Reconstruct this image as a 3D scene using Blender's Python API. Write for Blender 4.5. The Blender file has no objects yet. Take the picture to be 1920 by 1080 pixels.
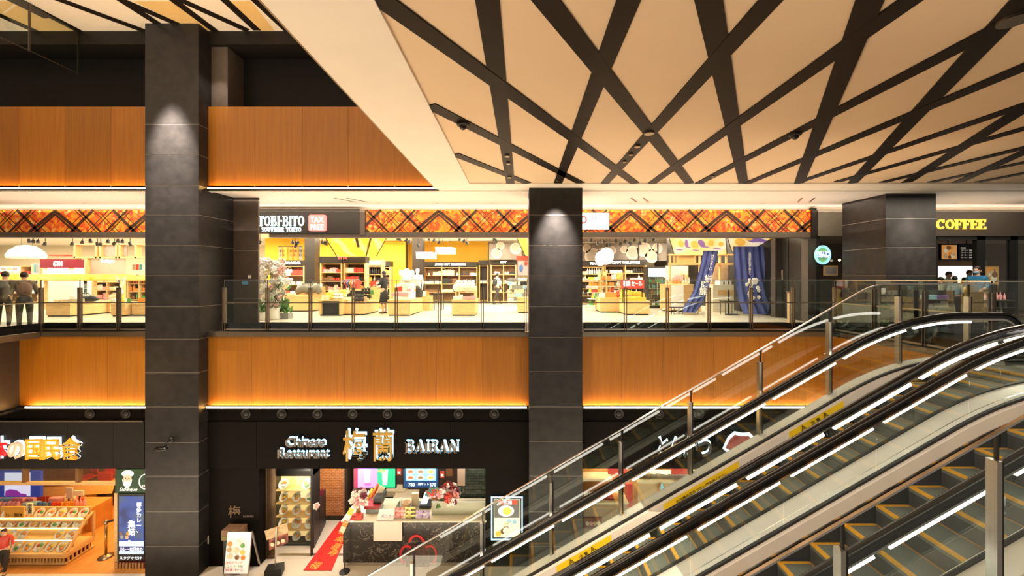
import bpy, math, random
from mathutils import Vector, Matrix
R = random.Random(7)
S = bpy.context.scene
COL = S.collection
F, CX, CY, EYE = 740.0, 970.0, 519.0, 1.45   # focal length and horizon of a 1920x1080 frame, eye height above the upper floor

# ---------------------------------------------------------------- camera, world, exposure
cam = bpy.data.cameras.new('camera'); camo = bpy.data.objects.new('camera', cam); COL.objects.link(camo)
cam.sensor_width = 36; cam.lens = 36*F/1920; cam.clip_start = .05; cam.clip_end = 200
cam.shift_x = -(CX-960)/1920; cam.shift_y = -(540-CY)/1920
camo.location = (0, 0, EYE); camo.rotation_euler = (math.pi/2, 0, 0)
S.camera = camo
W = bpy.data.worlds.new('world'); S.world = W; W.use_nodes = True
bg = W.node_tree.nodes['Background']; bg.inputs[0].default_value = (1, .84, .66, 1); bg.inputs[1].default_value = .22
S.view_settings.view_transform = 'Standard'; S.view_settings.look = 'None'
S.view_settings.exposure = 0; S.view_settings.gamma = 1; S.view_settings.use_curve_mapping = False
S.cycles.use_denoising = True; S.cycles.max_bounces = 8; S.cycles.transparent_max_bounces = 24
S.cycles.glossy_bounces = 3; S.cycles.diffuse_bounces = 3; S.cycles.transmission_bounces = 4; S.cycles.sample_clamp_indirect = 4
S.cycles.caustics_reflective = False; S.cycles.caustics_refractive = False

def px(x, D): return (x-CX)*D/F
def pz(y, D): return EYE-(y-CY)*D/F
def fl(y, floor=0): return (EYE-floor)*F/(y-CY)      # distance of a point seen at y on a floor
F1 = -6.05; FAS = 10.2; SHOP = 12.6; CEIL = 3.68; HI = 7.8

def area(name, loc, size, power, col=(1,.82,.6), rot=(0,0,0), sy=None):
    l = bpy.data.lights.new(name, 'AREA'); l.energy = power; l.color = col; l.size = size
    if sy: l.shape = 'RECTANGLE'; l.size_y = sy
    o = bpy.data.objects.new(name, l); COL.objects.link(o); o.location = loc; o.rotation_euler = rot; return o
def spot(name, loc, to, power, ang=40, blend=.8, col=(1,.86,.75), r=.03):
    l = bpy.data.lights.new(name, 'SPOT'); l.energy = power; l.color = col; l.spot_size = math.radians(ang); l.spot_blend = blend; l.shadow_soft_size = r
    o = bpy.data.objects.new(name, l); COL.objects.link(o); o.location = loc
    o.rotation_euler = (Vector(to)-Vector(loc)).to_track_quat('-Z', 'Y').to_euler(); return o
PI = math.pi
WARM = (1, .8, .55)
# shop ceilings (upper floor), one wide lamp field per shop
for x0, x1, w in ((-30, -14, 1500), (-13, -.6, 2300), (0, 9, 2300)):
    area('shop_light', ((x0+x1)/2, 18.2, 3.42), x1-x0, w, (1,.86,.64), sy=5)
area('cafe_light', (17, 16, 3.2), 8, 120, (1,.8,.55), sy=4)
area('corridor_light', (1, 11.6, 3.62), 30, 330, (1,.82,.62), sy=1.2)
# lower floor
area('stall_light', (-2.2, 11.3, -3.6), 3.4, 62, (1,.85,.66), sy=1.2)
area('entry_light', (-5.2, 11.0, -3.6), 1.8, 110, (1,.85,.66), sy=1.2)
area('restaurant_light', (-11.5, 12.3, -3.3), 4.5, 330, (1,.56,.19), sy=3)
area('right_stall_light', (3.6, 11.4, -3.6), 3.4, 110, (1,.72,.42), sy=1.2)
area('hall_light', (1, 6.0, -2.4), 6, 60, (1,.84,.62), sy=3)
area('bridge_light', (6, 0, 3.5), 10, 320, (1,.84,.66), sy=3)  # added fill out of view, brightens the escalator steps; no such fitting
area('lit_floor_bounce', (1, 5.9, -5.95), 28, 2000, (1,.82,.60), rot=(PI,0,0), sy=5.8)  # unseen upward panel, added to stand in for light bounced off the floor
area('rear_shop_light', (-25, 23.8, 3.5), 18, 700, (1,.84,.6), sy=3)  # extra fill added to lift the dim rear wall of the left shop
area('corridor_uplight', (0, 11.4, 2.75), 30, 130, (1,.84,.68), rot=(PI,0,0), sy=1.2)  # floating fill added to brighten the corridor ceiling, no real fitting
area('upper_hall_light', (-9, .5, 5.2), 12, 1900, (1,.84,.64), rot=(PI,0,0), sy=7)  # floating fill above the view, added to brighten the high ceiling
area('cove_light', (-2, 12.45, 3.5), 38, 90, (1,.82,.62), rot=(PI,0,0), sy=.12)
area('shopfront_light', (-22, 13.6, 3.4), 20, 500, (1,.86,.64), sy=.8)  # added fill hidden behind the header, brightens the goods at the front
area('shopfront_light', (-.5, 13.6, 3.4), 17, 900, (1,.86,.64), sy=.8)  # same hidden fill for the middle shops, added to light the orchids
# column downlights
spot('column_spot', (-8.65, 9.0, 7.0), (-8.65, 9.9, 4.2), 10500, 34, 1, r=.1)
spot('column_spot', (.96, 9.25, 3.66), (.96, 9.9, 2.35), 2300, 50, 1, r=.08)
spot('column_spot', (10.5, 10.1, 3.6), (10.5, 10.6, 1.6), 420, 62, 1, r=.1)
spot('column_spot', (-7.6, 9.6, 6.9), (-7.9, 10.4, 5.8), 60, 60, .9)

# ---------------------------------------------------------------- materials
MATS = {}
def mat(name, col, rough=.5, metal=0, emit=0, ecol=None, noise=0, nscale=8, stretch=(1,1,1), bump=0, alt=None, rnd=0, spec=None):
    if name in MATS: return MATS[name]
    m = bpy.data.materials.new(name); m.use_nodes = True; MATS[name] = m
    n = m.node_tree; b = n.nodes['Principled BSDF']; L = n.links
    c = (*col, 1)
    b.inputs['Base Color'].default_value = c; b.inputs['Roughness'].default_value = rough; b.inputs['Metallic'].default_value = metal
    if spec is not None: b.inputs['Specular IOR Level'].default_value = spec
    if emit:
        b.inputs['Emission Color'].default_value = (*(ecol or col), 1); b.inputs['Emission Strength'].default_value = emit
    if noise or alt or bump or rnd:
        tc = n.nodes.new('ShaderNodeTexCoord'); mp = n.nodes.new('ShaderNodeMapping'); mp.inputs['Scale'].default_value = stretch
        L.new(tc.outputs['Object'], mp.inputs[0])
        nz = n.nodes.new('ShaderNodeTexNoise'); nz.inputs['Scale'].default_value = nscale; nz.inputs['Detail'].default_value = 5
        L.new(mp.outputs[0], nz.inputs['Vector'])
        mx = n.nodes.new('ShaderNodeMix'); mx.data_type = 'RGBA'
        a2 = alt or tuple(v*(1-noise) for v in col)
        mx.inputs[6].default_value = c; mx.inputs[7].default_value = (*a2, 1)
        rp = n.nodes.new('ShaderNodeMapRange'); rp.inputs[1].default_value = .35; rp.inputs[2].default_value = .65
        L.new(nz.outputs[0], rp.inputs[0]); L.new(rp.outputs[0], mx.inputs[0])
        out = mx.outputs[2]
        if rnd:
            oi = n.nodes.new('ShaderNodeObjectInfo'); hs = n.nodes.new('ShaderNodeHueSaturation')
            mr = n.nodes.new('ShaderNodeMapRange'); mr.inputs[3].default_value = 1-rnd; mr.inputs[4].default_value = 1+rnd
            L.new(oi.outputs['Random'], mr.inputs[0]); L.new(mr.outputs[0], hs.inputs['Value']); L.new(out, hs.inputs['Color']); out = hs.outputs[0]
        L.new(out, b.inputs['Base Color'])
        if bump:
            bp = n.nodes.new('ShaderNodeBump'); bp.inputs['Strength'].default_value = bump; bp.inputs['Distance'].default_value = .01
            L.new(nz.outputs[0], bp.inputs['Height']); L.new(bp.outputs[0], b.inputs['Normal'])
    return m
def glassmat(name, tint, refl=1.0, rough=0.0):
    if name in MATS: return MATS[name]
    m = bpy.data.materials.new(name); m.use_nodes = True; MATS[name] = m
    n = m.node_tree; n.nodes.clear(); L = n.links
    o = n.nodes.new('ShaderNodeOutputMaterial'); t = n.nodes.new('ShaderNodeBsdfTransparent'); t.inputs[0].default_value = (*tint, 1)
    g = n.nodes.new('ShaderNodeBsdfGlossy'); g.inputs['Roughness'].default_value = rough; g.inputs[0].default_value = (1,1,1,1)
    ge = n.nodes.new('ShaderNodeNewGeometry'); dt = n.nodes.new('ShaderNodeVectorMath'); dt.operation = 'DOT_PRODUCT'
    L.new(ge.outputs['Incoming'], dt.inputs[0]); L.new(ge.outputs['Normal'], dt.inputs[1])
    def M(op, x, y=None):
        q = n.nodes.new('ShaderNodeMath'); q.operation = op
        for i, v in enumerate((x, y)):
            if v is None: continue
            if isinstance(v, (int, float)): q.inputs[i].default_value = v
            else: L.new(v, q.inputs[i])
        return q.outputs[0]
    f_ = M('ADD', M('MULTIPLY', M('POWER', M('SUBTRACT', 1.0, M('ABSOLUTE', dt.outputs['Value'])), 5.0), .95), .045)
    k = n.nodes.new('ShaderNodeMath'); k.operation = 'MULTIPLY'; k.inputs[1].default_value = refl; L.new(f_, k.inputs[0])
    mx = n.nodes.new('ShaderNodeMixShader')
    L.new(k.outputs[0], mx.inputs[0]); L.new(t.outputs[0], mx.inputs[1]); L.new(g.outputs[0], mx.inputs[2]); L.new(mx.outputs[0], o.inputs[0])
    return m
GLASS = glassmat('clear_glass', (.93,.97,.95), 1.0)
GLASSG = glassmat('green_glass', (.90,.94,.925), 1.1)
DARKM = mat('dark_painted_metal', (.012,.010,.009), .45, noise=.3)
BLACK = mat('black', (.008,.008,.008), .5)
RUB = mat('black_rubber', (.008,.007,.008), .16, noise=.1)
CHROME = mat('chrome', (.75,.72,.68), .18, 1)
STEEL = mat('brushed_steel', (.60,.55,.48), .32, 1, noise=.12, nscale=6, stretch=(1,1,30))
BRONZE = mat('bronze_steel', (.33,.28,.22), .35, 1, noise=.1)
DECK = mat('satin_deck', (.82,.75,.67), .32, .1, noise=.06, nscale=3)
CEILM = mat('beige_ceiling', (.84,.635,.42), .7, noise=.03, nscale=1.5)
WHITEB = mat('cream_border', (.94,.85,.73), .6, noise=.03, nscale=2)
STRIP = mat('brown_ceiling_strip', (.016,.011,.008), .5, noise=.15, spec=.15)
WOOD = mat('orange_oak', (.33,.118,.002), .5, alt=(.275,.092,.0015), nscale=3, stretch=(9,9,.35), rnd=.10)
STONE = mat('charcoal_stone', (.023,.0205,.0195), .45, alt=(.014,.013,.0125), nscale=5, bump=.25, rnd=.12, spec=.3)
JOINT = mat('pale_joint', (.30,.27,.24), .5)
DSTONE = mat('brown_stone', (.075,.055,.042), .5, alt=(.058,.042,.032), nscale=5, rnd=.1)
LED = mat('warm_led', (1,.8,.5), .5, emit=62, ecol=(1,.54,.15))
LEDW = mat('white_led', (1,.95,.88), .5, emit=7, ecol=(1,.93,.84))
WHITE = mat('white_paint', (.85,.82,.76), .5, noise=.03)
LOAK = mat('light_oak', (.72,.47,.20), .5, alt=(.62,.38,.15), nscale=4, stretch=(1,1,6), rnd=.06)
FLOORM = mat('pale_floor_tile', (.66,.60,.50), .22, noise=.08, nscale=1.2)
BFLOOR = mat('black_polished_granite', (.010,.009,.009), .35, noise=.3, spec=.15)
POSTM = mat('dark_bronze_post', (.14,.11,.085), .4, .8, noise=.1)
YEL = mat('step_yellow', (.95,.44,.0), .5, noise=.12, nscale=20)
YELT = mat('step_yellow_far_side', (.55,.27,.05), .5, noise=.12)
STEPM = mat('grey_tread', (.20,.215,.19), .5, noise=.35, nscale=4, stretch=(1,60,1), bump=.3)
RISER = mat('dark_riser', (.06,.06,.055), .5, noise=.3, nscale=3, stretch=(1,60,1))
SIGNY = mat('sign_yellow', (.90,.60,.01), .4, noise=.04)

# ---------------------------------------------------------------- mesh helpers
class G:
    def __init__(s): s.v = []; s.f = []
    def add(s, vs, fs):
        o = len(s.v); s.v += [tuple(p) for p in vs]; s.f += [tuple(i+o for i in f) for f in fs]; return s
    def box(s, x0, x1, y0, y1, z0, z1, rz=0, c=None):
        vs = [(x,y,z) for x in (x0,x1) for y in (y0,y1) for z in (z0,z1)]
        if rz:
            cx, cy = c or ((x0+x1)/2, (y0+y1)/2); a, b = math.cos(rz), math.sin(rz)
            vs = [(cx+(x-cx)*a-(y-cy)*b, cy+(x-cx)*b+(y-cy)*a, z) for x,y,z in vs]
        return s.add(vs, [(0,1,3,2),(4,6,7,5),(0,4,5,1),(2,3,7,6),(0,2,6,4),(1,5,7,3)])
    def bar(s, p, q, w, h, up=(0,0,1)):
        p, q = Vector(p), Vector(q); d = (q-p).normalized(); u = Vector(up)
        sd = d.cross(u)
        if sd.length < 1e-5: sd = d.cross(Vector((1,0,0)))
        sd.normalize(); u = sd.cross(d)
        vs = [e+sd*a*w/2+u*b*h/2 for e in (p,q) for a,b in ((-1,-1),(1,-1),(1,1),(-1,1))]
        return s.add(vs, [(3,2,1,0),(4,5,6,7),(0,1,5,4),(1,2,6,5),(2,3,7,6),(3,0,4,7)])
    def prism(s, poly, y0, y1):          # poly in xz, extruded along y
        n = len(poly); vs = [(x,y0,z) for x,z in poly]+[(x,y1,z) for x,z in poly]
        return s.add(vs, [tuple(range(n)), tuple(range(2*n-1,n-1,-1))]+[(i,i+n,(i+1)%n+n,(i+1)%n) for i in range(n)])
    def hprism(s, poly, z0, z1):         # poly in xy, extruded along z
        n = len(poly); vs = [(x,y,z0) for x,y in poly]+[(x,y,z1) for x,y in poly]
        return s.add(vs, [tuple(range(n-1,-1,-1)), tuple(range(n,2*n))]+[(i,(i+1)%n,(i+1)%n+n,i+n) for i in range(n)])
    def tube(s, pts, r, n=8, cap=True):
        pts = [Vector(p) for p in pts]; k = len(pts); rs = r if isinstance(r, (list,tuple)) else [r]*k; vs = []
        for i, p in enumerate(pts):
            d = (pts[min(i+1,k-1)]-pts[max(i-1,0)]).normalized()
            a = d.cross(Vector((0,0,1)))
            if a.length < 1e-3: a = Vector((1,0,0))
            a.normalize(); b = d.cross(a)
            vs += [p+(a*math.cos(t*2*PI/n)+b*math.sin(t*2*PI/n))*rs[i] for t in range(n)]
        fs = [(i*n+t, i*n+(t+1)%n, (i+1)*n+(t+1)%n, (i+1)*n+t) for i in range(k-1) for t in range(n)]
        if cap: fs += [tuple(range(n-1,-1,-1)), tuple((k-1)*n+t for t in range(n))]
        return s.add(vs, fs)
    def lathe(s, prof, c=(0,0,0), n=12, sx=1, sy=1, ax='z'):
        vs = []
        for r, h in prof:
            for t in range(n):
                a, b = r*math.cos(t*2*PI/n)*sx, r*math.sin(t*2*PI/n)*sy
                p = (a,b,h) if ax == 'z' else (a,h,b) if ax == 'y' else (h,a,b)
                vs.append((c[0]+p[0], c[1]+p[1], c[2]+p[2]))
        k = len(prof)
        fs = [(i*n+t, i*n+(t+1)%n, (i+1)*n+(t+1)%n, (i+1)*n+t) for i in range(k-1) for t in range(n)]
        fs += [tuple(range(n-1,-1,-1)), tuple((k-1)*n+t for t in range(n))]
        return s.add(vs, fs)
    def ell(s, c, rx, ry, rz, n=10, m=6):
        return s.add([(c[0]+rx*math.sin(PI*(i+.0001)/m)*math.cos(2*PI*t/n), c[1]+ry*math.sin(PI*(i+.0001)/m)*math.sin(2*PI*t/n), c[2]+rz*math.cos(PI*i/m)) for i in range(m+1) for t in range(n)],
                     [(i*n+t, (i+1)*n+t, (i+1)*n+(t+1)%n, i*n+(t+1)%n) for i in range(m) for t in range(n)])
    def sweep(s, path, sec, closed=True):   # path of (x,z); sec of (dy, dn) about a base y given in dy, dn along the normal
        k = len(sec); vs = []
        for i, (x,z) in enumerate(path):
            a, b = path[max(i-1,0)], path[min(i+1,len(path)-1)]
            t = Vector((b[0]-a[0], b[1]-a[1])).normalized(); nx, nz = -t.y, t.x
            vs += [(x+nx*dn, dy, z+nz*dn) for dy,dn in sec]
        m = len(path)
        fs = [(i*k+j, i*k+(j+1)%k, (i+1)*k+(j+1)%k, (i+1)*k+j) for i in range(m-1) for j in range(k)]
        fs += [tuple(range(k-1,-1,-1)), tuple((m-1)*k+j for j in range(k))]
        return s.add(vs, fs)
    def vsweep(s, path, sec):               # as sweep, dn straight up
        k = len(sec); m = len(path)
        return s.add([(x,dy,z+dz) for x,z in path for dy,dz in sec],
            [(i*k+j, i*k+(j+1)%k, (i+1)*k+(j+1)%k, (i+1)*k+j) for i in range(m-1) for j in range(k)]+[tuple(range(k-1,-1,-1)), tuple((m-1)*k+j for j in range(k))])
    def mesh(s, name, m, smooth=False):
        me = bpy.data.meshes.new(name); me.from_pydata(s.v, [], s.f); me.materials.append(m)
        if smooth: me.polygons.foreach_set('use_smooth', [True]*len(me.polygons))
        me.update(); return me
    def ob(s, name, m, parent=None, smooth=False, **k):
        o = bpy.data.objects.new(name, s.mesh(name, m, smooth)); COL.objects.link(o)
        if parent: o.parent = parent
        if k: tag(o, **k)
        return o
def tag(o, label=None, cat=None, group=None, kind=None):
    if label: o['label'] = label
    if cat: o['category'] = cat
    if group: o['group'] = group
    if kind: o['kind'] = kind
    return o
def T(name, label, cat, group=None, kind=None):
    o = bpy.data.objects.new(name, None); COL.objects.link(o); return tag(o, label, cat, group, kind)
def st(name, g, m, parent=None, **k):
    o = g.ob(name, m, parent, **k)
    if not parent: o['kind'] = 'structure'
    return o
def inst(o, name, loc, parent=None, rz=0, sc=None, m=None):   # a copy of one mesh object, sharing its mesh data
    c = o.copy(); c.name = name; COL.objects.link(c); c.location = loc; c.rotation_euler = (0,0,rz); c.parent = parent
    if sc: c.scale = sc
    return c
CH = {}
def kids(o):
    if not CH:
        for c in bpy.data.objects:
            if c.parent: CH.setdefault(c.parent.name, []).append(c)
    return [c for c in bpy.data.objects if c.parent == o]
def copytree(o, loc, rz=0, label=None, parent=None):
    c = o.copy(); COL.objects.link(c)
    if parent is None:
        c.location = loc; c.rotation_euler = (0,0,rz)
        if label: c['label'] = label
    else: c.parent = parent
    for ch in kids(o): copytree(ch, None, parent=c)
    return c
def bx(x0,x1,y0,y1,z0,z1): return G().box(x0,x1,y0,y1,z0,z1)
# lettering: built-in font, turned into mesh; standing text in the XZ plane facing -Y
FONTW = {}
def text(s, name, m, parent, x, y, z, h, depth=.01, bold=0, sx=1, align='LEFT', rx=PI/2, rz=0, serif=False, shear=0, space=1, mw=None):
    cu = bpy.data.curves.new(name, 'FONT'); cu.body = s; cu.size = h*1.38; cu.extrude = depth/2; cu.offset = bold*h; cu.align_x = align
    cu.resolution_u = 3; cu.shear = shear; cu.space_character = space
    o = bpy.data.objects.new(name, cu); COL.objects.link(o)
    dg = bpy.context.evaluated_depsgraph_get(); e = o.evaluated_get(dg); me = bpy.data.meshes.new_from_object(e)
    bpy.data.objects.remove(o); me.name = name; me.materials.clear(); me.materials.append(m)
    w = max((v.co.x for v in me.vertices), default=0)
    if mw and w > 0: sx = mw/w
    M_ = Matrix.Rotation(rz, 4, 'Z') @ Matrix.Rotation(rx, 4, 'X') @ Matrix.Diagonal((sx,1,1,1))
    me.transform(M_)
    o = bpy.data.objects.new(name, me); COL.objects.link(o); o.location = (x,y,z)
    if parent: o.parent = parent
    return o
def letters(s, name, m, parent, x, y, z, h, depth=.03, bold=0, sx=1, gap=.06, tot=None):   # one object per character
    obs = []; cx = 0
    for ch in s:
        if ch == ' ': cx += h*.45; continue
        o = text(ch, name, m, parent, 0, y, z, h, depth, bold, sx)
        xs = [v.co.x for v in o.data.vertices]; lo, hi = min(xs), max(xs)
        o.location.x = cx-lo; cx += hi-lo+gap*h; obs.append(o)
    k = tot/cx if tot else 1
    for o in obs:
        if tot: o.scale.x = k
        o.location.x = x+o.location.x*k
    return obs
ORD = 'first second third fourth fifth sixth seventh eighth ninth tenth eleventh twelfth thirteenth fourteenth fifteenth sixteenth seventeenth eighteenth nineteenth twentieth'.split()+[f'{i}th' for i in range(21,60)]
# ================================================================ STRUCTURE
def colsplit(z0, z1, joints): 
    zs = sorted(z for z in joints if z0 < z < z1); return [z0]+zs+[z1]
def column(name, x0, x1, y0, y1, z0, z1, joints, label, m=STONE):
    c = bx(x0+.004,x1-.004,y0+.004,y1-.004,z0,z1).ob(name, JOINT); tag(c, label, 'column', kind='structure')
    zs = colsplit(z0, z1, joints)
    for a, b in zip(zs, zs[1:]):
        g = .006
        for q in (bx(x0,x1,y0,y0+.02,a+g,b-g), bx(x0,x0+.02,y0+.022,y1,a+g,b-g), bx(x1-.02,x1,y0+.022,y1,a+g,b-g)):
            q.ob('stone_panel', m, c)
    return c
D0 = 9.88
LJ = [pz(y, D0) for y in (233,290,348,403,460,517,575,636,699,763,830,893,960,1025,1090,1150)]
column('column', px(272,D0), px(372,D0), D0, 11.1, F1, HI, LJ, 'tall charcoal stone column left of the wide timber balcony front')
MJ = [pz(y, D0) for y in (403,460,517,575,633,697,763,828,893,960,1025,1090,1150)]
column('column', px(992,D0), px(1092,D0), D0, 11.1, F1, CEIL, MJ, 'charcoal stone column standing in the middle of the balcony')
R0 = 10.58
column('column', px(1661,R0), px(1755,R0), R0, 12.0, 0, CEIL, [pz(y,R0) for y in (410,464,517)], 'charcoal stone column in front of the coffee shop')
# narrow pilaster behind the left column
column('pilaster', px(372,D0), px(484,11.1), 11.1, 11.16, F1, CEIL, [pz(y,11.1) for y in (376,470,560)], 'brown stone pilaster behind the tall left column', DSTONE)

dsp = T('wall_dispenser', 'small blue and white dispenser on the brown pilaster behind the railing', 'dispenser')
bx(px(454,11.05),px(464,11.05),11.04,11.1,pz(534,11.05),pz(527,11.05)).ob('blue_label', mat('dispenser_blue', (.10,.30,.55), .5, noise=.05), dsp); bx(px(465,11.05),px(469,11.05),11.05,11.1,pz(522,11.05),pz(516,11.05)).ob('white_plate', WHITE, dsp)
# upper-floor slab and floor finishes
sl = st('floor_2', G().hprism([(-22,FAS+.03),(8.12,FAS+.03),(8.24,9.9),(8.24,6.75),(8.22,2.9),(15,2.9),(22,2.9),(22,FAS+.03),(22,30),(-22,30)], -.3, -.01), DARKM)
st('floor_2_finish', bx(-22,7.9,FAS+.06,SHOP,-.01,0), BFLOOR, sl)
st('floor_2_finish', G().hprism([(8.0,FAS+.06),(8.3,9.9),(8.3,2.95),(22,2.95),(22,SHOP),(8.0,SHOP)],-.01,0), BFLOOR, sl)
st('shop_floor', bx(-36,22,SHOP,30,-.01,.004), FLOORM, sl)
st('slab_edge', bx(px(389,FAS),8.12,FAS-.06,FAS+.1,-.09,.035), BRONZE, sl)
st('slab_edge', bx(-12.9,px(272,D0),FAS-.06,FAS+.1,-.09,.035), BRONZE, sl)
st('slab_edge', bx(px(1092,D0),8.12,FAS-.061,FAS+.1,-.09,.036), BRONZE, sl)
st('slab_edge', bx(8.14,8.26,6.75,9.95,-.09,.035), BRONZE, sl)
st('slab_edge', bx(-13.0,-12.25,4,FAS-.07,-.12,.03), BRONZE, sl)
# return wing of the upper floor on the left
st('wall_left', bx(-13.4,-12.87,4,FAS,-1.9,-.12), mat('dark_brown_cladding', (.05,.034,.024), .45, noise=.2))
st('trim_1', bx(-12.87,-12.80,4,FAS,-1.99,-1.93), BLACK)
st('light_strip', bx(-12.865,-12.83,4,FAS-.6,-1.93,-1.90), LED, bpy.data.objects['trim_1'])

def fascia(name, x0, x1, z0, z1, joints, label, strip_x=None):
    r = bx(x0,x1,FAS+.012,FAS+.2,z0,z1).ob(name, BLACK); tag(r, label, 'wall', kind='structure')
    xs = [x0]+[j for j in joints if x0 < j < x1]+[x1]
    for a, b in zip(xs, xs[1:]): bx(a+.003,b-.003,FAS,FAS+.012,z0,z1).ob('timber_panel', WOOD, r)
    s0, s1 = strip_x or (x0+.08, x1-.08)
    bx(x0,x1,FAS-.12,FAS+.0,z0-.07,z0-.035).ob('ledge', DARKM, r)
    bx(s0,s1,FAS-.105,FAS-.08,z0-.035,z0-.01).ob('light_strip', LED, r)
    return r
UZ0, UZ1 = pz(353,FAS), pz(200,FAS)
uj = [px(x,FAS) for x in (36,122,208,478,567,653,740,827)]
fascia('wall_upper', -16, px(272,D0), UZ0, UZ1, uj, 'timber balcony front of the top floor left of the column')
fascia('wall_upper', px(389,FAS), px(822,FAS)+.02, UZ0, UZ1, uj, 'timber balcony front of the top floor right of the column')
LZ0, LZ1 = pz(760,FAS), pz(630,FAS)
ljs = [px(x,FAS) for x in (29,116,201,472,559,646,732,818,905,1165,1243,1338,1424,1511)]
fascia('wall_lower', -12.87, px(272,D0), LZ0, LZ1, ljs, 'timber balcony front of the upper floor left of the column', (-12.6, px(272,D0)))
fascia('wall_lower', px(387,FAS), px(992,D0)+.02, LZ0, LZ1, ljs, 'wide timber balcony front of the upper floor between the columns')
fascia('wall_lower', px(1092,D0), 8.12, LZ0, LZ1, ljs, 'timber balcony front of the upper floor behind the escalators')
# the balcony front turns towards the escalators
r = bx(8.12,8.25,6.8,FAS,LZ0,LZ1).ob('wall_return', BLACK); tag(r, 'timber balcony side that turns towards the escalator landing', 'wall', kind='structure')
for k in range(3): bx(8.10,8.12,6.8+k*1.13+.003,6.8+(k+1)*1.13-.003,LZ0,LZ1).ob('timber_panel', WOOD, r)
bx(8.02,8.1,6.8,FAS,LZ0-.07,LZ0-.035).ob('ledge', DARKM, r); bx(8.05,8.08,6.9,FAS-.1,LZ0-.035,LZ0-.005).ob('light_strip', LED, r)

# dark recess above the top timber
DW = mat('dark_wall', (.010,.008,.007), .6, noise=.2, spec=.15)
st('wall_back', bx(-16,4,10.9,11.0,UZ1,HI), DW)
st('trim_2', bx(-16,4,FAS+.2,10.9,UZ1-.1,UZ1), DW)
st('trim_3', bx(-16,4,FAS,10.9,HI-.34,HI-.001), mat('dark_beam', (.018,.014,.011), .5, noise=.2, spec=.2))
st('wall_bulkhead', bx(px(389,FAS),px(389,FAS)+.45,10.3,10.9,UZ1,HI-.35), mat('brown_plaster', (.10,.075,.055), .6, noise=.15))
# black void walls between floors
st('wall_spandrel', bx(-16,9,FAS+.21,FAS+.4,CEIL+.001,UZ1), DW)

# ceilings
hc = st('ceiling_high', bx(-20,-2.05,-6,FAS,HI,HI+.1), mat('cream_high_ceiling', (.97,.86,.71), .6, noise=.03))
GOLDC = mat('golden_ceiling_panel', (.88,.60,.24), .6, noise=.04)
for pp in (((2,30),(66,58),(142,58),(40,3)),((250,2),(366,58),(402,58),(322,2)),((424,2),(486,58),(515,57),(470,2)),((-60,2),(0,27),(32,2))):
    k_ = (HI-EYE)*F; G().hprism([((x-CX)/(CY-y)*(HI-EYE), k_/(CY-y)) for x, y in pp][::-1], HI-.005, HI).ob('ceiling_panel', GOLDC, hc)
def strip_on(parent, z, a, b, w=.2, ext=1.0, xmin=-99, xmax=99, ymin=-1, ymax=99, t=.014, m=STRIP, zz=0):
    k = (z-EYE)*F
    (xa,ya),(xb,yb) = a, b
    A = Vector(((xa-CX)/(CY-ya)*(z-EYE), k/(CY-ya))); B = Vector(((xb-CX)/(CY-yb)*(z-EYE), k/(CY-yb)))
    B = A+(B-A)*ext; d = (B-A)
    t0, t1 = 0.0, 1.0
    for c, lo, hi in ((0,xmin,xmax),(1,ymin,ymax)):
        if abs(d[c]) > 1e-6:
            q = sorted(((lo-A[c])/d[c], (hi-A[c])/d[c])); t0 = max(t0,q[0]); t1 = min(t1,q[1])
    P, Q = A+d*t0, A+d*t1
    return G().bar((P.x,P.y,z-t/2-zz), (Q.x,Q.y,z-t/2-zz), w, t).ob('ceiling_strip', m, parent)
for i, (a, b) in enumerate([((148,58),(37,0)),((89,33),(22,0)),((272,58),(115,0)),((318,58),(228,0)),((363,58),(237,3)),((404,58),(326,0)),((465,57),(340,0)),((482,56),(422,0)),((540,58),(500,20)),((67,58),(0,28))]):
    strip_on(hc, HI, a, b, .19, 2.5, ymin=3, ymax=FAS, zz=.0012*(i%5))
BX0, BX1, BY = -2.07, -1.153, 9.48
lc = st('ceiling_low', bx(BX1,22,-3,BY,CEIL+.03,CEIL+.2), CEILM)
st('ceiling_border', bx(BX0,BX1,-3,FAS,CEIL,CEIL+.9), WHITEB, lc)
st('ceiling_border', bx(BX1,22,BY,FAS,CEIL,CEIL+.3), WHITEB, lc)
st('ceiling_edge', bx(BX0-.02,BX0,-3,FAS-.13,CEIL+.0,CEIL+.9), BRONZE, lc)
lines = [((957,343),(914,0)),((1046,343),(1178,0)),((1293,343),(1025,0)),((1134,343),(1443,0)),((1191,343),(720,0)),((1222,343),(1703,0)),
 ((1394,343),(1329,0)),((1090,343),(793,190)),((990,343),(852,288)),((1310,343),(1885,42)),((1498,343),(1630,0)),((1400,343),(1920,124)),
 ((1598,343),(1905,15)),((1500,340),(1920,196)),((1700,341),(1920,202)),((1570,340),(1920,240)),((1655,341),(1920,276)),((1795,341),(1920,284)),((1745,341),(1920,304)),((1833,341),(1920,324))]
for i, (a, b) in enumerate(lines):
    strip_on(lc, CEIL+.03, a, b, .2, 2.2, xmin=BX1, xmax=21, ymin=.3, ymax=BY, zz=.0012*(i%6))
for i_, x_ in enumerate((1582,1660,1744,1826,1910)):
    d_ = T('downlight', f'tiny lit downlight in the cream border above the right column, {ORD[i_]} from the left', 'light', 'lit downlights in the cream ceiling border')
    G().lathe([(.035,0),(.05,0),(.05,-.008),(.035,-.008)], (px(x_,9.85),9.85,CEIL), 12).ob('trim_ring', WHITE, d_); G().lathe([(.001,0),(.035,0),(.035,-.006),(.001,-.006)], (px(x_,9.85),9.85,CEIL), 10).ob('lens', mat('downlight_lens', (1,.9,.75), .4, emit=2.5, ecol=(1,.85,.65)), d_)
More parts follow.
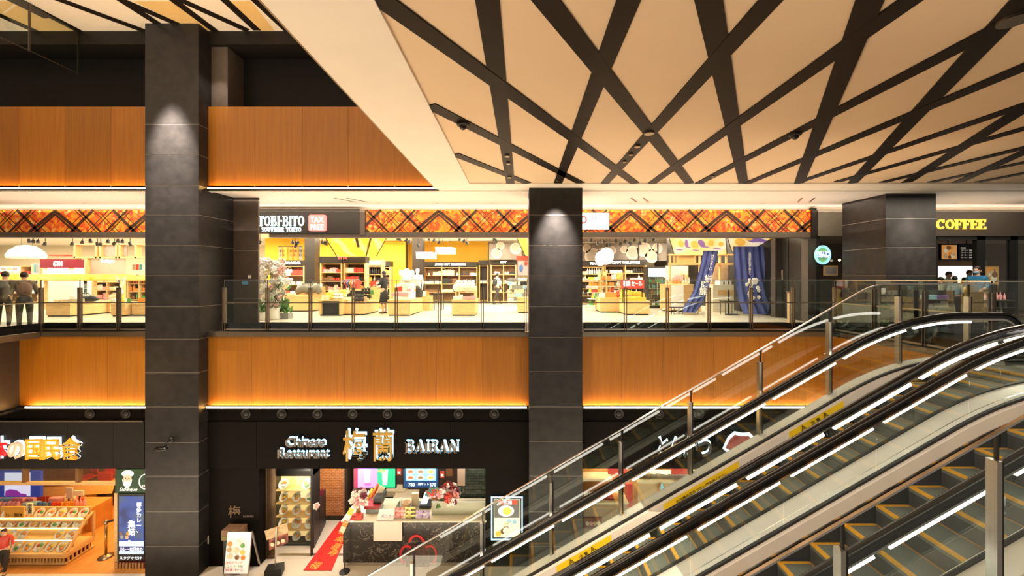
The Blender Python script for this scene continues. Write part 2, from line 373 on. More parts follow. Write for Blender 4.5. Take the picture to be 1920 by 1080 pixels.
def disc(x, y, z, r, name, m, parent, ring=None, t=.02):
    o = G().lathe([(r*.2,0),(r,0),(r,-t),(r*.6,-t-.006),(.001,-t-.008)], (x,y,z), 16).ob(name, m, parent)
    return o
def on_ceil(x, y, z=CEIL+.015): D = (z-EYE)*F/(CY-y); return px(x,D), D
LAMP = mat('downlight_lens', (1,.9,.75), .4, emit=2.5, ecol=(1,.85,.65)); LGREY = mat('grey_lens', (.5,.46,.42), .3, noise=.1)
for i, (x, y, rr) in enumerate(((1217,248,.075),(1903,34,.11),(1195,273,.05),(1183,288,.04),(1171,302,.04),(951,291,.045),(953,305,.04),(955,331,.05),(1046,338,.04),(1337,329,.035))):
    X, D = on_ceil(x, y); d = T('downlight', f'', 'light', 'small recessed downlights in the brown ceiling strips')
    d['label'] = f'small recessed downlight in a brown ceiling strip, {ORD[i-2]} counted from the middle crossing' if rr < .07 else ('round downlight where two brown ceiling strips cross above the middle column' if x < 1500 else 'large round downlight in the ceiling corner at top right')
    if rr >= .07: del d['group']
    G().lathe([(rr*.75,-.0),(rr,-.0),(rr,-.03),(rr*.75,-.03)], (X,D,CEIL+.015), 20).ob('trim_ring', BRONZE, d)
    G().lathe([(.001,0),(rr*.74,0),(rr*.74,-.015),(.001,-.02)], (X,D,CEIL+.013), 16).ob('lens', LGREY, d)
for x, y, lb in ((868,231,'black dome camera on a ceiling strip beside the cream border'),(1491,250,'black dome camera on a long strip in the middle right of the ceiling')):
    X, D = on_ceil(x, y); d = T('dome_camera', lb, 'camera')
    G().lathe([(.001,0),(.09,0),(.09,-.03),(.06,-.04)], (X,D,CEIL+.012), 14).ob('mount', BLACK, d)
    G().ell((X,D,CEIL-.035), .055,.055,.05).ob('dome', RUB, d, True)
# corridor ceiling above the balcony
cc = st('ceiling_corridor', bx(-22,22,FAS,SHOP+.3,CEIL+.0,CEIL+.12), mat('corridor_ceiling', (.86,.76,.66), .6, noise=.03))
st('ceiling_step', bx(-22,22,FAS+.0,FAS+.1,CEIL-.03,CEIL), WHITEB, cc)
st('cove_trim', bx(-22,22,SHOP+.02,SHOP+.1,CEIL-.12,CEIL-.0), WHITEB, cc)
gl = 0
for x in (60,160,530,615,710,818,920,1180,1240,1330,1430,1535,1790,1870,1920):
    X = px(x, 12.0); d = T('downlight', f'tiny lit ceiling downlight over the upper corridor, {ORD[(60,160,530,615,710,818,920,1180,1240,1330,1430,1535,1790,1870,1920).index(x)]} from the left', 'light', 'lit downlights over the upper corridor')
    G().lathe([(.04,0),(.06,0),(.06,-.012),(.04,-.012)], (X,12.0,CEIL), 12).ob('trim_ring', WHITE, d)
    G().lathe([(.001,0),(.04,0),(.04,-.008),(.001,-.008)], (X,12.0,CEIL-.001), 10).ob('lens', LAMP, d)
for x in (650,1190,1500):
    X = px(x, 11.5); v = T('ceiling_vent', 'thin slot air vent in the corridor ceiling ' + {650:'above the souvenir shop sign',1190:'right of the middle column',1500:'left of the coffee shop'}[x], 'vent')
    g = [(X-.25,11.0),(X+.5,12.0)]
    for dx in (0,.35):
        G().bar((X-.2+dx,11.15,CEIL-.004), (X+.15+dx,11.8,CEIL-.004), .05, .008).ob('slot', BRONZE, v)
# ---- upper floor shop fronts
st('wall_back_shop', bx(-36,22,27,27.2,0,3.62), mat('cream_wall', (.82,.72,.52), .7, noise=.04))
st('ceiling_shop', bx(-36,22,SHOP+.3,27,3.6,3.7), mat('shop_ceiling', (.82,.76,.66), .7, noise=.03))
st('wall_side', bx(-36,-35.8,SHOP,27,0,3.6), WHITE)
FZ0, FZ1 = pz(436,SHOP), pz(394,SHOP)
BEAM = mat('grey_brown_beam', (.14,.11,.085), .45, noise=.1)
def header(x0, x1, nm='trim_4'):
    st(nm, bx(x0,x1,SHOP-.06,SHOP+.3,FZ0-.16,FZ0), BEAM); 
header(-22, px(272,D0)); header(px(484,11.1)-.6, px(1525,SHOP), 'trim_5')
st('trim_6', bx(-22,px(1525,SHOP),SHOP-.02,SHOP+.3,FZ0-.001,CEIL-.1), BEAM)
# patterned frieze: printed orange panels under raised dark lattice bars
def friezemat():
    m = bpy.data.materials.new('frieze_print'); m.use_nodes = True; n = m.node_tree; L = n.links; b = n.nodes['Principled BSDF']
    tc = n.nodes.new('ShaderNodeTexCoord'); v = n.nodes.new('ShaderNodeTexVoronoi'); v.inputs['Scale'].default_value = 12
    L.new(tc.outputs['Object'], v.inputs['Vector'])
    cr = n.nodes.new('ShaderNodeValToRGB'); cr.color_ramp.interpolation = 'CONSTANT'; e = cr.color_ramp.elements
    sp = n.nodes.new('ShaderNodeSeparateColor'); L.new(v.outputs['Color'], sp.inputs[0]); L.new(sp.outputs[0], cr.inputs[0])
    cols = [(0,(.80,.10,.008)),(.3,(.86,.20,.01)),(.52,(.88,.32,.015)),(.74,(.62,.05,.01)),(.84,(.92,.50,.14)),(.90,(.9,.40,.02))]
    e[0].position = 0; e[0].color = (*cols[0][1],1); e[1].position = cols[1][0]; e[1].color = (*cols[1][1],1)
    for p, c in cols[2:]: q = e.new(p); q.color = (*c,1)
    nz = n.nodes.new('ShaderNodeTexNoise'); nz.inputs['Scale'].default_value = 22; L.new(tc.outputs['Object'], nz.inputs['Vector'])
    mx = n.nodes.new('ShaderNodeMix'); mx.data_type = 'RGBA'; mx.blend_type = 'OVERLAY'; mx.inputs[0].default_value = .6
    L.new(cr.outputs[0], mx.inputs[6]); L.new(nz.outputs[0], mx.inputs[7]); L.new(mx.outputs[2], b.inputs['Base Color'])
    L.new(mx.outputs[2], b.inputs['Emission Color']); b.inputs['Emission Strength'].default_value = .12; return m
FRM = friezemat(); FBAR = mat('frieze_bar', (.05,.018,.006), .4, noise=.1)
def frieze(x0, x1, label):
    r = T('frieze', label, 'sign'); bx(x0,x1,SHOP-.045,SHOP-.02,FZ0,FZ1).ob('printed_panel', FRM, r)
    h = FZ1-FZ0; y = SHOP-.05
    def seg(xa, za, xb, zb, w):
        if xb < xa: xa,za,xb,zb = xb,zb,xa,za
        t0 = max(0,(x0-xa)/(xb-xa)); t1 = min(1,(x1-xa)/(xb-xa))
        if t1-t0 < .08: return
        P = (xa+(xb-xa)*t0, y, za+(zb-za)*t0); Q = (xa+(xb-xa)*t1, y, za+(zb-za)*t1)
        G().bar(P, Q, .012, w, (0,1,0)).ob('lattice_bar', FBAR, r) if False else G().bar(P, Q, w, .012, (0,1,0)).ob('lattice_bar', FBAR, r)
    per = 3.05; k0 = int(math.floor(x0/per))-1
    for k in range(k0, k0+20):
        c = .55+k*per
        if c-per > x1: break
        for s_ in (-1, 1):
            seg(c, FZ1-.03, c+s_*h*1.15, FZ0, .09); seg(c, FZ1-.14, c+s_*h*.9, FZ0, .055); seg(c+s_*.75, FZ1, c+s_*(.75+h), FZ0, .055)
            seg(c+s_*.62, FZ1, c+s_*(.62+h), FZ0, .02); seg(c+s_*1.0, FZ0, c+s_*(1.0+h), FZ1, .015); seg(c+s_*.5, FZ0, c+s_*(.5+h), FZ1, .08)
            seg(c+s_*.28, FZ0, c+s_*(.28+h), FZ1, .014); seg(c+s_*1.2, FZ1, c+s_*(1.2+h), FZ0, .015)
frieze(-22, px(272,D0), 'orange patterned frieze with dark diagonal bars left of the tall column')
frieze(px(687,SHOP), px(1518,SHOP), 'long orange patterned frieze with dark diagonal bars over the shops')
st('trim_7', bx(px(1518,SHOP),px(1526,SHOP),SHOP-.12,SHOP+.3,FZ0-.16,CEIL-.05), DARKM)
st('trim_8', bx(px(676,SHOP),px(686,SHOP),SHOP-.08,SHOP,FZ0-.1,FZ1), BEAM)

# ---- lower floor structure
st('floor', G().hprism([(-22,1),(16,1),(16,FAS+.4),(-8.9,FAS+.4),(-8.9,9.97),(-22,9.97)],F1-.2,F1), mat('cream_stone_floor', (.66,.58,.48), .25, noise=.1, nscale=2))
st('baseboard_front', bx(px(480,FAS),px(990,FAS),FAS+.42,FAS+.5,F1-.1,F1+.004), STEEL)
st('floor_stall', bx(-8.89,6,FAS+.41,16,F1-.2,F1+.001), mat('stall_floor', (.62,.54,.46), .3, noise=.1, nscale=2))
BAND = mat('black_band', (.006,.0045,.004), .65, noise=.2, spec=.04); SIGNP = mat('dark_sign_panel', (.007,.0055,.0045), .6, noise=.12, spec=.05)
st('wall_vents', bx(-16,9,FAS+.0,FAS+.2,pz(790,FAS),LZ0-.071), BAND)
Z1T, Z1B = pz(790,FAS), pz(878,FAS)
def pw(x): return px(x, FAS)
def signwall(xs, z0, z1, nm, m):
    r = st(nm, bx(pw(xs[0]),pw(xs[-1]),FAS+.0,FAS+.3,z0,z1), BLACK)
    for a, b in zip(xs, xs[1:]): st('cladding_panel', bx(pw(a)+.004,pw(b)-.004,FAS-.03,FAS-.001,z0+.004,z1-.004), m, r)
    return r
signwall([-120,-42,43,129,215,272], Z1B, Z1T, 'wall_sign_left', mat('slate_panel', (.024,.022,.021), .55, noise=.12, spec=.08))
signwall([387,482,600,722,845,992], Z1B, Z1T, 'wall_sign_middle', SIGNP)
signwall([1092,1220,1350,1480,1600], Z1B, Z1T, 'wall_sign_right', SIGNP)
st('trim_9', bx(-14,pw(272),FAS-.06,FAS-.0,Z1T,Z1T+.035), BRONZE)
st('wall_front_left', bx(pw(387),pw(485),FAS+.02,FAS+.3,F1,Z1B), SIGNP)
st('wall_front_mid', bx(pw(910),pw(992),FAS+.02,FAS+.3,F1,Z1B), SIGNP)
st('wall_rear', bx(-18,9,15.9,16.1,F1,-3), mat('brown_rear_wall', (.16,.08,.04), .6, noise=.3))
st('ceiling_stall', bx(-7.3,8,FAS+.3,16,-3.3,-3.2), mat('stall_ceiling', (.06,.05,.045), .6, noise=.2))
st('ceiling_restaurant', bx(-18,-7.4,FAS+.3,16,-2.9,-2.8), mat('brown_ceiling', (.25,.13,.05), .6, noise=.2))
st('wall_party', bx(-7.45,-7.3,FAS+.3,16,F1,-2.8), DARKM)
# round jet vents in the black band
ring = G().lathe([(.085,0),(.13,0),(.13,-.03),(.115,-.04),(.085,-.02)], (0,0,0), 20, ax='y'); ball = G().ell((0,-.01,0), .08,.05,.08, 12, 8)
r0 = None
for x in (170,237,462,529,596,662,727,793,860,927,1160,1235,1310):
    X = pw(x)
    v = T('jet_vent', f'round black air nozzle under the timber front, {ORD[(170,237,462,529,596,662,727,793,860,927,1160,1235,1310).index(x)]} from the left', 'vent', 'round air nozzles under the balcony')
    v.location = (X, FAS, pz(775,FAS))
    if r0 is None: r0 = (ring.ob('vent_ring', mat('dark_ring', (.02,.016,.014), .4, .3, noise=.1), v, True), ball.ob('nozzle', BLACK, v, True))
    else:
        inst(r0[0], 'vent_ring', (0,0,0), v); inst(r0[1], 'nozzle', (0,0,0), v)

# ================================================================ BALCONY RAILINGS
RT = 1.37; KICK = mat('black_kick_glass', (.008,.007,.007), .12)
def rail_line(root, p, q, n, posts=True, h=RT, base=.035, first=True, last=True, mid=True):
    p, q = Vector((*p,0)), Vector((*q,0)); d = q-p; L_ = d.length; u = d/L_; nrm = Vector((-u.y,u.x,0))
    G().bar(p+Vector((0,0,h)), q+Vector((0,0,h)), .03, .018).ob('top_rail', CHROME, root)
    if mid: G().bar(p+Vector((0,0,.78)), q+Vector((0,0,.78)), .02, .028).ob('middle_rail', BRONZE, root)
    G().bar(p+Vector((0,0,base+.05)), q+Vector((0,0,base+.05)), .03, .04).ob('bottom_rail', STEEL, root)
    G().bar(p+nrm*.045+Vector((0,0,.145)), q+nrm*.045+Vector((0,0,.145)), .012, .22).ob('kick_panel', KICK, root)
    for i in range(n+1):
        c = p+d*i/n
        if (i or first) and (i < n or last):
            pb = G(); 
            for sgn in (-.028, .028): pb.bar(c+u*sgn+Vector((0,0,base)), c+u*sgn+Vector((0,0,1.17)), .016, .07, tuple(nrm))
            po = pb.ob('post', POSTM, root); tag(po, kind='stuff') if False else None
            G().bar(c+Vector((0,0,1.1)), c+Vector((0,0,h)), .01, .02, tuple(nrm)).ob('post_pin', DARKM, root)
        if i < n:
            a, b = c+u*.04, p+d*(i+1)/n-u*.04
            G().bar(a+Vector((0,0,(base+.08+h)/2)), b+Vector((0,0,(base+.08+h)/2)), .012, h-base-.1).ob('glass_pane', GLASS, root)
RY = FAS+.03
r = T('railing', 'glass balcony railing with slim posts left of the tall column', 'railing')
rail_line(r, (px(77,RY),RY), (px(272,D0)+.0,RY), 3, last=False); 
r = T('railing', 'glass balcony railing between the tall column and the middle column', 'railing')
rail_line(r, (px(421,RY),RY), (px(985,RY),RY), 7)
r = T('railing', 'glass balcony railing right of the middle column behind the escalators', 'railing')
rail_line(r, (px(1094,RY),RY), (px(1565,RY),RY), 6, first=False)
r = T('railing', 'glass railing that runs from the balcony corner to the escalator landing', 'railing')
rail_line(r, (8.2,RY-.05), (8.2,6.82), 3, first=False)
r = T('railing', 'glass railing that continues to the right edge beyond the escalator landing', 'railing')
rail_line(r, (8.24,6.80), (12.2,6.80), 4, first=False)
r = T('railing', 'glass railing of the side balcony at the far left edge', 'railing')
rail_line(r, (px(75,RY),RY-.05), (-12.33,4.6), 4, first=False)
# hanging smoke glass under the high ceiling
r = T('smoke_curtain', 'clear hanging glass smoke barrier under the high ceiling at top left', 'glass panel')
for a, b in ((8.0,9.13),(9.16,10.15)):
    bx(-11.31,-11.3,a,b,6.70,HI-.02).ob('glass_pane', GLASS, r); bx(-11.315,-11.295,a,b,6.68,6.70).ob('bottom_rail', POSTM, r)
bx(-11.32,-11.29,9.13,9.16,6.67,HI-.006).ob('hanger', POSTM, r); bx(-11.32,-11.29,10.15,10.17,6.67,HI-.006).ob('hanger', DARKM, r)

# ================================================================ ESCALATORS
SL = .577
def blend(x, c, flat, w):      # straight 30 degree line z=SL*x-c levelling out at flat
    x0 = (flat+c)/SL
    if x <= x0-w: return SL*x-c
    if x >= x0+w: return flat
    t = x-(x0-w); return SL*(x0-w)-c + SL*t - SL*t*t/(4*w)
HTOP, XN = .86, 8.0
def H(x): return blend(x, 2.85, HTOP, .95)
def frange(a, b, s):
    n = max(1, round((b-a)/s)); return [a+(b-a)*i/n for i in range(n+1)]
XS = [-1.6, -1, 0, 1, 2, 3, 4, 5]+frange(5.2, 7.8, .12)+[XN]
def newel(off):                # path of an edge lying off below the handrail top, with the half round end
    p = [(x, H(x)-off) for x in XS]; r = .40-off; zc = HTOP-.40
    return p+[(XN+r*math.sin(a), zc+r*math.cos(a)) for a in frange(.12, PI, .24)]+[(XN-.3, zc-r)]
def stepz(x): return blend(x, 3.85, 0.0, .75)
# one step, built once: nosing at x=0, tread running to x=.4
def step_meshes(w):
    t = G().box(0,.4,0,w,-.06,0).mesh('tread', STEPM)
    rr = G().box(.003,.02,0,w,-.25,-.06).mesh('riser', RISER)
    n = G().box(-.004,.045,0,w,-.02,.004).mesh('nosing', YEL)
    b = G().box(.372,.398,0,w,-.01,.004).mesh('rear_mark', YELT)
    e = G().box(.045,.372,w-.04,w,-.01,.004).mesh('side_mark', YEL)
    f = G().box(.045,.372,0,.04,-.01,.004).mesh('side_mark', YEL)
    return t, rr, n, b, e, f
def mk(me, name, parent, loc=(0,0,0)):
    o = bpy.data.objects.new(name, me); COL.objects.link(o); o.parent = parent; o.location = loc; return o
def sub(path, a, b): return [p for p in path if a <= p[0] <= b]
def cut(off, a, b, n=8): return [(x, H(x)-off) for x in ([a,b] if b < 5.2 else frange(a,b,.12))]
def balustrade(root, D, side, led_sides=(-1,), ph=0, lh=.035):
    # side: +1 when the steps lie on the far (+y) side, -1 when on the near side
    w = .045
    G().sweep(newel(0), [(D-w,-.035),(D-w+.01,-.005),(D-w+.03,.0),(D+w-.03,.0),(D+w-.01,-.005),(D+w,-.035),(D+w-.012,-.05),(D-w+.012,-.05)]).ob('handrail', RUB, root, True)
    G().sweep(newel(.05), [(D-.035,-.05),(D-.035,0),(D+.035,0),(D+.035,-.05)]).ob('handrail_guide', RUB, root)
    G().sweep(newel(.10), [(D-.028,-.035),(D-.028,0),(D+.028,0),(D+.028,-.035)]).ob('chrome_profile', CHROME, root)
    # lamps, one under each glass pane
    step = 1.165; x = -1.6+ph
    edges = []
    while x < 7.75:
        b = min(x+step-.14, 7.5)
        if b-x > .2:
            G().sweep(cut(.138,x,b), [(D-.024,-lh),(D-.024,0),(D+.024,0),(D+.024,-lh)]).ob('lamp_strip', LEDW, root)
        edges.append(x-.07); x += step
    edges = [e for e in edges if e < 7.4]
    for a, b in zip(edges, edges[1:]+[None]):
        if b is not None:
            q = cut(.17,a+.005,b-.005); top = q; bot = [(x_, H(x_)-.765) for x_,_ in q]
        else:
            nw = [p for p in newel(.17) if p[0] >= XN-.001 and p[1] > .0]; q = cut(.17,a+.005,XN); top = q+nw[1:]; bot = [(x_, H(x_)-.765) for x_,_ in q]
            bot = bot+[(min(p[0],XN+.2),.09) for p in nw[1:]]
        n = len(top); g = G(); vs = []
        for (tx,tz),(bx_,bz) in zip(top, bot):
            for dy in (-.006,.006): vs += [(tx,D+dy,tz),(bx_,D+dy,bz)]
        fs = []
        for i in range(n-1):
            o = 4*i; fs += [(o,o+1,o+5,o+4),(o+2,o+6,o+7,o+3)]
        for o in (0,): fs.append((o,o+2,o+3,o+1))
        g.add(vs, fs).ob('glass_pane', GLASSG, root)
    P = [(x_, H(x_)) for x_ in XS]
    P2 = P
    G().vsweep(P2, [(D-.02,-.79),(D-.02,-.755),(D+.02,-.755),(D+.02,-.79)]).ob('glass_gasket', DARKM, root)
    return P2
def escalator(name, label, Df, Dn, phase, ph, near_deck=.25, far_deck=.22, sk=.98):
    r = T(name, label, 'escalator')
    P = balustrade(r, Df, -1, ph=ph); balustrade(r, Dn, 1, ph=ph, lh=.052 if near_deck < .24 else .04)
    # far outer deck, inner skirts, near outer deck, truss
    G().vsweep(P, [(Df+.021,-.80),(Df+.021,-.775),(Df+far_deck,-.765),(Df+far_deck,-.80)]).ob('outer_deck', DECK, r)
    G().vsweep(P, [(Df-.02,-.79),(Df-.06,-.80),(Df-.09,-sk),(Df-.02,-sk)]).ob('inner_skirt', DECK, r)
    G().vsweep(P, [(Df-.098,-sk-.02),(Df-.098,-sk+.002),(Df-.088,-sk+.002),(Df-.088,-sk-.02)]).ob('skirt_edge', CHROME, r)
    G().vsweep(P, [(Df-.12,-1.4),(Df-.10,-sk-.02),(Df-.02,-sk-.001),(Df-.02,-1.4)]).ob('skirt_panel', BLACK, r)
    G().vsweep(P, [(Dn+.02,-.79),(Dn+.06,-.80),(Dn+.09,-.98),(Dn+.02,-.98)]).ob('inner_skirt', DECK, r)
    G().vsweep(P, [(Dn+.12,-1.4),(Dn+.10,-1.0),(Dn+.02,-.981),(Dn+.02,-1.4)]).ob('skirt_panel', BLACK, r)
    G().vsweep(P, [(Dn-near_deck,-.82),(Dn-near_deck,-.785),(Dn-.021,-.775),(Dn-.021,-.80)]).ob('outer_deck', DECK, r)
    G().vsweep(P, [(Dn-near_deck-.012,-.81),(Dn-near_deck-.012,-.775),(Dn-near_deck,-.775),(Dn-near_deck,-.81)]).ob('deck_edge', CHROME, r)
    G().vsweep(P, [(Dn-near_deck+.03,-2.0),(Dn-near_deck+.03,-.83),(Df+far_deck-.03,-1.5),(Df+far_deck-.03,-2.0)] if False else [(Dn-near_deck+.03,-2.0),(Dn-near_deck+.03,-.83),(Dn-.03,-.83),(Dn-.03,-2.0)]).ob('side_cladding', DARKM, r)
    G().vsweep(P, [(Df+.03,-2.0),(Df+.03,-.83),(Df+far_deck-.02,-.83),(Df+far_deck-.02,-2.0)]).ob('side_cladding', DARKM, r)
    G().vsweep(P, [(Dn-.02,-2.05),(Dn-.02,-1.95),(Df+.02,-1.95),(Df+.02,-2.05)]).ob('truss_soffit', DARKM, r)
    w = Df-Dn-.28; y0 = Dn+.14; ms = step_meshes(w)
    x = -1.5+phase
    while x < 7.2:
        s_ = bpy.data.objects.new('step', ms[0]); COL.objects.link(s_); s_.parent = r; s_.location = (x, y0, stepz(x))
        for me, nm in zip(ms[1:], ('riser','nosing','rear_mark','side_mark','side_mark')): mk(me, nm, s_)
        x += .4
    bx(x,8.3,y0-.02,y0+w+.02,-.05,.006).ob('landing_plate', STEEL, r)
    g = G()
    for k in range(24): g.box(x-.1,x+.02,y0+.01+k*w/24,y0+.03+k*w/24,.0,.012)
    g.ob('comb', YEL, r, kind='stuff')
    return r
tipX = px(1582,4.80)
phase = (tipX+1.5) % .4
E1 = escalator('escalator', 'farther escalator, with three yellow caution stickers along its far side', 6.54, 5.30, .16, .0, near_deck=.235)
E2 = escalator('escalator', 'nearer escalator, with yellow-edged steps showing at the lower right', 4.95, 3.65, phase, .35, far_deck=.09, sk=.935)
# gap cover between the two escalators is the far deck of the nearer one
P = [(x_, H(x_)) for x_ in XS]
def caution(Dp, xa, xb, root, rich, txt):
    # sticker lies on the sloping skirt face
    y = Dp-.078; q = cut(.815, xa, xb)
    g = G(); k = [(x_, z_) for x_, z_ in q]
    g.vsweep(k, [(Dp-.067,0),(Dp-.092,-.148),(Dp-.096,-.148),(Dp-.071,0)])
    s_ = g.ob('caution_sticker', SIGNY, root)
    ang = math.atan2(H(xb)-H(xa), xb-xa)
    def put(o, x_, dz):
        o.data.transform(Matrix.Rotation(-ang, 4, 'Y')); o.location = (x_, Dp-.101, H(x_)-.815-dz)
    for t_, x_, h_, w_ in txt:
        o = text(t_, 'lettering', BLACK, s_, 0,0,0, h_, .003, .01); put(o, x_, .088)
    for x_ in rich:
        g2 = G(); tri = [(-.06,0),(.06,0),(0,.105)]; inn = [(-.038,.013),(.038,.013),(0,.08)]
        g2.add([(a,0,b) for a,b in tri]+[(a,0,b) for a,b in inn], [(0,1,4,3),(1,2,5,4),(2,0,3,5)]); g2.box(-.006,.006,-.001,.001,.03,.06)
        o = g2.ob('warning_triangle', BLACK, s_); put(o, x_, .105)
caution(6.54, px(1044,6.46), px(1146,6.46), E1, (px(1074,6.46), px(1114,6.46)-.0), [('注 意', px(1087,6.46), .055, 1)])
caution(6.54, px(1245,6.46), px(1385,6.46), E1, (), [('お子様の手をつないで', px(1268,6.46), .045, 1),('ご利用ください', px(1325,6.46), .04, 1)])
caution(6.54, px(1480,6.46), px(1582,6.46), E1, (px(1508,6.46), px(1549,6.46)), [('注 意', px(1521,6.46), .055, 1)])
caution(3.62, 4.35, 5.2, E2, (4.55,4.9), [])
# guard railings on either outer side
HGC = [2.18]
def HG(x): return blend(x, HGC[0], 1.33, .25)
def guard(label, D, x0, x1, sp, deckoff=.78):
    r = T('guard_railing', label, 'railing')
    xs = [x0]+[x for x in frange(5.6,6.4,.08) if x0 < x < x1]+[x1]
    G().vsweep([(x,HG(x)) for x in xs], [(D-.014,-.012),(D-.014,.008),(D+.014,.008),(D+.014,-.012)]).ob('top_rail', CHROME, r)
    x = x0
    while x < x1:
        b = min(x+sp, x1); lo = H(x)-deckoff
        p = G().box(x-.045,x-.005,D-.04,D+.04,lo,HG(x)-.22).ob('post', STEEL, r)
        G().box(x-.045,x-.03,D-.03,D+.04,lo,HG(x)-.221).ob('dark_edge', DARKM, p) if False else None
        G().box(x+.0,x+.022,D-.03,D+.03,lo,HG(x)-.22).ob('post_clamp', DARKM, p)
        G().box(x-.012,x+.006,D-.012,D+.012,HG(x)-.23,HG(x)-.012).ob('post_pin', DARKM, r)
        q = [x+.03]+[t for t in frange(5.2,7.2,.1) if x+.03 < t < b-.01]+[b-.01]
        g = G(); vs = []
        for t in q:
            for dy in (-.005,.005): vs += [(t,D+dy,HG(t)-.015),(t,D+dy,H(t)-deckoff+.01)]
        fs = []
        for i in range(len(q)-1): o = 4*i; fs += [(o,o+1,o+5,o+4),(o+2,o+6,o+7,o+3),(o,o+4,o+6,o+2)]
        g.add(vs, fs).ob('glass_pane', GLASSG, r); x += sp
    return r
guard('sloping glass guard with steel posts behind the farther escalator', 6.74, px(900,6.74)-1.16*2, 8.15, 1.185)
HGC[0] = 2.055
guard('sloping glass guard with steel posts in front of the nearer escalator', 3.2, px(1580,3.2)-1.25*2, 7.0, 1.25)
# ================================================================ GENERIC BUILDERS
PAL = {'white':(.85,.82,.76),'cream':(.80,.70,.48),'red':(.60,.05,.03),'orange':(.80,.28,.04),'yellow':(.85,.60,.06),'green':(.10,.35,.08),'blue':(.06,.16,.45),'pink':(.80,.35,.38),'black':(.02,.02,.02),'brown':(.22,.10,.04),'teal':(.06,.30,.32),'grey':(.25,.25,.25),'tan':(.55,.38,.20),'purple':(.22,.10,.35),'lightblue':(.35,.60,.75),'maroon':(.16,.01,.025)}
def cm(c, rough=.45): return mat('finish_'+c, PAL[c], rough, noise=.12, nscale=14)
def em(c, col, s): return mat('lit_'+c, col, .5, emit=s, ecol=col, noise=.02)
PRO = {}
def proto(kind, c):
    if (kind, c) in PRO: return PRO[kind, c]
    g = G()
    if kind == 'packet': g.box(-.07,.07,-.03,.03,0,.19); g.v = [(x*(.8 if z > .1 else 1), y*(.25 if z > .1 else 1), z) for x,y,z in g.v]
    elif kind == 'carton': g.box(-.08,.08,-.06,.06,0,.12).box(-.081,.081,-.061,.061,.085,.10)
    elif kind == 'bottle': g.lathe([(.035,0),(.038,.02),(.038,.15),(.014,.20),(.014,.25),(.017,.26)], (0,0,0), 8)
    elif kind == 'jar': g.lathe([(.045,0),(.05,.02),(.05,.09),(.04,.10),(.046,.105),(.046,.13)], (0,0,0), 8)
    elif kind == 'plush': g.ell((0,0,.09), .09,.08,.09, 8, 5).ell((0,-.02,.21), .065,.06,.06, 8, 5).ell((-.05,-.01,.27), .02,.02,.025, 6, 4).ell((.05,-.01,.27), .02,.02,.025, 6, 4)
    elif kind == 'bowl': g.lathe([(.04,0),(.05,.01),(.11,.06),(.12,.07),(.11,.065),(.001,.03)], (0,0,0), 12)
    elif kind == 'bag': g.box(-.10,.10,-.05,.05,0,.24).tube([(-.05,0,.23),(-.05,0,.31),(.05,0,.31),(.05,0,.23)], .008, 5)
    elif kind == 'shirt': g.prism([(-.14,0),(.14,0),(.14,.22),(.22,.18),(.25,.26),(.10,.36),(.03,.33),(-.03,.33),(-.10,.36),(-.25,.26),(-.22,.18),(-.14,.22)], -.03, .03)
    elif kind == 'stack': 
        for i in range(4): g.box(-.15+.01*(i%2),.15,-.1,.1,i*.035,i*.035+.03)
    elif kind == 'card': g.box(-.06,.06,-.005,.005,0,.16)
    me = g.mesh(kind, cm(c), kind in ('bottle','jar','plush','bowl')); PRO[kind, c] = me; return me
NAMES = {'packet':'gift_packet','carton':'gift_box','bottle':'bottle','jar':'jar','plush':'plush_toy','bowl':'bowl','bag':'paper_bag','shirt':'t_shirt','stack':'folded_shirt_stack','card':'postcard'}
CATS = {'packet':'packet','carton':'gift box','bottle':'bottle','jar':'jar','plush':'toy','bowl':'bowl','bag':'bag','shirt':'clothing','stack':'clothing','card':'card'}
def put(kind, c, x, y, z, where, rz=0, sc=1):
    o = bpy.data.objects.new(NAMES[kind], proto(kind, c)); COL.objects.link(o); o.location = (x,y,z); o.rotation_euler = (0,0,rz); o.scale = (sc,sc,sc)
    nm = NAMES[kind].replace('_',' ')
    return tag(o, f'small {c} {nm} {where}'.replace('small white t shirt','white t shirt'), CATS[kind], f'{c} {nm.replace("box","boxe")}s {where}')
def rowgoods(where, x0, x1, y, z, kinds, cols, gap=.19, jit=.02, sc=1, fill=.95):
    gap *= .66
    x = x0+gap/2; k = R.choice(kinds); c = R.choice(cols)
    while x < x1-gap/3:
        if R.random() < .35: k = R.choice(kinds); c = R.choice(cols)
        if R.random() < fill: put(k, c, x, y+R.uniform(-jit,jit), z, where, R.uniform(-.25,.25), sc*R.uniform(.9,1.1))
        x += gap*(1.5 if k in ('shirt','stack') else 1)
def table(x0, x1, yb, yt, dep, label, m=LOAK, open_front=False, D=None, name='display_table'):
    D = D or fl(yb); X0, X1, z = px(x0,D), px(x1,D), pz(yt,D)
    t = T(name, label, 'table')
    bx(X0+.03,X1-.03,D+.03,D+dep-.03,0.0,.05).ob('plinth', BLACK, t)
    if open_front:
        bx(X0,X0+.08,D,D+dep,.05,z-.05).ob('side_panel', m, t); bx(X1-.08,X1,D,D+dep,.05,z-.05).ob('side_panel', m, t)
        bx(X0+.08,X1-.08,D+.1,D+dep,.05,z-.06).ob('dark_front', BLACK, t)
    else:
        bx(X0,X1,D,D+.03,.05,z-.05).ob('front_panel', m, t); bx(X0,X0+.03,D+.03,D+dep,.05,z-.05).ob('side_panel', m, t)
        bx(X1-.03,X1,D+.03,D+dep,.05,z-.05).ob('side_panel', m, t); bx(X0+.03,X1-.03,D+dep-.03,D+dep,.05,z-.05).ob('rear_panel', m, t)
    bx(X0-.015,X1+.015,D-.015,D+dep+.015,z-.05,z-.005).ob('tabletop', m, t)
    return t, X0, X1, D, z-.005
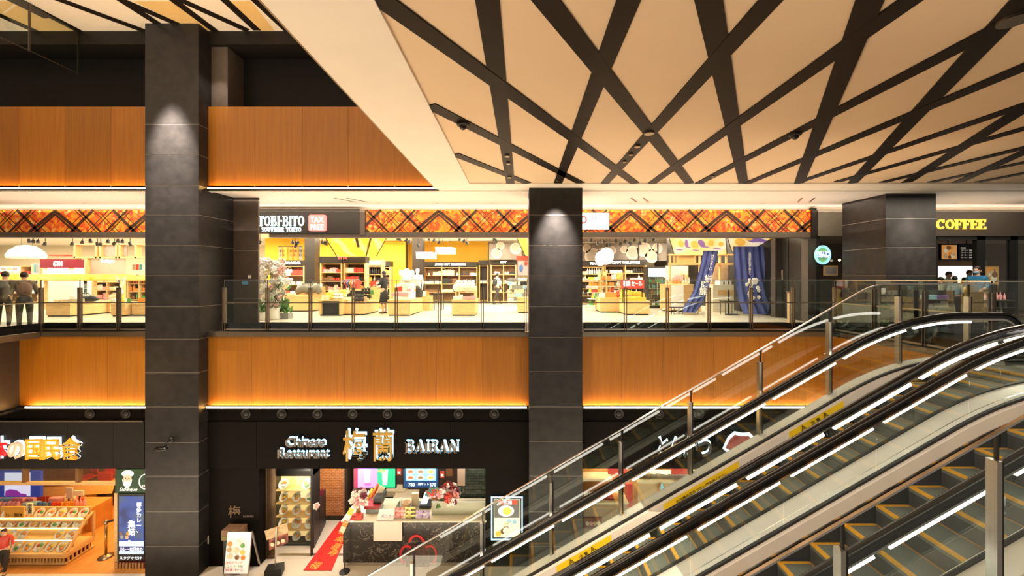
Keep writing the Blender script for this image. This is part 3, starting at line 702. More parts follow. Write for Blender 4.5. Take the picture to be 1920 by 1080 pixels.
def shelf(x0, x1, D, top, label, where, n=4, dep=.45, m=LOAK, header=None, hcol=None, back=None, kinds=('packet','carton','jar','bottle'), cols=('white','red','cream','orange','brown'), bays=2, z0=0.0, gap=.2, headtext=None, tcol=None, sc=1):
    X0, X1, Z = px(x0,D), px(x1,D), pz(top,D)
    s = T('shelf_unit', label, 'shelf')
    bx(X0,X1,D+dep-.02,D+dep,z0,Z).ob('back_panel', back or mat('brown_shelf_back', (.20,.11,.05), .6, noise=.2), s)
    for i in range(bays+1):
        x = X0+(X1-X0-.05)*i/bays; bx(x,x+.05,D,D+dep-.02,z0,Z).ob('upright', m, s)
    hz = Z-(.28 if header else .0)
    if header:
        h = bx(X0-.02,X1+.02,D-.03,D+dep,hz,Z).ob('header', header, s)
        if headtext: text(headtext, 'lettering', tcol or LEDW, h, (X0+X1)/2, D-.035, hz+.08, .12, .004, .01, align='CENTER')
    zs = [z0+.08+(hz-z0-.12)*i/n for i in range(n+1)]
    for i in range(bays):
        a = X0+(X1-X0-.05)*i/bays+.05; b = X0+(X1-X0-.05)*(i+1)/bays
        for j, z in enumerate(zs):
            bx(a,b,D+.01,D+dep-.02,z-.025,z).ob('shelf_board', m, s)
            if j < n and z > .3: rowgoods(where, a, b, D+.14, z, kinds, cols, gap=gap, sc=min(sc*1.25, (zs[1]-zs[0])/.27))
    return s
NSP = [0]
def spotlamp(x, y, D, where='over the shops left of the middle column', grp='black track spotlights in the shops'):
    NSP[0] += 1; s = T('track_spotlight', f'black track spotlight {where}', 'lamp', grp); X = px(x,D); z = pz(y,D)
    G().tube([(X,D,z+.02),(X,D,3.61 if D < 15.6 else 3.46)], .012, 6).ob('stem', BLACK, s)
    a = R.uniform(-.6,.6); G().tube([(X-.05*math.sin(a),D,z+.03),(X+.08*math.sin(a),D-.03,z-.09)], [.045,.06], 10).ob('lamp_head', BLACK, s)
def track(x0, x1, y, D, label):
    t = T('lighting_track', label, 'lighting track'); z = pz(y,D)+.15; bx(px(x0,D),px(x1,D),D-.02,D+.02,z,z+.04).ob('rail_bar', BLACK, t)
    for x in (x0+3, x1-3): G().tube([(px(x,D),D,z+.04),(px(x,D),D,3.61 if D < 15.6 else 3.46)], .008, 5).ob('hanger', BLACK, t)
def pendant(x, y, D, rx, rz_, label, sq=False, m=None):
    p = T('pendant_lamp', label, 'lamp'); X, z = px(x,D), pz(y,D)
    m = m or em('lamp_shade', (1,.84,.58), .4)
    if sq: bx(X-rx,X+rx,D-.5,D+.5,z-rz_,z+rz_).ob('shade', m, p); bx(X-rx-.01,X+rx+.01,D-.51,D+.51,z+rz_,z+rz_+.03).ob('shade_rim', WHITE, p)
    else: G().lathe([(.05,rz_),(rx*.45,rz_*.85),(rx*.85,rz_*.1),(rx,-rz_*.6),(rx*.95,-rz_),(.01,-rz_)], (X,D,z), 20).ob('shade', m, p, True)
    for dx in (-rx*.4, rx*.4): G().tube([(X+dx,D,z+rz_*.9),(X+dx,D,3.6)], .008, 5).ob('cord', BLACK, p)
# ---------------------------------------------------------------- people
def skinmesh(vs, es, rs, sub=1):
    me = bpy.data.meshes.new('skin'); me.from_pydata(vs, es, []); o = bpy.data.objects.new('skin', me); COL.objects.link(o)
    o.modifiers.new('s','SKIN'); sv = me.skin_vertices[0].data
    for i, r in enumerate(rs): sv[i].radius = r if isinstance(r, tuple) else (r, r)
    for v in sv: v.use_root = False
    sv[0].use_root = True
    m = o.modifiers.new('u','SUBSURF'); m.levels = sub; m.render_levels = sub
    dg = bpy.context.evaluated_depsgraph_get(); out = bpy.data.meshes.new_from_object(o.evaluated_get(dg))
    g = G(); g.v = [tuple(v.co) for v in out.vertices]; g.f = [tuple(p.vertices) for p in out.polygons]
    bpy.data.objects.remove(o); return g
SKIN = mat('skin', (.62,.36,.24), .5, noise=.06)
def person(label, x, y, z, h, rz, top, legs, hair='black', arms=((.03,-.05),(.03,-.05)), stride=0, lean=0, cap=None, mask=False, backpack=None, skirt=False, bag=None, mannequin=False, longhair=False, seated=False):
    s = h/1.7; P = T('person' if not mannequin else 'mannequin', label, 'person' if not mannequin else 'mannequin')
    sk = SKIN if not mannequin else WHITE
    ly = -lean
    J = {'pel':(0,0,.95),'sp':(0,ly*.4,1.14),'ch':(0,ly*.8,1.33),'nk':(0,ly,1.49),'hd':(0,ly-.015,1.575),'ht':(0,ly-.015,1.64)}
    rad = {'pel':(.135,.10),'sp':(.115,.09),'ch':(.145,.10),'nk':(.05,.05),'hd':(.068,.078),'ht':(.066,.082)}
    E = [('pel','sp'),('sp','ch'),('ch','nk'),('nk','hd'),('hd','ht')]
    for i, sg in enumerate((-1,1)):
        ax, ay = arms[i]; q = str(i)
        J['sh'+q] = (sg*.165, ly*.9, 1.41); J['el'+q] = (sg*(.21+ax*.3), ly*.9+.03+ay*.2, 1.13+abs(ay)*.25); 
        el = J['el'+q]; J['wr'+q] = (sg*(.20-abs(ay)*.25+ax), el[1]-.05+ay*.9, el[2]-.24+abs(ay)*.7)
        st_ = stride*sg
        if seated: J['hp'+q]=(sg*.09,0,.90); J['kn'+q]=(sg*.11,-.42,.88); J['an'+q]=(sg*.11,-.42,.48); J['to'+q]=(sg*.11,-.55,.44)
        else: J['hp'+q] = (sg*.09,0,.88); J['kn'+q] = (sg*.10,-st_*.22-.02,.49); J['an'+q] = (sg*.10,-st_*.45+.03,.09); J['to'+q] = (sg*.115,-st_*.45-.11,.045)
        rad.update({'sh'+q:.055,'el'+q:.042,'wr'+q:.028,'hp'+q:.085,'kn'+q:.058,'an'+q:.038,'to'+q:.036})
        E += [('ch','sh'+q),('sh'+q,'el'+q),('el'+q,'wr'+q),('pel','hp'+q),('hp'+q,'kn'+q),('kn'+q,'an'+q),('an'+q,'to'+q)]
    def build(keys, inflate, ends=None, rr={}):
        ks = [k for k in J if k in keys]; ix = {k:i for i,k in enumerate(ks)}
        vs = [tuple(c*s for c in (ends or {}).get(k, J[k])) for k in ks]
        rs = [tuple((v*inflate)*s for v in (rr.get(k, rad[k]) if isinstance(rr.get(k, rad[k]), tuple) else (rad[k],rad[k]))) for k in ks]
        return skinmesh(vs, [(ix[a],ix[b]) for a,b in E if a in ix and b in ix], rs)
    g = build(set(J), 1)
    hx, hy, hz = J['hd']; hz = (hz+.02)
    g.ell((0,(hy-.005)*s,(hz+.015)*s), .073*s,.088*s,.108*s, 12, 8)
    g.ell((0,(hy-.095)*s,(hz-.0)*s), .011*s,.016*s,.022*s, 6, 4)
    for sg in (-1,1): g.ell((sg*.076*s,(hy+.01)*s,(hz)*s), .010*s,.018*s,.028*s, 6, 4)
    for q, sg in (('0',-1),('1',1)):
        w = Vector(J['wr'+q]); e = Vector(J['el'+q]); d = (w-e).normalized(); c = w+d*.055
        g.ell(tuple(c*s), .022*s,.034*s,.045*s, 8, 5)
        sd = d.cross(Vector((1,0,0))).normalized()
        for k, ln in enumerate((.062,.075,.07,.055)):
            a = w+d*.085+sd*(k-1.5)*.018; b = a+d*ln*.5; e2 = b+(d*.8+Vector((-sg*.6,0,0))).normalized()*ln*.45
            g.tube([a*s,b*s,e2*s], [.0095*s,.009*s,.007*s], 6)
        a = w+d*.03-sd*.03; g.tube([a*s,(a-sd*.025+d*.025)*s,(a-sd*.03+d*.055)*s], [.011*s,.010*s,.008*s], 6)
    g.ob('body', sk, P, True)
    up = {'pel','sp','ch','nk','sh0','sh1','el0','el1','wr0','wr1'}
    wr = {k: tuple(Vector(J['el'+k[-1]])*.3+Vector(J[k])*.7) for k in ('wr0','wr1')}
    wr['nk'] = (0, ly*.95, 1.462); wr['pel'] = (0,0,.90)
    if top: build(up, 1.27, wr, {'nk':(.072,.066),'ch':(.158,.115)}).ob('shirt', top, P, True)
    if skirt:
        G().lathe([(.13*s,.98*s),(.16*s,.85*s),(.22*s,.42*s),(.21*s,.42*s)], (0,0,0), 14, sy=.8).ob('skirt', legs, P, True)
    elif legs: build({'pel','sp','hp0','hp1','kn0','kn1','an0','an1'}, 1.2, {'sp':(0,ly*.2,1.02)}, {'sp':(.125,.095)}).ob('trousers', legs, P, True)
    g = G()
    for q in '01':
        a, t_ = J['an'+q], J['to'+q]; g.ell((a[0]*s,(a[1]*.45+t_[1]*.55)*s,.04*s+(a[2]-.09)*s), .048*s,.13*s,.045*s, 8, 5)
    if not mannequin: g.ob('shoe', cm('black'), P, True)
    if hair:
        g = G().ell((0,(hy+.012)*s,(hz+.045)*s), .083*s,.095*s,.098*s, 12, 8)
        if longhair: g.ell((0,(hy+.04)*s,(hz-.08)*s), .08*s,.05*s,.15*s, 10, 6)
        g.ob('hair', mat('hair_'+hair, (.015,.011,.010) if hair == 'black' else (.06,.035,.02), .5, noise=.3), P, True)
        e = G()
        for sg in (-1,1): e.ell((sg*.028*s,(hy-.086)*s,(hz+.022)*s), .011*s,.006*s,.006*s, 6, 4)
        e.ob('eye', BLACK, P)
        if not mask: G().ell((0,(hy-.088)*s,(hz-.045)*s), .022*s,.006*s,.006*s, 6, 4).ob('mouth', mat('lips', (.35,.12,.1), .5, noise=.1), P)
    if mask: G().ell((0,(hy-.06)*s,(hz-.035)*s), .062*s,.05*s,.05*s, 10, 6).ob('face_mask', mat('mask_blue', (.25,.50,.72), .6, noise=.1), P, True)
    if cap:
        g = G().lathe([(.086*s,0),(.09*s,.03*s),(.075*s,.075*s),(.03*s,.1*s),(.001,.102*s)], (0,(hy)*s,(hz+.05)*s), 14); g.hprism([(-.06*s,(hy-.08)*s),(-.04*s,(hy-.15)*s),(.04*s,(hy-.15)*s),(.06*s,(hy-.08)*s)], (hz+.05)*s, (hz+.06)*s); g.ob('cap', cap, P, True)
    if backpack:
        g = G().ell((0,(ly*.8+.17)*s,1.22*s), .15*s,.09*s,.22*s, 10, 8)
        for sg in (-1,1): g.tube([(sg*.10*s,(.12+ly)*s,1.38*s),(sg*.11*s,(.0+ly)*s,1.475*s),(sg*.11*s,(-.13+ly)*s,1.35*s),(sg*.12*s,(-.1+ly)*s,1.15*s),(sg*.12*s,(.08+ly)*s,1.08*s)], .016*s, 6)
        g.ob('backpack', backpack, P, True)
    P.location = (x,y,z if not seated else z-.38); P.rotation_euler = (0,0,rz); return P
def ringarc(g, cx, cz, rx, rz_, a0, a1, w, y0, y1, n=14):
    a = [a0+(a1-a0)*i/n for i in range(n+1)]
    for t0, t1 in zip(a, a[1:]):
        g.prism([(cx+(rx+w/2)*math.cos(t0),cz+(rz_+w/2)*math.sin(t0)),(cx+(rx+w/2)*math.cos(t1),cz+(rz_+w/2)*math.sin(t1)),(cx+(rx-w/2)*math.cos(t1),cz+(rz_-w/2)*math.sin(t1)),(cx+(rx-w/2)*math.cos(t0),cz+(rz_-w/2)*math.sin(t0))], y0, y1)
# slab-serif capitals drawn from strokes on a cell of height 1
def slab(ch, tv=.16, th=.08, d=(0,.03)):
    g = G(); y0, y1 = d
    B = lambda x0,x1,z0,z1: g.prism([(x0,z0),(x1,z0),(x1,z1),(x0,z1)], y0, y1)
    def Lq(xa, za, xb, zb, w): g.prism([(xa-w/2,za),(xa+w/2,za),(xb+w/2,zb),(xb-w/2,zb)], y0, y1)
    sf = lambda x, z: B(x-tv*.9,x+tv*.9,z,z+th) if z == 0 else B(x-tv*.9,x+tv*.9,1-th,1)
    w = .8
    if ch == 'I': w = .36; B(.08,.28,0,1); sf(.18,0); sf(.18,1)
    elif ch == 'T': w = .74; B(.27,.47,0,1); B(0,.74,1-th,1); B(0,.08,.72,1); B(.66,.74,.72,1); sf(.37,0)
    elif ch in 'EF':
        w = .70; B(.08,.28,0,1); B(0,.68,1-th,1); B(.6,.68,.74,1); B(.28,.5,.46,.46+th); B(.46,.53,.38,.64)
        if ch == 'E': B(0,.70,0,th); B(.62,.70,0,.28)
        else: sf(.18,0)
    elif ch in 'OCQ':
        w = .82; ringarc(g,.41,.5,.31,.43,*((0,2*PI) if ch == 'O' else (.6,2*PI-.6)),.15,y0,y1,20)
        if ch == 'C': B(.62,.72,.66,1)
    elif ch in 'BRP':
        w = .78; B(.08,.28,0,1); sf(.15,0); sf(.15,1); B(.2,.45,1-th,1); B(.2,.45,.47,.47+th); ringarc(g,.42,.755,.20,.2,-PI/2,PI/2,.12,y0,y1,10)
        if ch == 'B': B(.2,.45,0,th); ringarc(g,.44,.27,.24,.22,-PI/2,PI/2,.14,y0,y1,10)
        if ch == 'R': Lq(.68,0,.42,.5,.17); B(.58,.8,0,th)
    elif ch == 'A': w = .86; Lq(.12,0,.43,1,.11); Lq(.72,0,.43,1,.2); B(.2,.6,.3,.3+th); sf(.12,0); sf(.72,0)
    elif ch == 'N': w = .86; B(.1,.2,0,1); B(.66,.76,0,1); Lq(.70,0,.16,1,.2); sf(.15,0); B(0,.25,1-th,1); sf(.71,1)
    elif ch == 'S': w = .66; ringarc(g,.33,.74,.20,.2,.3,PI*1.5,.13,y0,y1,12); ringarc(g,.33,.27,.22,.2,-PI*.85,PI/2,.13,y0,y1,12)
    elif ch == 'U': w = .82; B(.08,.26,.3,1); B(.6,.72,.3,1); ringarc(g,.4,.33,.23,.26,PI,2*PI,.14,y0,y1,12); sf(.17,1); sf(.66,1)
    elif ch == 'V': w = .84; Lq(.42,0,.14,1,.2); Lq(.42,0,.72,1,.11); sf(.14,1); sf(.72,1)
    elif ch == 'Y': w = .84; Lq(.42,.45,.14,1,.2); Lq(.42,.45,.72,1,.11); B(.32,.52,0,.48); sf(.14,1); sf(.72,1); sf(.42,0)
    elif ch == 'K': w = .84; B(.08,.28,0,1); sf(.18,0); sf(.18,1); Lq(.25,.42,.70,1,.11); Lq(.72,0,.38,.58,.2); sf(.7,1); sf(.72,0)
    elif ch == 'X': w = .8; Lq(.1,0,.7,1,.11); Lq(.68,0,.12,1,.2); sf(.14,0); sf(.66,0); sf(.14,1); sf(.66,1)
    elif ch == '.': w = .25; B(.05,.2,.42,.58)
    elif ch == "'": w = .2; B(.04,.16,.72,1)
    elif ch == 'L': w = .66; B(.08,.28,0,1); B(0,.66,0,th); B(.58,.66,0,.28); sf(.18,1)
    return g, w
def slabtext(s, m, parent, x, y, z, h, tot, depth=.03, gap=.06, heights=None, name='letter', back=None, boff=(.0,.0), grow=1.0):
    gs = []; cx = 0
    for i, ch in enumerate(s):
        if ch == ' ': cx += .5; continue
        g, w = slab(ch, d=(0,depth/h)); k = heights[i] if heights else 1
        gs.append((g, cx, k)); cx += w*k+gap
    sx = tot/(cx-gap); out = []
    for g, c, k in gs:
        g.v = [((a*k)*sx, b*h, d*h*k) for a,b,d in g.v]
        o = g.ob(name, m, parent); o.location = (x+c*sx, y, z); out.append(o)
    return out
# ================================================================ UPPER FLOOR SIGNS
GLOW = em('cyan_white', (.78,.97,1), 1.5); REDG = em('sign_red', (1,.22,.20), 1.1); DKP = mat('sign_board', (.035,.030,.026), .4, noise=.15)
yS = SHOP-.10
s = T('shop_sign', 'dark sign board with glowing white letters and a red rounded square', 'sign')
bx(px(478,SHOP),px(676,SHOP),yS,SHOP,FZ0-.04,FZ1+.02).ob('board', DKP, s)
slabtext('TOBI.BITO', GLOW, s, px(485,yS), yS-.035, pz(424,yS), (424-405)*yS/F, (571-485)*yS/F)
slabtext('SOUVENIR', GLOW, s, px(491,yS), yS-.03, pz(434.5,yS), 8*yS/F, 42*yS/F); slabtext('TOKYO', GLOW, s, px(537,yS), yS-.03, pz(434.5,yS), 8*yS/F, 28*yS/F)
def rrect(x0,x1,z0,z1,r,n=4):
    return [(cx+r*math.cos(a+i*PI/2/n), cz+r*math.sin(a+i*PI/2/n)) for cx,cz,a in ((x1-r,z1-r,0),(x0+r,z1-r,PI/2),(x0+r,z0+r,PI),(x1-r,z0+r,1.5*PI)) for i in range(n+1)]
q = G().prism(rrect(px(580,yS),px(613,yS),pz(434,yS),pz(403,yS),.07), yS-.05, yS).ob('red_light_box', REDG, s)
WG = em('white_sign', (1,.93,.90), 1.6)
text('TAX', 'lettering', WG, q, px(583,yS), yS-.055, pz(417,yS), .17, .004, .02, mw=.43); text('FREE', 'lettering', WG, q, px(583,yS), yS-.055, pz(431,yS), .17, .004, .02, mw=.43)
s = T('shop_sign', 'white light box sign on the orange frieze beside the middle column', 'sign')
bx(px(1085,yS),px(1142,yS),yS,SHOP-.04,pz(430,yS),pz(399,yS)).ob('light_box', em('light_box', (1,.97,.95), 1.0), s)
text('Japan', 'lettering', cm('blue'), s, px(1110,yS), yS-.006, pz(411,yS), .12, .004)
ringarc(q2 := G(), px(1094,yS), pz(412,yS), .09, .10, -2.2, 2.2, .05, yS-.006, yS-.002); q2.ob('red_mark', em('mark_red', (.9,.1,.12), .7), s)
# coffee shop
s = T('shop_sign', 'wide grey sign band with yellow serif letters at the right', 'sign')
GREYP = mat('taupe_panel', (.075,.062,.05), .45, noise=.12)
bx(px(1745,SHOP),px(2150,SHOP),SHOP-.08,SHOP,pz(443,SHOP),pz(395,SHOP)).ob('board', GREYP, s)
YG = em('sign_yellow', (1,.68,.07), 1.05)
yc = SHOP-.08
slabtext('COFFEE', YG, s, px(1754,yc), yc-.05, pz(430,yc), (430-412)*yc/F, (1846-1754)*yc/F, .04)
bx(px(1530,SHOP),px(1576,SHOP)+.9,SHOP-.08,SHOP,pz(443,SHOP),pz(395,SHOP)).ob('board', mat('grey_green_panel', (.20,.18,.14), .4, noise=.1), label='plain grey sign panel between the orange frieze and the right column', cat='sign')
st('window_1', bx(px(1528,SHOP),px(1536,SHOP),SHOP-.03,SHOP+.05,0,pz(443,SHOP)), BLACK)
st('window_2', bx(px(1750,SHOP),px(1757,SHOP),SHOP-.03,SHOP+.05,0,pz(443,SHOP)), BLACK)
for i, (a, b) in enumerate(((1829,1845),(1892,1906))): st(f'trim_{20+i}', bx(px(a,SHOP),px(b,SHOP),SHOP-.04,SHOP+.08,0,pz(443,SHOP)), BLACK)
st('trim_24', bx(px(1755,SHOP),px(2150,SHOP),SHOP-.04,SHOP+.06,pz(450,SHOP),pz(443,SHOP)), BLACK)
for i, (a, b) in enumerate(((1845,1892),(1906,2100))):
    st(f'window_{3+i}', bx(px(a,SHOP),px(b,SHOP),SHOP,SHOP+.02,.05,pz(450,SHOP)), GLASS)
st('window_5', bx(px(1536,SHOP),px(1600,SHOP),SHOP,SHOP+.02,.05,pz(443,SHOP)), GLASS)
st('wall_cafe', bx(9.6,34,18.5,18.7,0,3.6), mat('cafe_wall', (.14,.09,.06), .6, noise=.2)); st('ceiling_cafe', bx(9.6,34,SHOP+.31,18.5,3.0,3.1), mat('cafe_ceiling', (.35,.28,.22), .6, noise=.1))
st('wall_cafe_side', bx(px(1528,SHOP)-.15,px(1528,SHOP)-.02,SHOP,26.9,0,3.59), DARKM)
# counter back light and menu boards
c = T('back_counter', 'brightly lit white back wall of the coffee counter below the menu boards', 'counter'); Dq = 17
bx(px(1745,Dq),px(1845,Dq),Dq,Dq+.1,pz(530,Dq),pz(499,Dq)).ob('lit_panel', em('counter_white', (1,.90,.80), 1.25), c)
bx(px(1745,Dq),px(1900,Dq),Dq-.5,Dq,0,pz(530,Dq)).ob('base_cabinet', cm('brown'), c); bx(px(1745,Dq),px(1845,Dq),Dq-.1,Dq,pz(499,Dq),pz(490,Dq)).ob('shelf_board', cm('tan'), c)
def foodface(parent, x0, x1, y, z0, z1, cols, n=9):
    for i in range(n):
        g = G().lathe([(.001,-.006),(1,-.006),(1,0),(.001,0)], (0,0,0), 12, ax='y'); r_ = (z1-z0)*R.uniform(.12,.2)
        g.v = [(a*r_, b, c_*r_) for a,b,c_ in g.v]
        o = g.ob('food_picture', em('food_'+cols[i%len(cols)], tuple(v*.9 for v in PAL[cols[i%len(cols)]]), .55), parent); o.location = (x0+r_+(x1-x0-2*r_)*R.random(), y-.001*i, z0+r_+(z1-z0-2*r_)*R.random())
for i, (a, b, lb) in enumerate(((1730,1760,'dark menu screen half hidden by the right column'),(1764,1795,'lit menu screen with pictures of pastries'),(1798,1830,'dark menu screen with lines of white writing'))):
    m_ = T('menu_screen', lb, 'screen'); D = 16.5
    bx(px(a,D),px(b,D),D,D+.08,pz(488,D),pz(457,D)).ob('frame', BLACK, m_); G().tube([(px((a+b)/2,D),D+.04,pz(457,D)),(px((a+b)/2,D),D+.04,3.01)], .015, 6).ob('hanger', BLACK, m_)
    if i == 1:
        f_ = bx(px(a+1.5,D),px(b-1.5,D),D-.012,D,pz(486,D),pz(459.5,D)).ob('picture', em('pastry', (.65,.30,.08), .7), m_); foodface(f_, px(a+2,D), px(b-2,D), D-.016, pz(486,D), pz(460,D), ['cream','orange','brown','tan'], 8)
    else:
        for j in range(5): text('コーヒー  350' if j else 'MENU', 'lettering', em('menu_text', (.9,.8,.7), .6), m_, px(a+3,D), D-.01, pz(466+j*4.5,D), .055, .003)
q = T('poster', 'framed poster of golden waffles beside the coffee shop door', 'poster'); D = 13.6
bx(px(1846,D),px(1873,D),D,D+.03,pz(534,D),pz(499,D)).ob('frame', cm('tan'), q); bx(px(1847,D),px(1872,D),D-.01,D,pz(533,D),pz(500,D)).ob('picture', em('waffle', (.55,.28,.07), .5), q); foodface(q, px(1847,D), px(1872,D), D-.015, pz(532,D), pz(501,D), ['orange','tan','cream','brown'], 12)
# oval neon sign: the mark of the coffee shop
n = T('neon_sign', 'oval green and blue glowing neon sign in the window left of the right column', 'sign'); D = SHOP-.15; cxn, czn = px(1542,D), pz(478,D); rxn, rzn = 14*D/F, 17*D/F
G().lathe([(.001,0),(1,0),(1,.04),(.001,.04)], (0,0,0), 28, ax='y').ob('backing', em('neon_green', (.25,.60,.25), .4), n); o = bpy.data.objects[-1] if False else None
for c_ in bpy.data.objects:
    if c_.parent == n: c_.scale = (rxn,1,rzn); c_.location = (cxn,D,czn)
NB = em('neon_blue', (.35,.75,1), .9)
g = G(); ringarc(g, cxn, czn, rxn, rzn, 0, 2*PI, .035, D-.03, D-.005, 30); g.ob('outer_tube', NB, n); g = G(); ringarc(g, cxn, czn, rxn*.84, rzn*.86, 0, 2*PI, .015, D-.03, D-.005, 30); g.ob('inner_tube', NB, n)
g = G().box(cxn-rxn*1.02,cxn+rxn*1.02,D-.02,D-.004,czn-.09,czn+.10).ob('band', em('neon_navy', (.03,.10,.35), .5), n)
slabtext("TULLY'S", em('neon_white', (.85,1,1), 1.2), n, cxn-rxn*.92, D-.04, czn-.01, .11, rxn*1.84, .02); slabtext('COFFEE', em('neon_white', (.85,1,1), 1.2), n, cxn-rxn*.8, D-.04, czn-.08, .055, rxn*1.6, .02)
p = T('small_picture', 'small framed picture under the oval neon sign', 'picture frame'); bx(px(1545,D),px(1571,D),D,D+.03,pz(517,D),pz(498,D)).ob('frame', cm('tan'), p); bx(px(1548,D),px(1568,D),D-.006,D,pz(514,D),pz(501,D)).ob('picture', cm('grey'), p)
l = T('wall_lamp', 'tiny bright lamp beside the right column and the neon sign', 'lamp'); G().ell((px(1574,D),D,pz(488,D)), .035,.035,.035).ob('bulb', em('bulb', (1,.75,.4), 6), l, True); G().tube([(px(1574,D),D,pz(488,D)),(px(1580,D),D+.1,pz(490,D))], .01, 5).ob('arm', BLACK, l)

# ================================================================ UPPER FLOOR SHOPS
BR = mat('bright_cream', (.9,.82,.62), .6, noise=.05)
YW = mat('yellow_wall', (.90,.55,.035), .6, alt=(.85,.45,.02), nscale=.6)
st('wall_yellow', bx(px(497,22),px(760,22),22,22.1,0,3.6), YW); st('wall_yellow_rear', bx(px(765,24),px(915,24),24,24.1,0,3.6), YW)
st('ceiling_drop', bx(px(484,16)-.3,px(990,16)+1,15.6,21.9,3.45,3.6), WHITE)
DCOL = mat('dark_brown_post', (.014,.009,.006), .5, noise=.1)
for a, b, t_, D, lb in ((571,590,464,19,'behind the orchids'),(773,792,464,20,'behind the mannequin')):
    st('pillar', bx(px(a,D),px(b,D),D,D+.5,0,3.44), DCOL).__setitem__('label', 'dark square pillar '+lb)
# --- left shop
for x, y in ((55,450),(63,451),(72,451),(85,456),(136,456),(155,453),(170,450),(183,456),(189,457),(203,451),(215,455),(222,450),(230,451),(244,456)): spotlamp(x, y, 15.5)
track(40,271,450,15.5,'black lighting track across the left shop ceiling')
pendant(50,472,18,.62,.30,'large white dome pendant lamp in the left shop')
s = T('exchange_kiosk', 'maroon kiosk with white letters and a glowing white panel in the left shop', 'kiosk'); D = 19
bx(px(75,D),px(136,D),D,D+.5,pz(502,D),pz(486,D)).ob('fascia', mat('kiosk_maroon', (.20,.008,.03), .5, noise=.1), s); bx(px(75,D),px(136,D),D+.1,D+.5,0,pz(502,D)).ob('cabinet', cm('white'), s)
bx(px(87,D),px(124,D),D+.04,D+.1,pz(517,D),pz(502,D)).ob('lit_panel', em('kiosk_pink', (1,.62,.68), 1.0), s); text('GTN', 'lettering', LEDW, s, px(100,D), D-.01, pz(499,D), .24, .01, .02, mw=17*D/F)
bx(px(94,D),px(123,D),D-.05,D+.3,pz(480,D),pz(477.5,D)).ob('red_header', cm('red'), s)
s = T('timber_rack', 'high timber rack with glass lockers at the right of the left shop', 'rack'); D = 20
for a in (138,178,186,216,222,252): bx(px(a,D),px(a+3,D),D,D+.3,pz(484,D),pz(458,D)).ob('upright', LOAK, s)
bx(px(138,D),px(275,D),D,D+.35,pz(459,D),pz(456.5,D)).ob('top_beam', LOAK, s); bx(px(138,D),px(275,D),D,D+.35,pz(484,D),pz(481,D)).ob('bottom_beam', LOAK, s)
for a in (138,160): bx(px(a,D),px(a+3,D),D,D+.3,0,pz(484,D)).ob('post', LOAK, s)
bx(px(182,D),px(217,D),D+.15,D+.2,pz(480,D),pz(461,D)).ob('locker_glass', mat('smoky_locker', (.35,.30,.26), .25, noise=.2), s); bx(px(223,D),px(232,D),D+.15,D+.2,pz(480,D),pz(461,D)).ob('locker_glass', mat('smoky_locker', (.35,.30,.26), .25), s)
s = T('wall_sign', 'taupe wall panel with small white lettering below the timber frame', 'sign'); bx(px(167,D),px(230,D),D+.1,D+.15,pz(517,D),pz(485,D)).ob('panel', mat('taupe_wall', (.40,.32,.25), .6, noise=.05), s); text('Tokyo', 'lettering', LEDW, s, px(184,D), D+.09, pz(492,D), .2, .01)
for a, b, c_, d_, co in ((0,37,500,509,'white'),(58,74,494,513,'pink'),(247,270,494,508,'white')):
    D = 21; s = T('wall_picture', {0:'row of little white pictures at the far left of the shop',58:'pale pink framed notice left of the maroon kiosk',247:'white poster at the right end of the left shop'}[a], 'picture')
    bx(px(a,D),px(b,D),D,D+.03,pz(d_,D),pz(c_,D)).ob('board', cm(co), s)
    for k in range(3): bx(px(a+2+k*(b-a-4)/3,D),px(a+(k+.8)*(b-a-4)/3+2,D),D-.01,D,pz(d_-2,D),pz(c_+2,D)).ob('picture', cm(R.choice(['teal','red','tan','grey'])), s)
D = 17.5; s = T('counter_canopy', 'long yellow patterned band above the left shop counters', 'canopy'); bx(px(-60,D),px(168,D),D,D+.4,pz(526.5,D),pz(514,D)).ob('band', mat('yellow_band', (.85,.55,.06), .6, alt=(.9,.72,.2), nscale=3), s)
bx(px(172,D),px(232,D),D,D+.4,pz(526.5,D),pz(514,D)).ob('band', MATS['yellow_band'], s); bx(px(235,D),px(275,D),D,D+.4,pz(526.5,D),pz(517,D)).ob('band', MATS['yellow_band'], s)
for x in (-40,77,170,233): bx(px(x,D),px(x+3,D),D+.1,D+.2,0,pz(526,D)).ob('post', LOAK, s)
shelf(-30,72,21.5,498,'long shelf unit behind the two shoppers in the left shop','on the far left shelves',4,bays=3,kinds=('carton','packet','bag'),cols=('white','cream','red','blue'),gap=.26)
shelf(78,165,19.6,524,'low white shelf unit under the maroon kiosk','on the low shelf under the kiosk',3,bays=3,kinds=('packet','carton','shirt'),cols=('white','lightblue','red','white'),m=WHITE,gap=.26)
shelf(172,228,18.4,527,'low shelf unit with sweets below the taupe panel','on the low shelf below the taupe panel',3,bays=2,kinds=('packet','carton'),cols=('white','pink','brown','cream'),gap=.22)
shelf(236,285,17.6,515,'dark goods shelf at the right end of the left shop','on the shelf at the right end of the left shop',4,bays=2,kinds=('jar','bottle','carton'),cols=('red','orange','brown','green'),gap=.2)
t, X0, X1, D, z = table(86,131,594,568,1.5,'light oak display box at the front of the left shop')
rowgoods('on the front oak box of the left shop', X0, X1, D+.3, z, ['stack','carton'], ['white','cream','grey'], .3); rowgoods('on the front oak box of the left shop', X0, X1, D+.8, z, ['carton','bag'], ['white','white','cream'], .26)
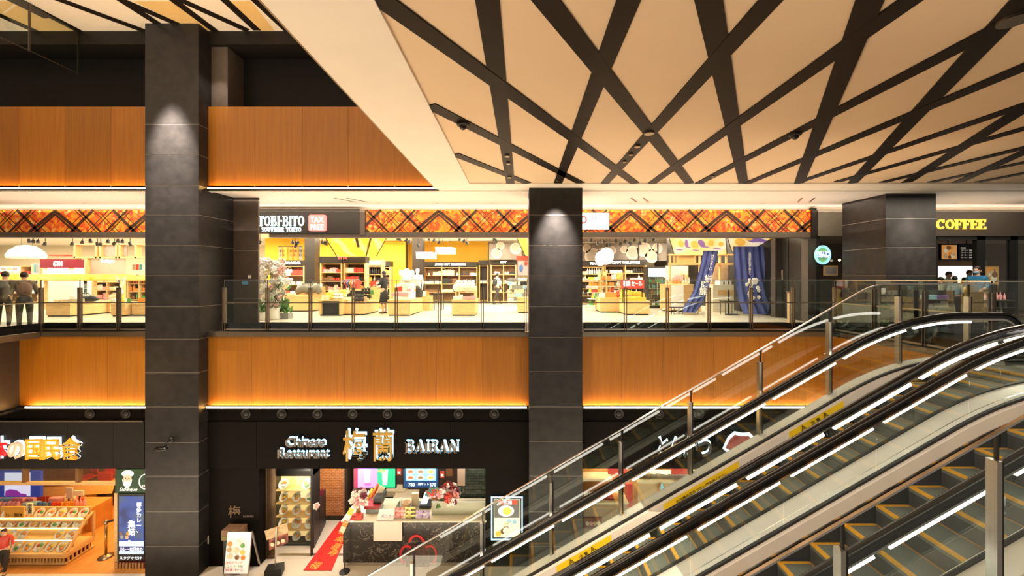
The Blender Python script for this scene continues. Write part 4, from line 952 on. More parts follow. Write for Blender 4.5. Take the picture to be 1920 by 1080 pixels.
b = T('duffel_bag', 'black soft bag lying on the front oak box of the left shop', 'bag'); G().tube([(X0+.68,D+.5,z+.10),(X0+.85,D+.52,z+.13),(X0+1.15,D+.55,z+.13),(X0+1.3,D+.56,z+.10)], [.04,.12,.12,.04], 10).ob('bag_body', cm('black'), b, True); G().tube([(X0+.8,D+.45,z+.2),(X0+.9,D+.4,z+.33),(X0+1.1,D+.4,z+.33),(X0+1.2,D+.45,z+.2)], .012, 6).ob('strap', cm('black'), b)
t, X0, X1, D, z = table(167,206,589,568,1.2,'light oak display box in the middle of the left shop', D=15.6)
rowgoods('on the middle oak box of the left shop', X0, X1, D+.3, z, ['carton','packet','stack'], ['white','cream','pink'], .24); rowgoods('on the middle oak box of the left shop', X0, X1, D+.8, z+.0, ['bag','carton'], ['white','cream'], .26)
t, X0, X1, D, z = table(208,234,593,569,1.2,'narrow light oak display box near the tall column', D=14.4)
rowgoods('on the narrow oak box near the tall column', X0, X1, D+.25, z, ['packet','plush'], ['green','yellow','cream'], .18)
t, X0, X1, D, z = table(247,290,593,569,1.2,'light oak display box half hidden by the tall column', D=14.6)
rowgoods('on the oak box half hidden by the tall column', X0, X1, D+.25, z, ['packet','carton'], ['orange','yellow','brown'], .2)
vase = T('leaf_vase', 'white twiggy arrangement on the left shop counter', 'plant'); D = 16.5; X = px(227,D)
G().lathe([(.05,0),(.08,.08),(.04,.2),(.05,.22)], (X,D,.75), 10).ob('vase', WHITE, vase, True)
for k in range(12):
    a = k*.55; G().tube([(X,D,.9),(X+.12*math.cos(a),D+.1*math.sin(a),1.3),(X+.2*math.cos(a),D+.15*math.sin(a),1.5)], [.006,.01,.002], 4).ob('twig', WHITE, vase)
KH = mat('khaki_cloth', (.16,.125,.085), .8, noise=.25, nscale=12); DKC = mat('dark_cloth', (.035,.028,.026), .8, noise=.3)
pk = mat('tan_pack', (.20,.10,.07), .7, noise=.2)
person('shopper in dark clothes with black hair at the far left edge', px(7,10.9), 10.9, 0, 1.58, -2.5, mat('brown_cloth', (.09,.045,.035), .8, noise=.3), DKC, arms=((.05,-.12),(.05,-.12)), backpack=cm('black'), lean=.10)
person('shopper in a khaki jacket with a tan backpack seen from behind', px(46,10.8), 10.8, 0, 1.56, -2.2, KH, DKC, arms=((.07,-.12),(.07,-.12)), backpack=pk, lean=.10)
# --- souvenir shop in the middle
for x, y in ((484,452),(488,453),(549,453),(555,454),(559,454),(555,460),(604,453),(609,454),(612,455)): spotlamp(x, y, 15.8)
for x, y in ((745,446),(750,447),(762,449),(768,452),(804,446),(814,449),(823,453),(862,447),(870,450),(875,454),(926,447),(930,450),(784,459)): spotlamp(x, y, 16)
for a, b, y, D in ((484,530,446,15),(570,612,447,15),(740,775,445,15.8),(800,826,445,15.8),(858,880,446,15.8),(920,935,446,15.8)): track(a, b, y, D, f'short black lighting track over {({484:"the orchids",570:"the grey bag table",740:"the mannequin",800:"the low black stand",858:"the low oak island",920:"the bowl poster"})[a]}')
def banner(a, b, t_, bt, D, c, label): 
    q = T('hanging_banner', label, 'banner'); bx(px(a,D),px(b,D),D,D+.02,pz(bt,D),pz(t_,D)).ob('cloth', c, q); bx(px(a,D)-.02,px(b,D)+.02,D-.01,D+.03,pz(t_,D),pz(t_,D)+.03).ob('rod', BLACK, q)
    return q
for a, b, c, lb in ((522,529,'tan','leftmost narrow banner with dark writing on the yellow wall'),(532,538,'yellow','plain yellow banner second from the left on the yellow wall'),(541,548,'orange','deep orange banner in the middle of the yellow wall'),(551,558,'orange','orange banner with a dark edge fourth on the yellow wall'),(561,566,'grey','greyish narrow banner right of the orange ones')):
    q = banner(a, b, 463, 488, 21.6, cm(c), lb)
    if c in ('tan','grey','orange'): text('東京', 'lettering', BLACK, q, px(a+1.5,21.6), 21.59, pz(473,21.6), .12, .003); text('土産', 'lettering', BLACK, q, px(a+1.5,21.6), 21.59, pz(480,21.6), .12, .003)
shelf(530,570,20.6,488,'back shelf with dark header left of the dark pillar','on the back shelf left of the dark pillar',4,bays=1,header=DCOL,kinds=('carton','bag'),cols=('white','white','red','cream'),gap=.25,headtext='SOUVENIR')
shelf(592,601,19.5,490,'narrow shelf beside the dark pillar','on the narrow shelf beside the dark pillar',3,bays=1,header=DCOL,kinds=('carton',),cols=('orange','red'),gap=.2)
# white flower stand
fs = T('flower_arrangement', 'tall congratulatory stand of white orchids beside the brown pilaster', 'flowers'); D = 13.4
X = px(510,D); G().lathe([(.20,0),(.26,.05),(.22,.35),(.27,.40)], (X,D,0), 14).ob('pot', WHITE, fs, True)
pet = G()
for k in range(5): a = k*2*PI/5; pet.ell((.045*math.cos(a),-.01,.045*math.sin(a)), .035,.012,.035, 6, 4)
pet.ell((0,-.025,0), .014,.014,.014, 6, 4)
pm = {c: None for c in ('white','cream','pink')}
for c in pm: pm[c] = pet.mesh('flower_'+c, mat('petal_'+c, {'white':(.9,.88,.82),'cream':(.9,.8,.55),'pink':(.85,.5,.45)}[c], .6, noise=.06), True)
LEAF = mat('leaf_green', (.10,.26,.05), .5, noise=.4, nscale=10)
lf = G().add([(0,0,0),(.05,-.02,.08),(0,-.03,.2),(-.05,-.02,.08),(0,0,.08)], [(0,1,4),(1,2,4),(2,3,4),(3,0,4)]).mesh('leaf', LEAF)
for k in range(190):
    t_ = R.random(); z = .45+1.55*t_; w = .62*(1-abs(t_-.62)*.9)
    a = R.uniform(0, 2*PI); rr = w*math.sqrt(R.random())
    o = mk(pm[R.choice(['white','white','white','cream','pink'])], 'flower', fs, (X+rr*math.cos(a), D+rr*.5*math.sin(a), z)); o.rotation_euler = (R.uniform(-.5,.5), R.uniform(0,6), R.uniform(-.8,.8)); sc = R.uniform(1.0,1.7); o.scale = (sc,sc,sc)
for k in range(60):
    t_ = R.random(); z = .3+(.35 if k < 35 else 1.3)*t_; a = R.uniform(0, 2*PI); rr = R.uniform(.2,.6)
    o = mk(lf, 'leaf', fs, (X+rr*math.cos(a), D+rr*.5*math.sin(a), z)); o.rotation_euler = (R.uniform(-.8,.8), R.uniform(-1,1), a); o.scale = (1.4,1.4,1.4)
for k in range(6): G().tube([(X,D,.35),(X+.2*math.cos(k),D+.1*math.sin(k),1.1),(X+.4*math.cos(k),D+.15*math.sin(k),1.8)], .01, 5).ob('stem', LEAF, fs)
pt = T('potted_plant', 'low green plant in a white pot at the foot of the orchids', 'plant'); X2 = px(494,13.2)
G().lathe([(.12,0),(.16,.02),(.15,.26),(.17,.28)], (X2,13.2,0), 12).ob('pot', WHITE, pt, True)
for k in range(22): o = mk(lf, 'leaf', pt, (X2+R.uniform(-.12,.12), 13.2+R.uniform(-.1,.1), .26)); o.rotation_euler = (R.uniform(-.9,.9), R.uniform(-.9,.9), R.uniform(0,6)); o.scale = (1.5,1.5,1.5)
for (xx, zz, lb) in ((530,.0,'bushy green plant in a grey trough at the right foot of the orchids'),):
    pt = T('potted_plant', lb, 'plant'); X2 = px(xx,13.6); bx(X2-.35,X2+.25,13.5,13.8,0,.2).ob('trough', cm('grey'), pt)
    for k in range(50): o = mk(lf, 'leaf', pt, (X2+R.uniform(-.36,.25), 13.65+R.uniform(-.12,.12), .16+R.uniform(0,.15))); o.rotation_euler = (R.uniform(-.9,.9), R.uniform(-.9,.9), R.uniform(0,6)); o.scale = (1.3,1.3,1.3)
# grey bag table
t, X0, X1, D, z = table(535,585,584,555,1.2,'light oak table carrying the grey tote bags', D=16.4, open_front=False)
rowgoods('in front of the grey bags', X0, X1-.7, D+.15, z, ['jar'], ['cream','red','white'], .13)
for dx, lb in ((.45,'left'),(.95,'right')):
    b = T('tote_bag', f'{lb} one of two grey cloth bags slumped on the oak table', 'bag'); G().tube([(X0+dx-.28,D+.5,z+.10),(X0+dx-.1,D+.5,z+.26),(X0+dx+.12,D+.5,z+.3),(X0+dx+.25,D+.5,z+.12)], [.08,.18,.2,.1], 10).ob('bag_body', mat('grey_canvas', (.20,.19,.16), .8, noise=.3), b, True)
    G().tube([(X0+dx-.1,D+.42,z+.4),(X0+dx,D+.4,z+.6),(X0+dx+.12,D+.42,z+.4)], .014, 6).ob('handle', MATS['grey_canvas'], b)
rowgoods('behind the grey bags', X0, X1, D+1.0, z+.35, ['card','carton'], ['white','white','grey'], .2)
bx(X0,X1,D+.85,D+1.15,z,z+.35).ob('display_riser', LOAK, label='light oak riser behind the grey tote bags', cat='riser')
# main goods island with plush toys
t, X0, X1, D, z = table(598,640,592,562,1.3,'oak island table with a black front panel piled with plush toys', D=14.6, open_front=True)
for r_ in range(3): rowgoods('piled on the island table', X0, X1, D+.2+.3*r_, z+.09*r_, ['plush','plush','packet'], ['cream','cream','white','tan','yellow'], .17, sc=.9)
t, X0b, X1b, Db, zb = table(641,684,591,566,1.5,'lower oak display box at the right of the island table', D=14.9)
for r_ in range(3): rowgoods('on the right half of the island', X0b, X1b, Db+.2+.35*r_, zb+.12*r_, ['plush','stack','packet'], ['green','white','cream','black','tan'], .19)
shelf(600,641,17.6,481,'tall wooden shelf unit with dark header under the yellow canopy, left bay','in the left bay under the yellow canopy',5,bays=1,header=DCOL,kinds=('packet','carton','jar'),cols=('red','white','brown','pink','cream'),gap=.17,headtext='',sc=.9)
shelf(644,685,17.6,481,'tall wooden shelf unit with dark header under the yellow canopy, right bay','in the right bay under the yellow canopy',5,bays=1,header=DCOL,kinds=('packet','carton','bottle'),cols=('white','red','orange','black','cream'),gap=.17,headtext='',sc=.9)
s = T('header_sign', 'small glowing red word on the dark shelf header', 'sign'); text('おすすめ', 'lettering', em('head_red', (1,.12,.08), 1.5), s, px(633,17.5), 17.5, pz(486,17.5), .13, .02, .015, mw=.42)
for k, c in enumerate(('black','red','blue','orange','pink','red')): 
    o = put('shirt', c, px(648+k*4.6,16.6), 16.6, .95, 'hung in front of the right bay', PI/2-.2)
bx(px(645,16.6),px(674,16.6),16.58,16.62,1.33,1.35).ob('clothes_rail', CHROME, label='chrome rail with hanging shirts before the right bay', cat='rail')
# yellow canopies
def canopymat(nm, a, b, c, sc):
    m = bpy.data.materials.new(nm); m.use_nodes = True; n_ = m.node_tree; L = n_.links; p = n_.nodes['Principled BSDF']
    tc = n_.nodes.new('ShaderNodeTexCoord'); w = n_.nodes.new('ShaderNodeTexWave'); w.inputs['Scale'].default_value = sc; w.inputs['Distortion'].default_value = 9; w.inputs['Detail'].default_value = 2; w.inputs['Detail Scale'].default_value = .9
    L.new(tc.outputs['Object'], w.inputs['Vector']); cr = n_.nodes.new('ShaderNodeValToRGB'); e = cr.color_ramp.elements
    e[0].color = (*a,1); e[0].position = .1; e[1].color = (*b,1); e[1].position = .5; q_ = e.new(.97); q_.color = (*c,1)
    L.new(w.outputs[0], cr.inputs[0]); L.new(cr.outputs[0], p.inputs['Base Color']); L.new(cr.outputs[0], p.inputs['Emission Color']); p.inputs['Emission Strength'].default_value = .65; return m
CAN = canopymat('canopy_yellow', (.9,.72,.25), (.9,.5,.02), (.85,.62,.05), .35)
WAV = canopymat('canopy_waves', (.92,.82,.60), (.92,.74,.40), (.90,.66,.26), .28)
def canopy(label, x0t, x1t, yt, x0b, x1b, yb, D, Db, m, ytr=None):
    c = T('canopy', label, 'canopy')
    A = [(px(x0t,D),D,pz(yt,D)),(px(x1t,D),D,pz(ytr or yt,D)),(px(x1b,Db),Db,pz(yb,Db)),(px(x0b,Db),Db,pz(yb,Db))]
    g = G(); g.add(A+[(p[0],p[1]+.06,p[2]+.02) for p in A], [(0,1,2,3),(7,6,5,4),(0,4,5,1),(1,5,6,2),(2,6,7,3),(3,7,4,0)]); g.ob('printed_face', m, c)
    for a, b in ((0,3),(1,2)): G().bar(A[a], A[b], .03, .04).ob('edge_trim', BLACK, c)
    if m.name == 'canopy_waves':
        V = [Vector(p) for p in A]; f_ = lambda u, v: (V[0]*(1-u)+V[1]*u)*(1-v)+(V[3]*(1-u)+V[2]*u)*v+Vector((0,-.012,-.012))
        for k, (u, v, ru, rv, th_, c_) in enumerate(((.28,.30,.035,.26,.15,'p'),(.55,.28,.06,.22,-.2,'p'),(.60,.5,.09,.05,.3,'p'),(.12,.7,.07,.04,.25,'p'),(.42,.72,.07,.035,.3,'p'),(.82,.62,.08,.05,.3,'p'),(.18,.3,.06,.22,.1,'g'),(.42,.35,.07,.25,0,'g'),(.72,.25,.06,.2,.1,'g'),(.9,.3,.05,.15,.1,'g'),(.30,.5,.05,.04,.5,'p')) if ytr is None and D > 14.5 else ((.62,.25,.22,.16,.2,'p'),(.66,.42,.16,.08,.1,'w'),(.25,.35,.12,.25,0,'g'),(.45,.15,.08,.1,0,'g'),(.9,.3,.06,.2,0,'g'),(.85,.55,.08,.08,.2,'p'))):
            pts = [f_(min(.98,max(.02,u+ru*math.cos(t)*math.cos(th_)-rv*.4*math.sin(t)*math.sin(th_))), min(.96,max(.03,v+rv*math.sin(t)*math.cos(th_)+ru*math.cos(t)*math.sin(th_)))) for t in [i*PI/8 for i in range(16)]]
            pts = [p+Vector((0,-.002*k,-.002*k)) for p in pts]
            G().add(pts, [tuple(range(16))]).ob('wave_print', em('wave_'+c_, {'p':(.26,.14,.42),'g':(.88,.52,.08),'w':(.9,.85,.75)}[c_], .5), c)
    return c
canopy('sloping marbled yellow canopy above the tall shelf unit', 609,695,443,631,686,480,15.2,17.4,CAN)
canopy('narrow side wing of the marbled yellow canopy', 697,726,443,687,706,480,15.2,17.0,CAN)
c = T('spotlight_bar', 'short black bar lamp set in the yellow canopy', 'lamp'); G().bar((px(669,15),14.95,pz(446,15)), (px(674,16.2),16.1,pz(463,16.2)), .09, .05).ob('lamp_body', BLACK, c)
shelf(688,716,18.6,487,'shelf with a pale lit header right of the yellow canopy','on the shelf right of the yellow canopy',5,bays=1,header=cm('tan'),kinds=('packet','bottle'),cols=('yellow','cream','black','green'),gap=.16,headtext='SWEETS')
shelf(718,732,21,490,'narrow back shelf beside the person in black','on the narrow back shelf',5,bays=1,header=DCOL,kinds=('packet',),cols=('yellow','brown','black'),gap=.16)
t, X0, X1, D, z = table(694,716,575,538,.8,'oak cash counter right of the tall shelf unit', D=18.0)
rowgoods('on the oak cash counter', X0, X1, D+.2, z, ['bag','packet'], ['red','orange','white'], .2)
person('shopper in a long black coat beside the yellow canopy', px(720,15.6), 15.6, 0, 1.66, -PI/2-.3, mat('black_coat', (.02,.018,.022), .8, noise=.3), mat('black_coat', (.02,.018,.022), .8), skirt=True, arms=((.03,-.2),(.03,-.25)), longhair=True)
# pink and white display tables
t, X0, X1, D, z = table(727,769,592,562,1.9,'oak display box below the white shirt bust', D=14.6)
for r_ in range(4): bx(X0+.1,X1-.15,D+.35+r_*.25,D+.36+.25+r_*.25,z,z+.12+.16*r_).ob('step_riser', cm('white'), t) ; rowgoods('on the stepped stand below the white bust', X0+.1, X1-.15, D+.45+r_*.25, z+.12+.16*r_, ['packet','carton','stack'], ['white','red','pink','cream'], .17)
bst = T('shirt_bust', 'white t-shirt bust standing on the stepped stand', 'mannequin'); Xb = (X0+X1)/2-.05
G().tube([(Xb,D+1.2,z+.6),(Xb,D+1.2,z+.8)], .03, 8).ob('neck_post', CHROME, bst); g = G().lathe([(.16,0),(.19,.1),(.22,.32),(.20,.42),(.08,.50),(.05,.54)], (Xb,D+1.2,z+.66), 14, sy=.6); g.ell((Xb-.24,D+1.2,z+1.0), .07,.06,.14, 8, 6).ell((Xb+.24,D+1.2,z+1.0), .07,.06,.14, 8, 6); g.ob('t_shirt', WHITE, bst, True)
o = put('shirt', 'orange', px(766,16), 16, 1.0, 'hung beside the white bust'); put('shirt', 'orange', px(768,15.8), 15.8, .7, 'hung beside the white bust')
m = person('mannequin in a white t-shirt and cap with a black skirt behind the oak box', px(783,16.4), 16.4, .15, 1.6, .1, WHITE, cm('black'), hair=None, cap=WHITE, skirt=True, mannequin=True)
bx(px(776,16.4),px(790,16.4),16.15,16.65,0,.15).ob('mannequin_plinth', LOAK, label='oak plinth under the mannequin', cat='plinth')
put('bag', 'red', px(775,16.2), 16.0, .8, 'in the mannequin display')
rowgoods('beside the mannequin', px(793,17), px(806,17), 17, .62, ['packet','bag'], ['white','orange','black'], .2); bx(px(790,17),px(808,17),16.8,17.4,0,.62).ob('display_cabinet', LOAK, label='plain oak cabinet right of the mannequin', cat='cabinet')
st_ = T('stand', 'low black metal stand on the shop floor right of the mannequin', 'stand'); D = 17
for a in (814,828): 
    for dy in (0,.4): G().tube([(px(a,D),D+dy,0),(px(a,D),D+dy,.72)], .018, 6).ob('leg', BLACK, st_)
bx(px(812,D),px(830,D),D-.05,D+.45,.70,.73).ob('top', BLACK, st_)
pendant(800,480,19,.38,.13,'wide white square lamp left of the yellow rear wall', True); pendant(836,471,19,.40,.13,'white square lamp hanging in front of the yellow rear wall', True)
shelf(794,895,23,491,'long back shelf with a dark lettered header on the yellow rear wall','on the long back shelf',4,bays=3,header=DCOL,kinds=('carton','packet','jar','bag'),cols=('white','black','white','brown','cream'),gap=.24,headtext='JAPAN GIFT SELECTION')
s = shelf(898,915,23,488,'dark panelled shelf between the long back shelf and the bowl poster','in the dark panelled shelf',2,bays=1,header=DCOL,back=DCOL,kinds=('carton',),cols=('white',),gap=.3)
shelf(920,968,22,487,'back shelf with dark header under the bowl poster','on the shelf under the bowl poster',4,bays=2,header=DCOL,kinds=('carton','bowl','jar'),cols=('white','cream','black','white'),gap=.22,headtext='GIFT')
t, X0, X1, D, z = table(847,891,592,562,1.2,'low oak island with two tiers of white goods', D=14.6)
for zz, dd in ((0,.2),(.30,.75)):
    if zz: bx(X0+.05,X1-.05,D+.5,D+1.15,z,z+.02).ob('tier', DCOL, t); bx(X0+.05,X1-.05,D+.5,D+1.15,z+.28,z+.31).ob('tier', LOAK, t); bx(X1-.1,X1-.05,D+.5,D+1.15,z+.02,z+.28).ob('tier_side', LOAK, t); bx(X0+.05,X0+.10,D+.5,D+1.15,z+.02,z+.28).ob('tier_side', LOAK, t)
    rowgoods('on the low oak island', X0+.05, X1-.05, D+dd, z+zz+.01, ['packet','carton'], ['red','white','pink'] if not zz else ['lightblue','white','white'], .17)
for r_ in range(3): rowgoods('heaped on top of the low oak island', X0+.02, X1-.02, D+.6+.2*r_, z+.31+.07*r_, ['stack','plush','bag'], ['white','white','cream'], .22)
p = T('wall_poster', 'large grey photograph of white bowls at the back of the souvenir shop', 'poster'); D = 21.5
GP = mat('grey_photo', (.22,.18,.15), .6, alt=(.13,.10,.08), nscale=1.2)
def bowlposter(p, x0, x1, yt, yb, D, blobs):
    bx(px(x0,D),px(x1,D),D,D+.04,pz(yb,D),pz(yt,D)).ob('printed_panel', GP, p)
    for x, y, r_ in blobs:
        X, Z, q = px(x,D), pz(y,D), r_*D/F
        G().lathe([(.001,-.012),(q,-.012),(q,0),(.001,0)], (X,D-.001,Z), 20, ax='y').ob('bowl_picture', mat('photo_white', (.52,.44,.35), .6, noise=.1), p); G().lathe([(.001,-.005),(q*.72,-.005),(q*.72,0),(.001,0)], (X,D-.013,Z+q*.1), 18, ax='y').ob('bowl_picture', mat('photo_shade', (.36,.29,.23), .6, noise=.1), p)
bowlposter(p, 917, 978, 457, 487, D, ((931,475,10),(938,461,8),(967,466,11)))
person('woman in white top and black trousers carrying a black bag deep in the shop', px(932,21.0), 21.0, 0, 1.62, PI-.7, WHITE, DKC, stride=.9, backpack=cm('black'), arms=((.03,-.1),(.03,-.1)))
rk = T('postcard_rack', 'wire rack full of small postcards beside the middle column', 'rack'); D = 16.2
for a in (952,970,988): G().tube([(px(a,D),D,0),(px(a,D),D,1.35)], .012, 6).ob('post', CHROME, rk)
for k in range(7): G().tube([(px(952,D),D,.3+k*.16),(px(988,D),D,.3+k*.16)], .006, 5).ob('wire_shelf', CHROME, rk); rowgoods('in the wire postcard rack', px(952,D), px(988,D), D-.02, .31+k*.16, ['card'], ['white','grey','cream','black','lightblue'], .13, .005, .85)
t, X0, X1, D, z = table(970,992,582,558,.8,'small oak box by the middle column', D=15.8)
s = T('hanging_sign', 'red and blue hanging sign left of the middle column', 'sign'); D = 17; bx(px(968,D),px(992,D),D,D+.05,pz(488,D),pz(480,D)).ob('red_board', cm('red'), s); G().tube([(px(980,D),D+.02,pz(480,D)),(px(980,D),D+.02,3.46)], .012, 6).ob('hanger', BLACK, s); bx(px(971,D),px(990,D),D+.01,D+.04,pz(516,D),pz(490,D)).ob('poster_board', cm('pink'), s); G().ell((px(977,D),D,pz(503,D)), .09,.02,.16, 8, 6).ob('blue_figure', cm('blue'), s); G().ell((px(986,D),D,pz(494,D)), .08,.02,.1, 8, 6).ob('red_figure', cm('red'), s)
canopy('yellow canopy corner beside the middle column', 968,1000,444,985,1000,480,15.0,17.0,CAN)
# --- right souvenir shop
for x, y in ((1108,449),(1120,455),(1131,452),(1143,458),(1155,450),(1163,456),(1172,452),(1181,455),(1190,449),(1200,454),(1210,450),(1226,448)): spotlamp(x, y, 15.5, 'in the dark ceiling right of the middle column', 'track spotlights right of the middle column')
track(1100,1250,447,15.5,'black lighting track right of the middle column'); track(1105,1235,452,16.5,'second black lighting track deeper in the right shop')
st('ceiling_dark', bx(px(1092,15),px(1255,15),15.7,21,3.3,3.45), mat('dark_shop_ceiling', (.13,.095,.07), .6, noise=.3))
st('wall_partition', bx(px(1250,19),px(1262,19),18.5,19,0,3.44), DCOL)
p = T('wall_poster', 'long grey photograph of bowls and dishes right of the middle column', 'poster')
bowlposter(p, 1088, 1250, 456, 489, 21.5, ((1112,481,16),(1100,466,8),(1130,476,12),(1146,470,9),(1186,474,13),(1207,468,14),(1222,480,13),(1232,466,10),(1170,468,7)))
for a, b in ((1136,1139),(1196,1198),(1232,1234)): bx(px(a,21.5),px(b,21.5),21.44,21.49,pz(489,21.5),pz(456,21.5)).ob('panel_joint', DCOL, p)
BK = mat('dark_shelf_back', (.10,.07,.05), .6, noise=.2)
shelf(1090,1132,20.5,489,'back shelf of dark jars just right of the middle column','on the back shelf right of the middle column',5,bays=1,header=DCOL,back=BK,kinds=('jar','carton','bottle'),cols=('white','black','cream','pink'),gap=.18,headtext='TEA')
shelf(1134,1212,21,487,'long back shelf with dark header under the bowl photograph','on the long back shelf under the bowl photograph',5,bays=2,header=DCOL,back=BK,kinds=('jar','carton','bottle'),cols=('white','black','cream','pink','white'),gap=.2,headtext='CRAFT TABLEWARE')
for k, (x, y, kx, rr) in enumerate(((1137,480,.30,.36),(1126,485,.22,.3))):
    g = T('hanging_lantern', ('large','smaller')[k]+' glowing white paper lantern over the right shop', 'lantern'); D = 16.5; X, z = px(x,D), pz(y,D)
    G().lathe([(.05,-rr),(kx*.8,-rr*.8),(kx,-rr*.2),(kx,rr*.3),(kx*.7,rr*.8),(.05,rr)], (X,D,z), 16).ob('paper_shade', em('lantern_white', (1,.88,.70), 1.0), g, True); G().tube([(X,D,z+rr),(X,D,3.3)], .008, 5).ob('cord', BLACK, g)
s = T('shelf_unit', 'free-standing goods rack with pale posts in the right shop', 'shelf'); D = 16.6
for a in (1125,1136,1166): bx(px(a,D),px(a+2.5,D),D,D+.5,0,pz(510,D)).ob('upright', LOAK, s)
for k in range(5):
    z = .25+k*.27; bx(px(1105,D),px(1168,D),D+.02,D+.48,z-.02,z).ob('shelf_board', WHITE, s); rowgoods('on the free-standing rack of the right shop', px(1105,D), px(1166,D), D+.15, z, ['packet','carton','plush'], ['white','red','orange','yellow','brown','green'], .18, sc=.85)
s = T('banner_board', 'red board with white lettering on top of the chest counter', 'sign'); D = 15.0
bx(px(1165,D),px(1208,D),D,D+.04,pz(541,D),pz(524,D)).ob('board', cm('red'), s); text('福袋 セール', 'lettering', WG, s, px(1168,D), D-.006, pz(536,D), .17, .004, .01, mw=36*D/F)
for a in (1168,1204): bx(px(a,D),px(a+1.5,D),D+.04,D+.07,.45,pz(524,D)).ob('stake', BLACK, s)
t, X0, X1, D, z = table(1174,1218,591,564,1.4,'plain oak chest counter below the red board', D=14.9)
for r_ in range(3): rowgoods('heaped on the oak chest counter', X0, X1, D+.2+r_*.3, z+.1*r_, ['packet','carton','stack'], ['lightblue','yellow','yellow','cream','green'][r_:], .2)
t, X0, X1, D, z = table(1125,1166,577,558,1.0,'low slanted oak box left of the chest counter', D=16.0)
rowgoods('on the low slanted oak box', X0, X1, D+.2, z, ['plush','packet'], ['red','orange','white','purple'], .18)
f = T('drinks_fridge', 'tall double glass-door drinks fridge with bluish light', 'fridge'); D = 18; X0, X1 = px(1216,D), px(1251,D)
bx(X0,X1,D+.1,D+.7,0,pz(500,D)).ob('cabinet', cm('black'), f); bx(X0+.02,X1-.02,D+.08,D+.1,pz(519,D),pz(503,D)).ob('lit_header', em('fridge_light', (.45,.70,.85), .6), f)
for k in range(2):
    a = X0+k*(X1-X0)/2; b = a+(X1-X0)/2
    d = bx(a+.01,b-.01,D,D+.02,.1,pz(503,D)).ob('door', GLASSG, f); bx(b-.05,b-.03,D-.03,D,.6,1.2).ob('handle', CHROME, d)
for k in range(5): z = .15+k*.26; bx(X0+.03,X1-.03,D+.03,D+.09,z-.015,z).ob('wire_shelf', CHROME, f); rowgoods('in the drinks fridge', X0+.03, X1-.05, D+.06, z, ['bottle'], ['black','white','green','teal','brown'], .11, .003, .75)
# timber stall with wave canopies and blue curtains
s = T('timber_stall', 'light timber stall with a gable rail under the wave patterned canopy', 'stall'); D = 16.5
for a in (1256,1264,1270,1303,1312,1350,1362): bx(px(a,D),px(a+2.4,D),D,D+.12,0 if a in (1256,1312,1350) else pz(497,D),pz(478,D)).ob('post', LOAK, s)
bx(px(1255,D),px(1375,D),D-.02,D+.14,pz(497,D),pz(493,D)).ob('cross_beam', LOAK, s); bx(px(1255,D),px(1375,D),D-.02,D+.14,pz(479,D),pz(476,D)).ob('cross_beam', LOAK, s); bx(px(1273,D),px(1302,D),D+.03,D+.06,pz(493,D),pz(479,D)).ob('board', LOAK, s)
bx(px(1264,D),px(1308,D),D+.9,D+.95,.6,pz(497,D)).ob('back_wall', cm('cream'), s)
rowgoods('hung in the timber stall', px(1265,D), px(1290,D), D+.8, 1.25, ['shirt'], ['pink','white','black'], .22, 0, .8); rowgoods('on the stall counter', px(1265,D), px(1305,D), D+.3, pz(533,D)+.02, ['carton','bottle'], ['white','orange','black'], .2)
for x, c in ((1294,'orange'),(1301,'tan')): put('bag', c, px(x,D), D+.85, 1.3, 'hung at the right of the timber stall')
t, X0, X1, D, z = table(1252,1300,572,533,.9,'pale oak counter of the timber stall', D=16.3)
bx(px(1258,D),px(1281,D),D-.04,D-.01,.1,pz(535,D)).ob('white_panel', WHITE, t)
bn = T('bench', 'thin-legged black bench before the timber stall', 'bench'); D = 15.2
for a in (1259,1264,1273,1280,1309): G().tube([(px(a,D),D,0),(px(a,D),D,.25)], .012, 5).ob('leg', BLACK, bn)
bx(px(1257,D),px(1311,D),D-.02,D+.3,.25,.28).ob('seat', BLACK, bn)
canopy('wide sloping canopy with yellow and purple waves left of the big curtain', 1255,1361,447,1264,1363,476,14.6,16.2,WAV)
c = canopy('right canopy with purple waves above the large blue curtain', 1363,1453,443,1372,1447,471,14.4,15.9,WAV)
NOREN = mat('indigo_cloth', (.075,.10,.32), .75, alt=(.035,.05,.19), nscale=2, stretch=(4,4,.4)); NORD = mat('navy_cloth', (.012,.020,.075), .8, noise=.2)
def curtain(label, rows, D, nm, m, wav=6):
    # rows: (y, xl, xr, dD)
    c = T('curtain', label, 'curtain'); n = 28; g = G(); vs = []
    for j, (y, a, b, dd) in enumerate(rows):
        for i in range(n+1):
            t = i/n; d = D+dd+.05*math.sin(t*wav*2*PI+j*.3)*(.4+j*.15)
            vs.append((px(a+(b-a)*t, D+dd), d, pz(y, D+dd)))
    k = len(rows); fs = [(j*(n+1)+i, j*(n+1)+i+1, (j+1)*(n+1)+i+1, (j+1)*(n+1)+i) for j in range(k-1) for i in range(n)]
    o_ = len(vs); vs += [(x, y+.012, z) for x,y,z in vs]; fs += [tuple(reversed([v+o_ for v in f])) for f in fs]
    g.add(vs, fs); g.ob('cloth', m, c, True); return c
cl = curtain('narrower blue curtain with white writing sweeping down to the left', [(470,1319,1347,0),(495,1314,1342,-.05),(520,1308,1335,-.1),(545,1301,1327,-.15),(560,1293,1323,-.2),(572,1285,1317,-.25),(586,1281,1306,-.3)], 15.4, 'c', NOREN, 3)
cr = curtain('wide dark blue curtain with white writing and white flowers in the middle of the stall', [(462,1375,1436,0),(490,1377,1438,-.05),(515,1379,1442,-.1),(540,1381,1449,-.15),(560,1385,1457,-.2),(575,1391,1466,-.3),(589,1396,1474,-.35)], 15.0, 'c', NOREN, 5)
for k, ch in enumerate('日本の手仕事と暮らし'): text(ch, 'lettering', WHITE, cr, px(1401,14.7), 14.62, pz(478+k*4.1,14.7), .075, .004)
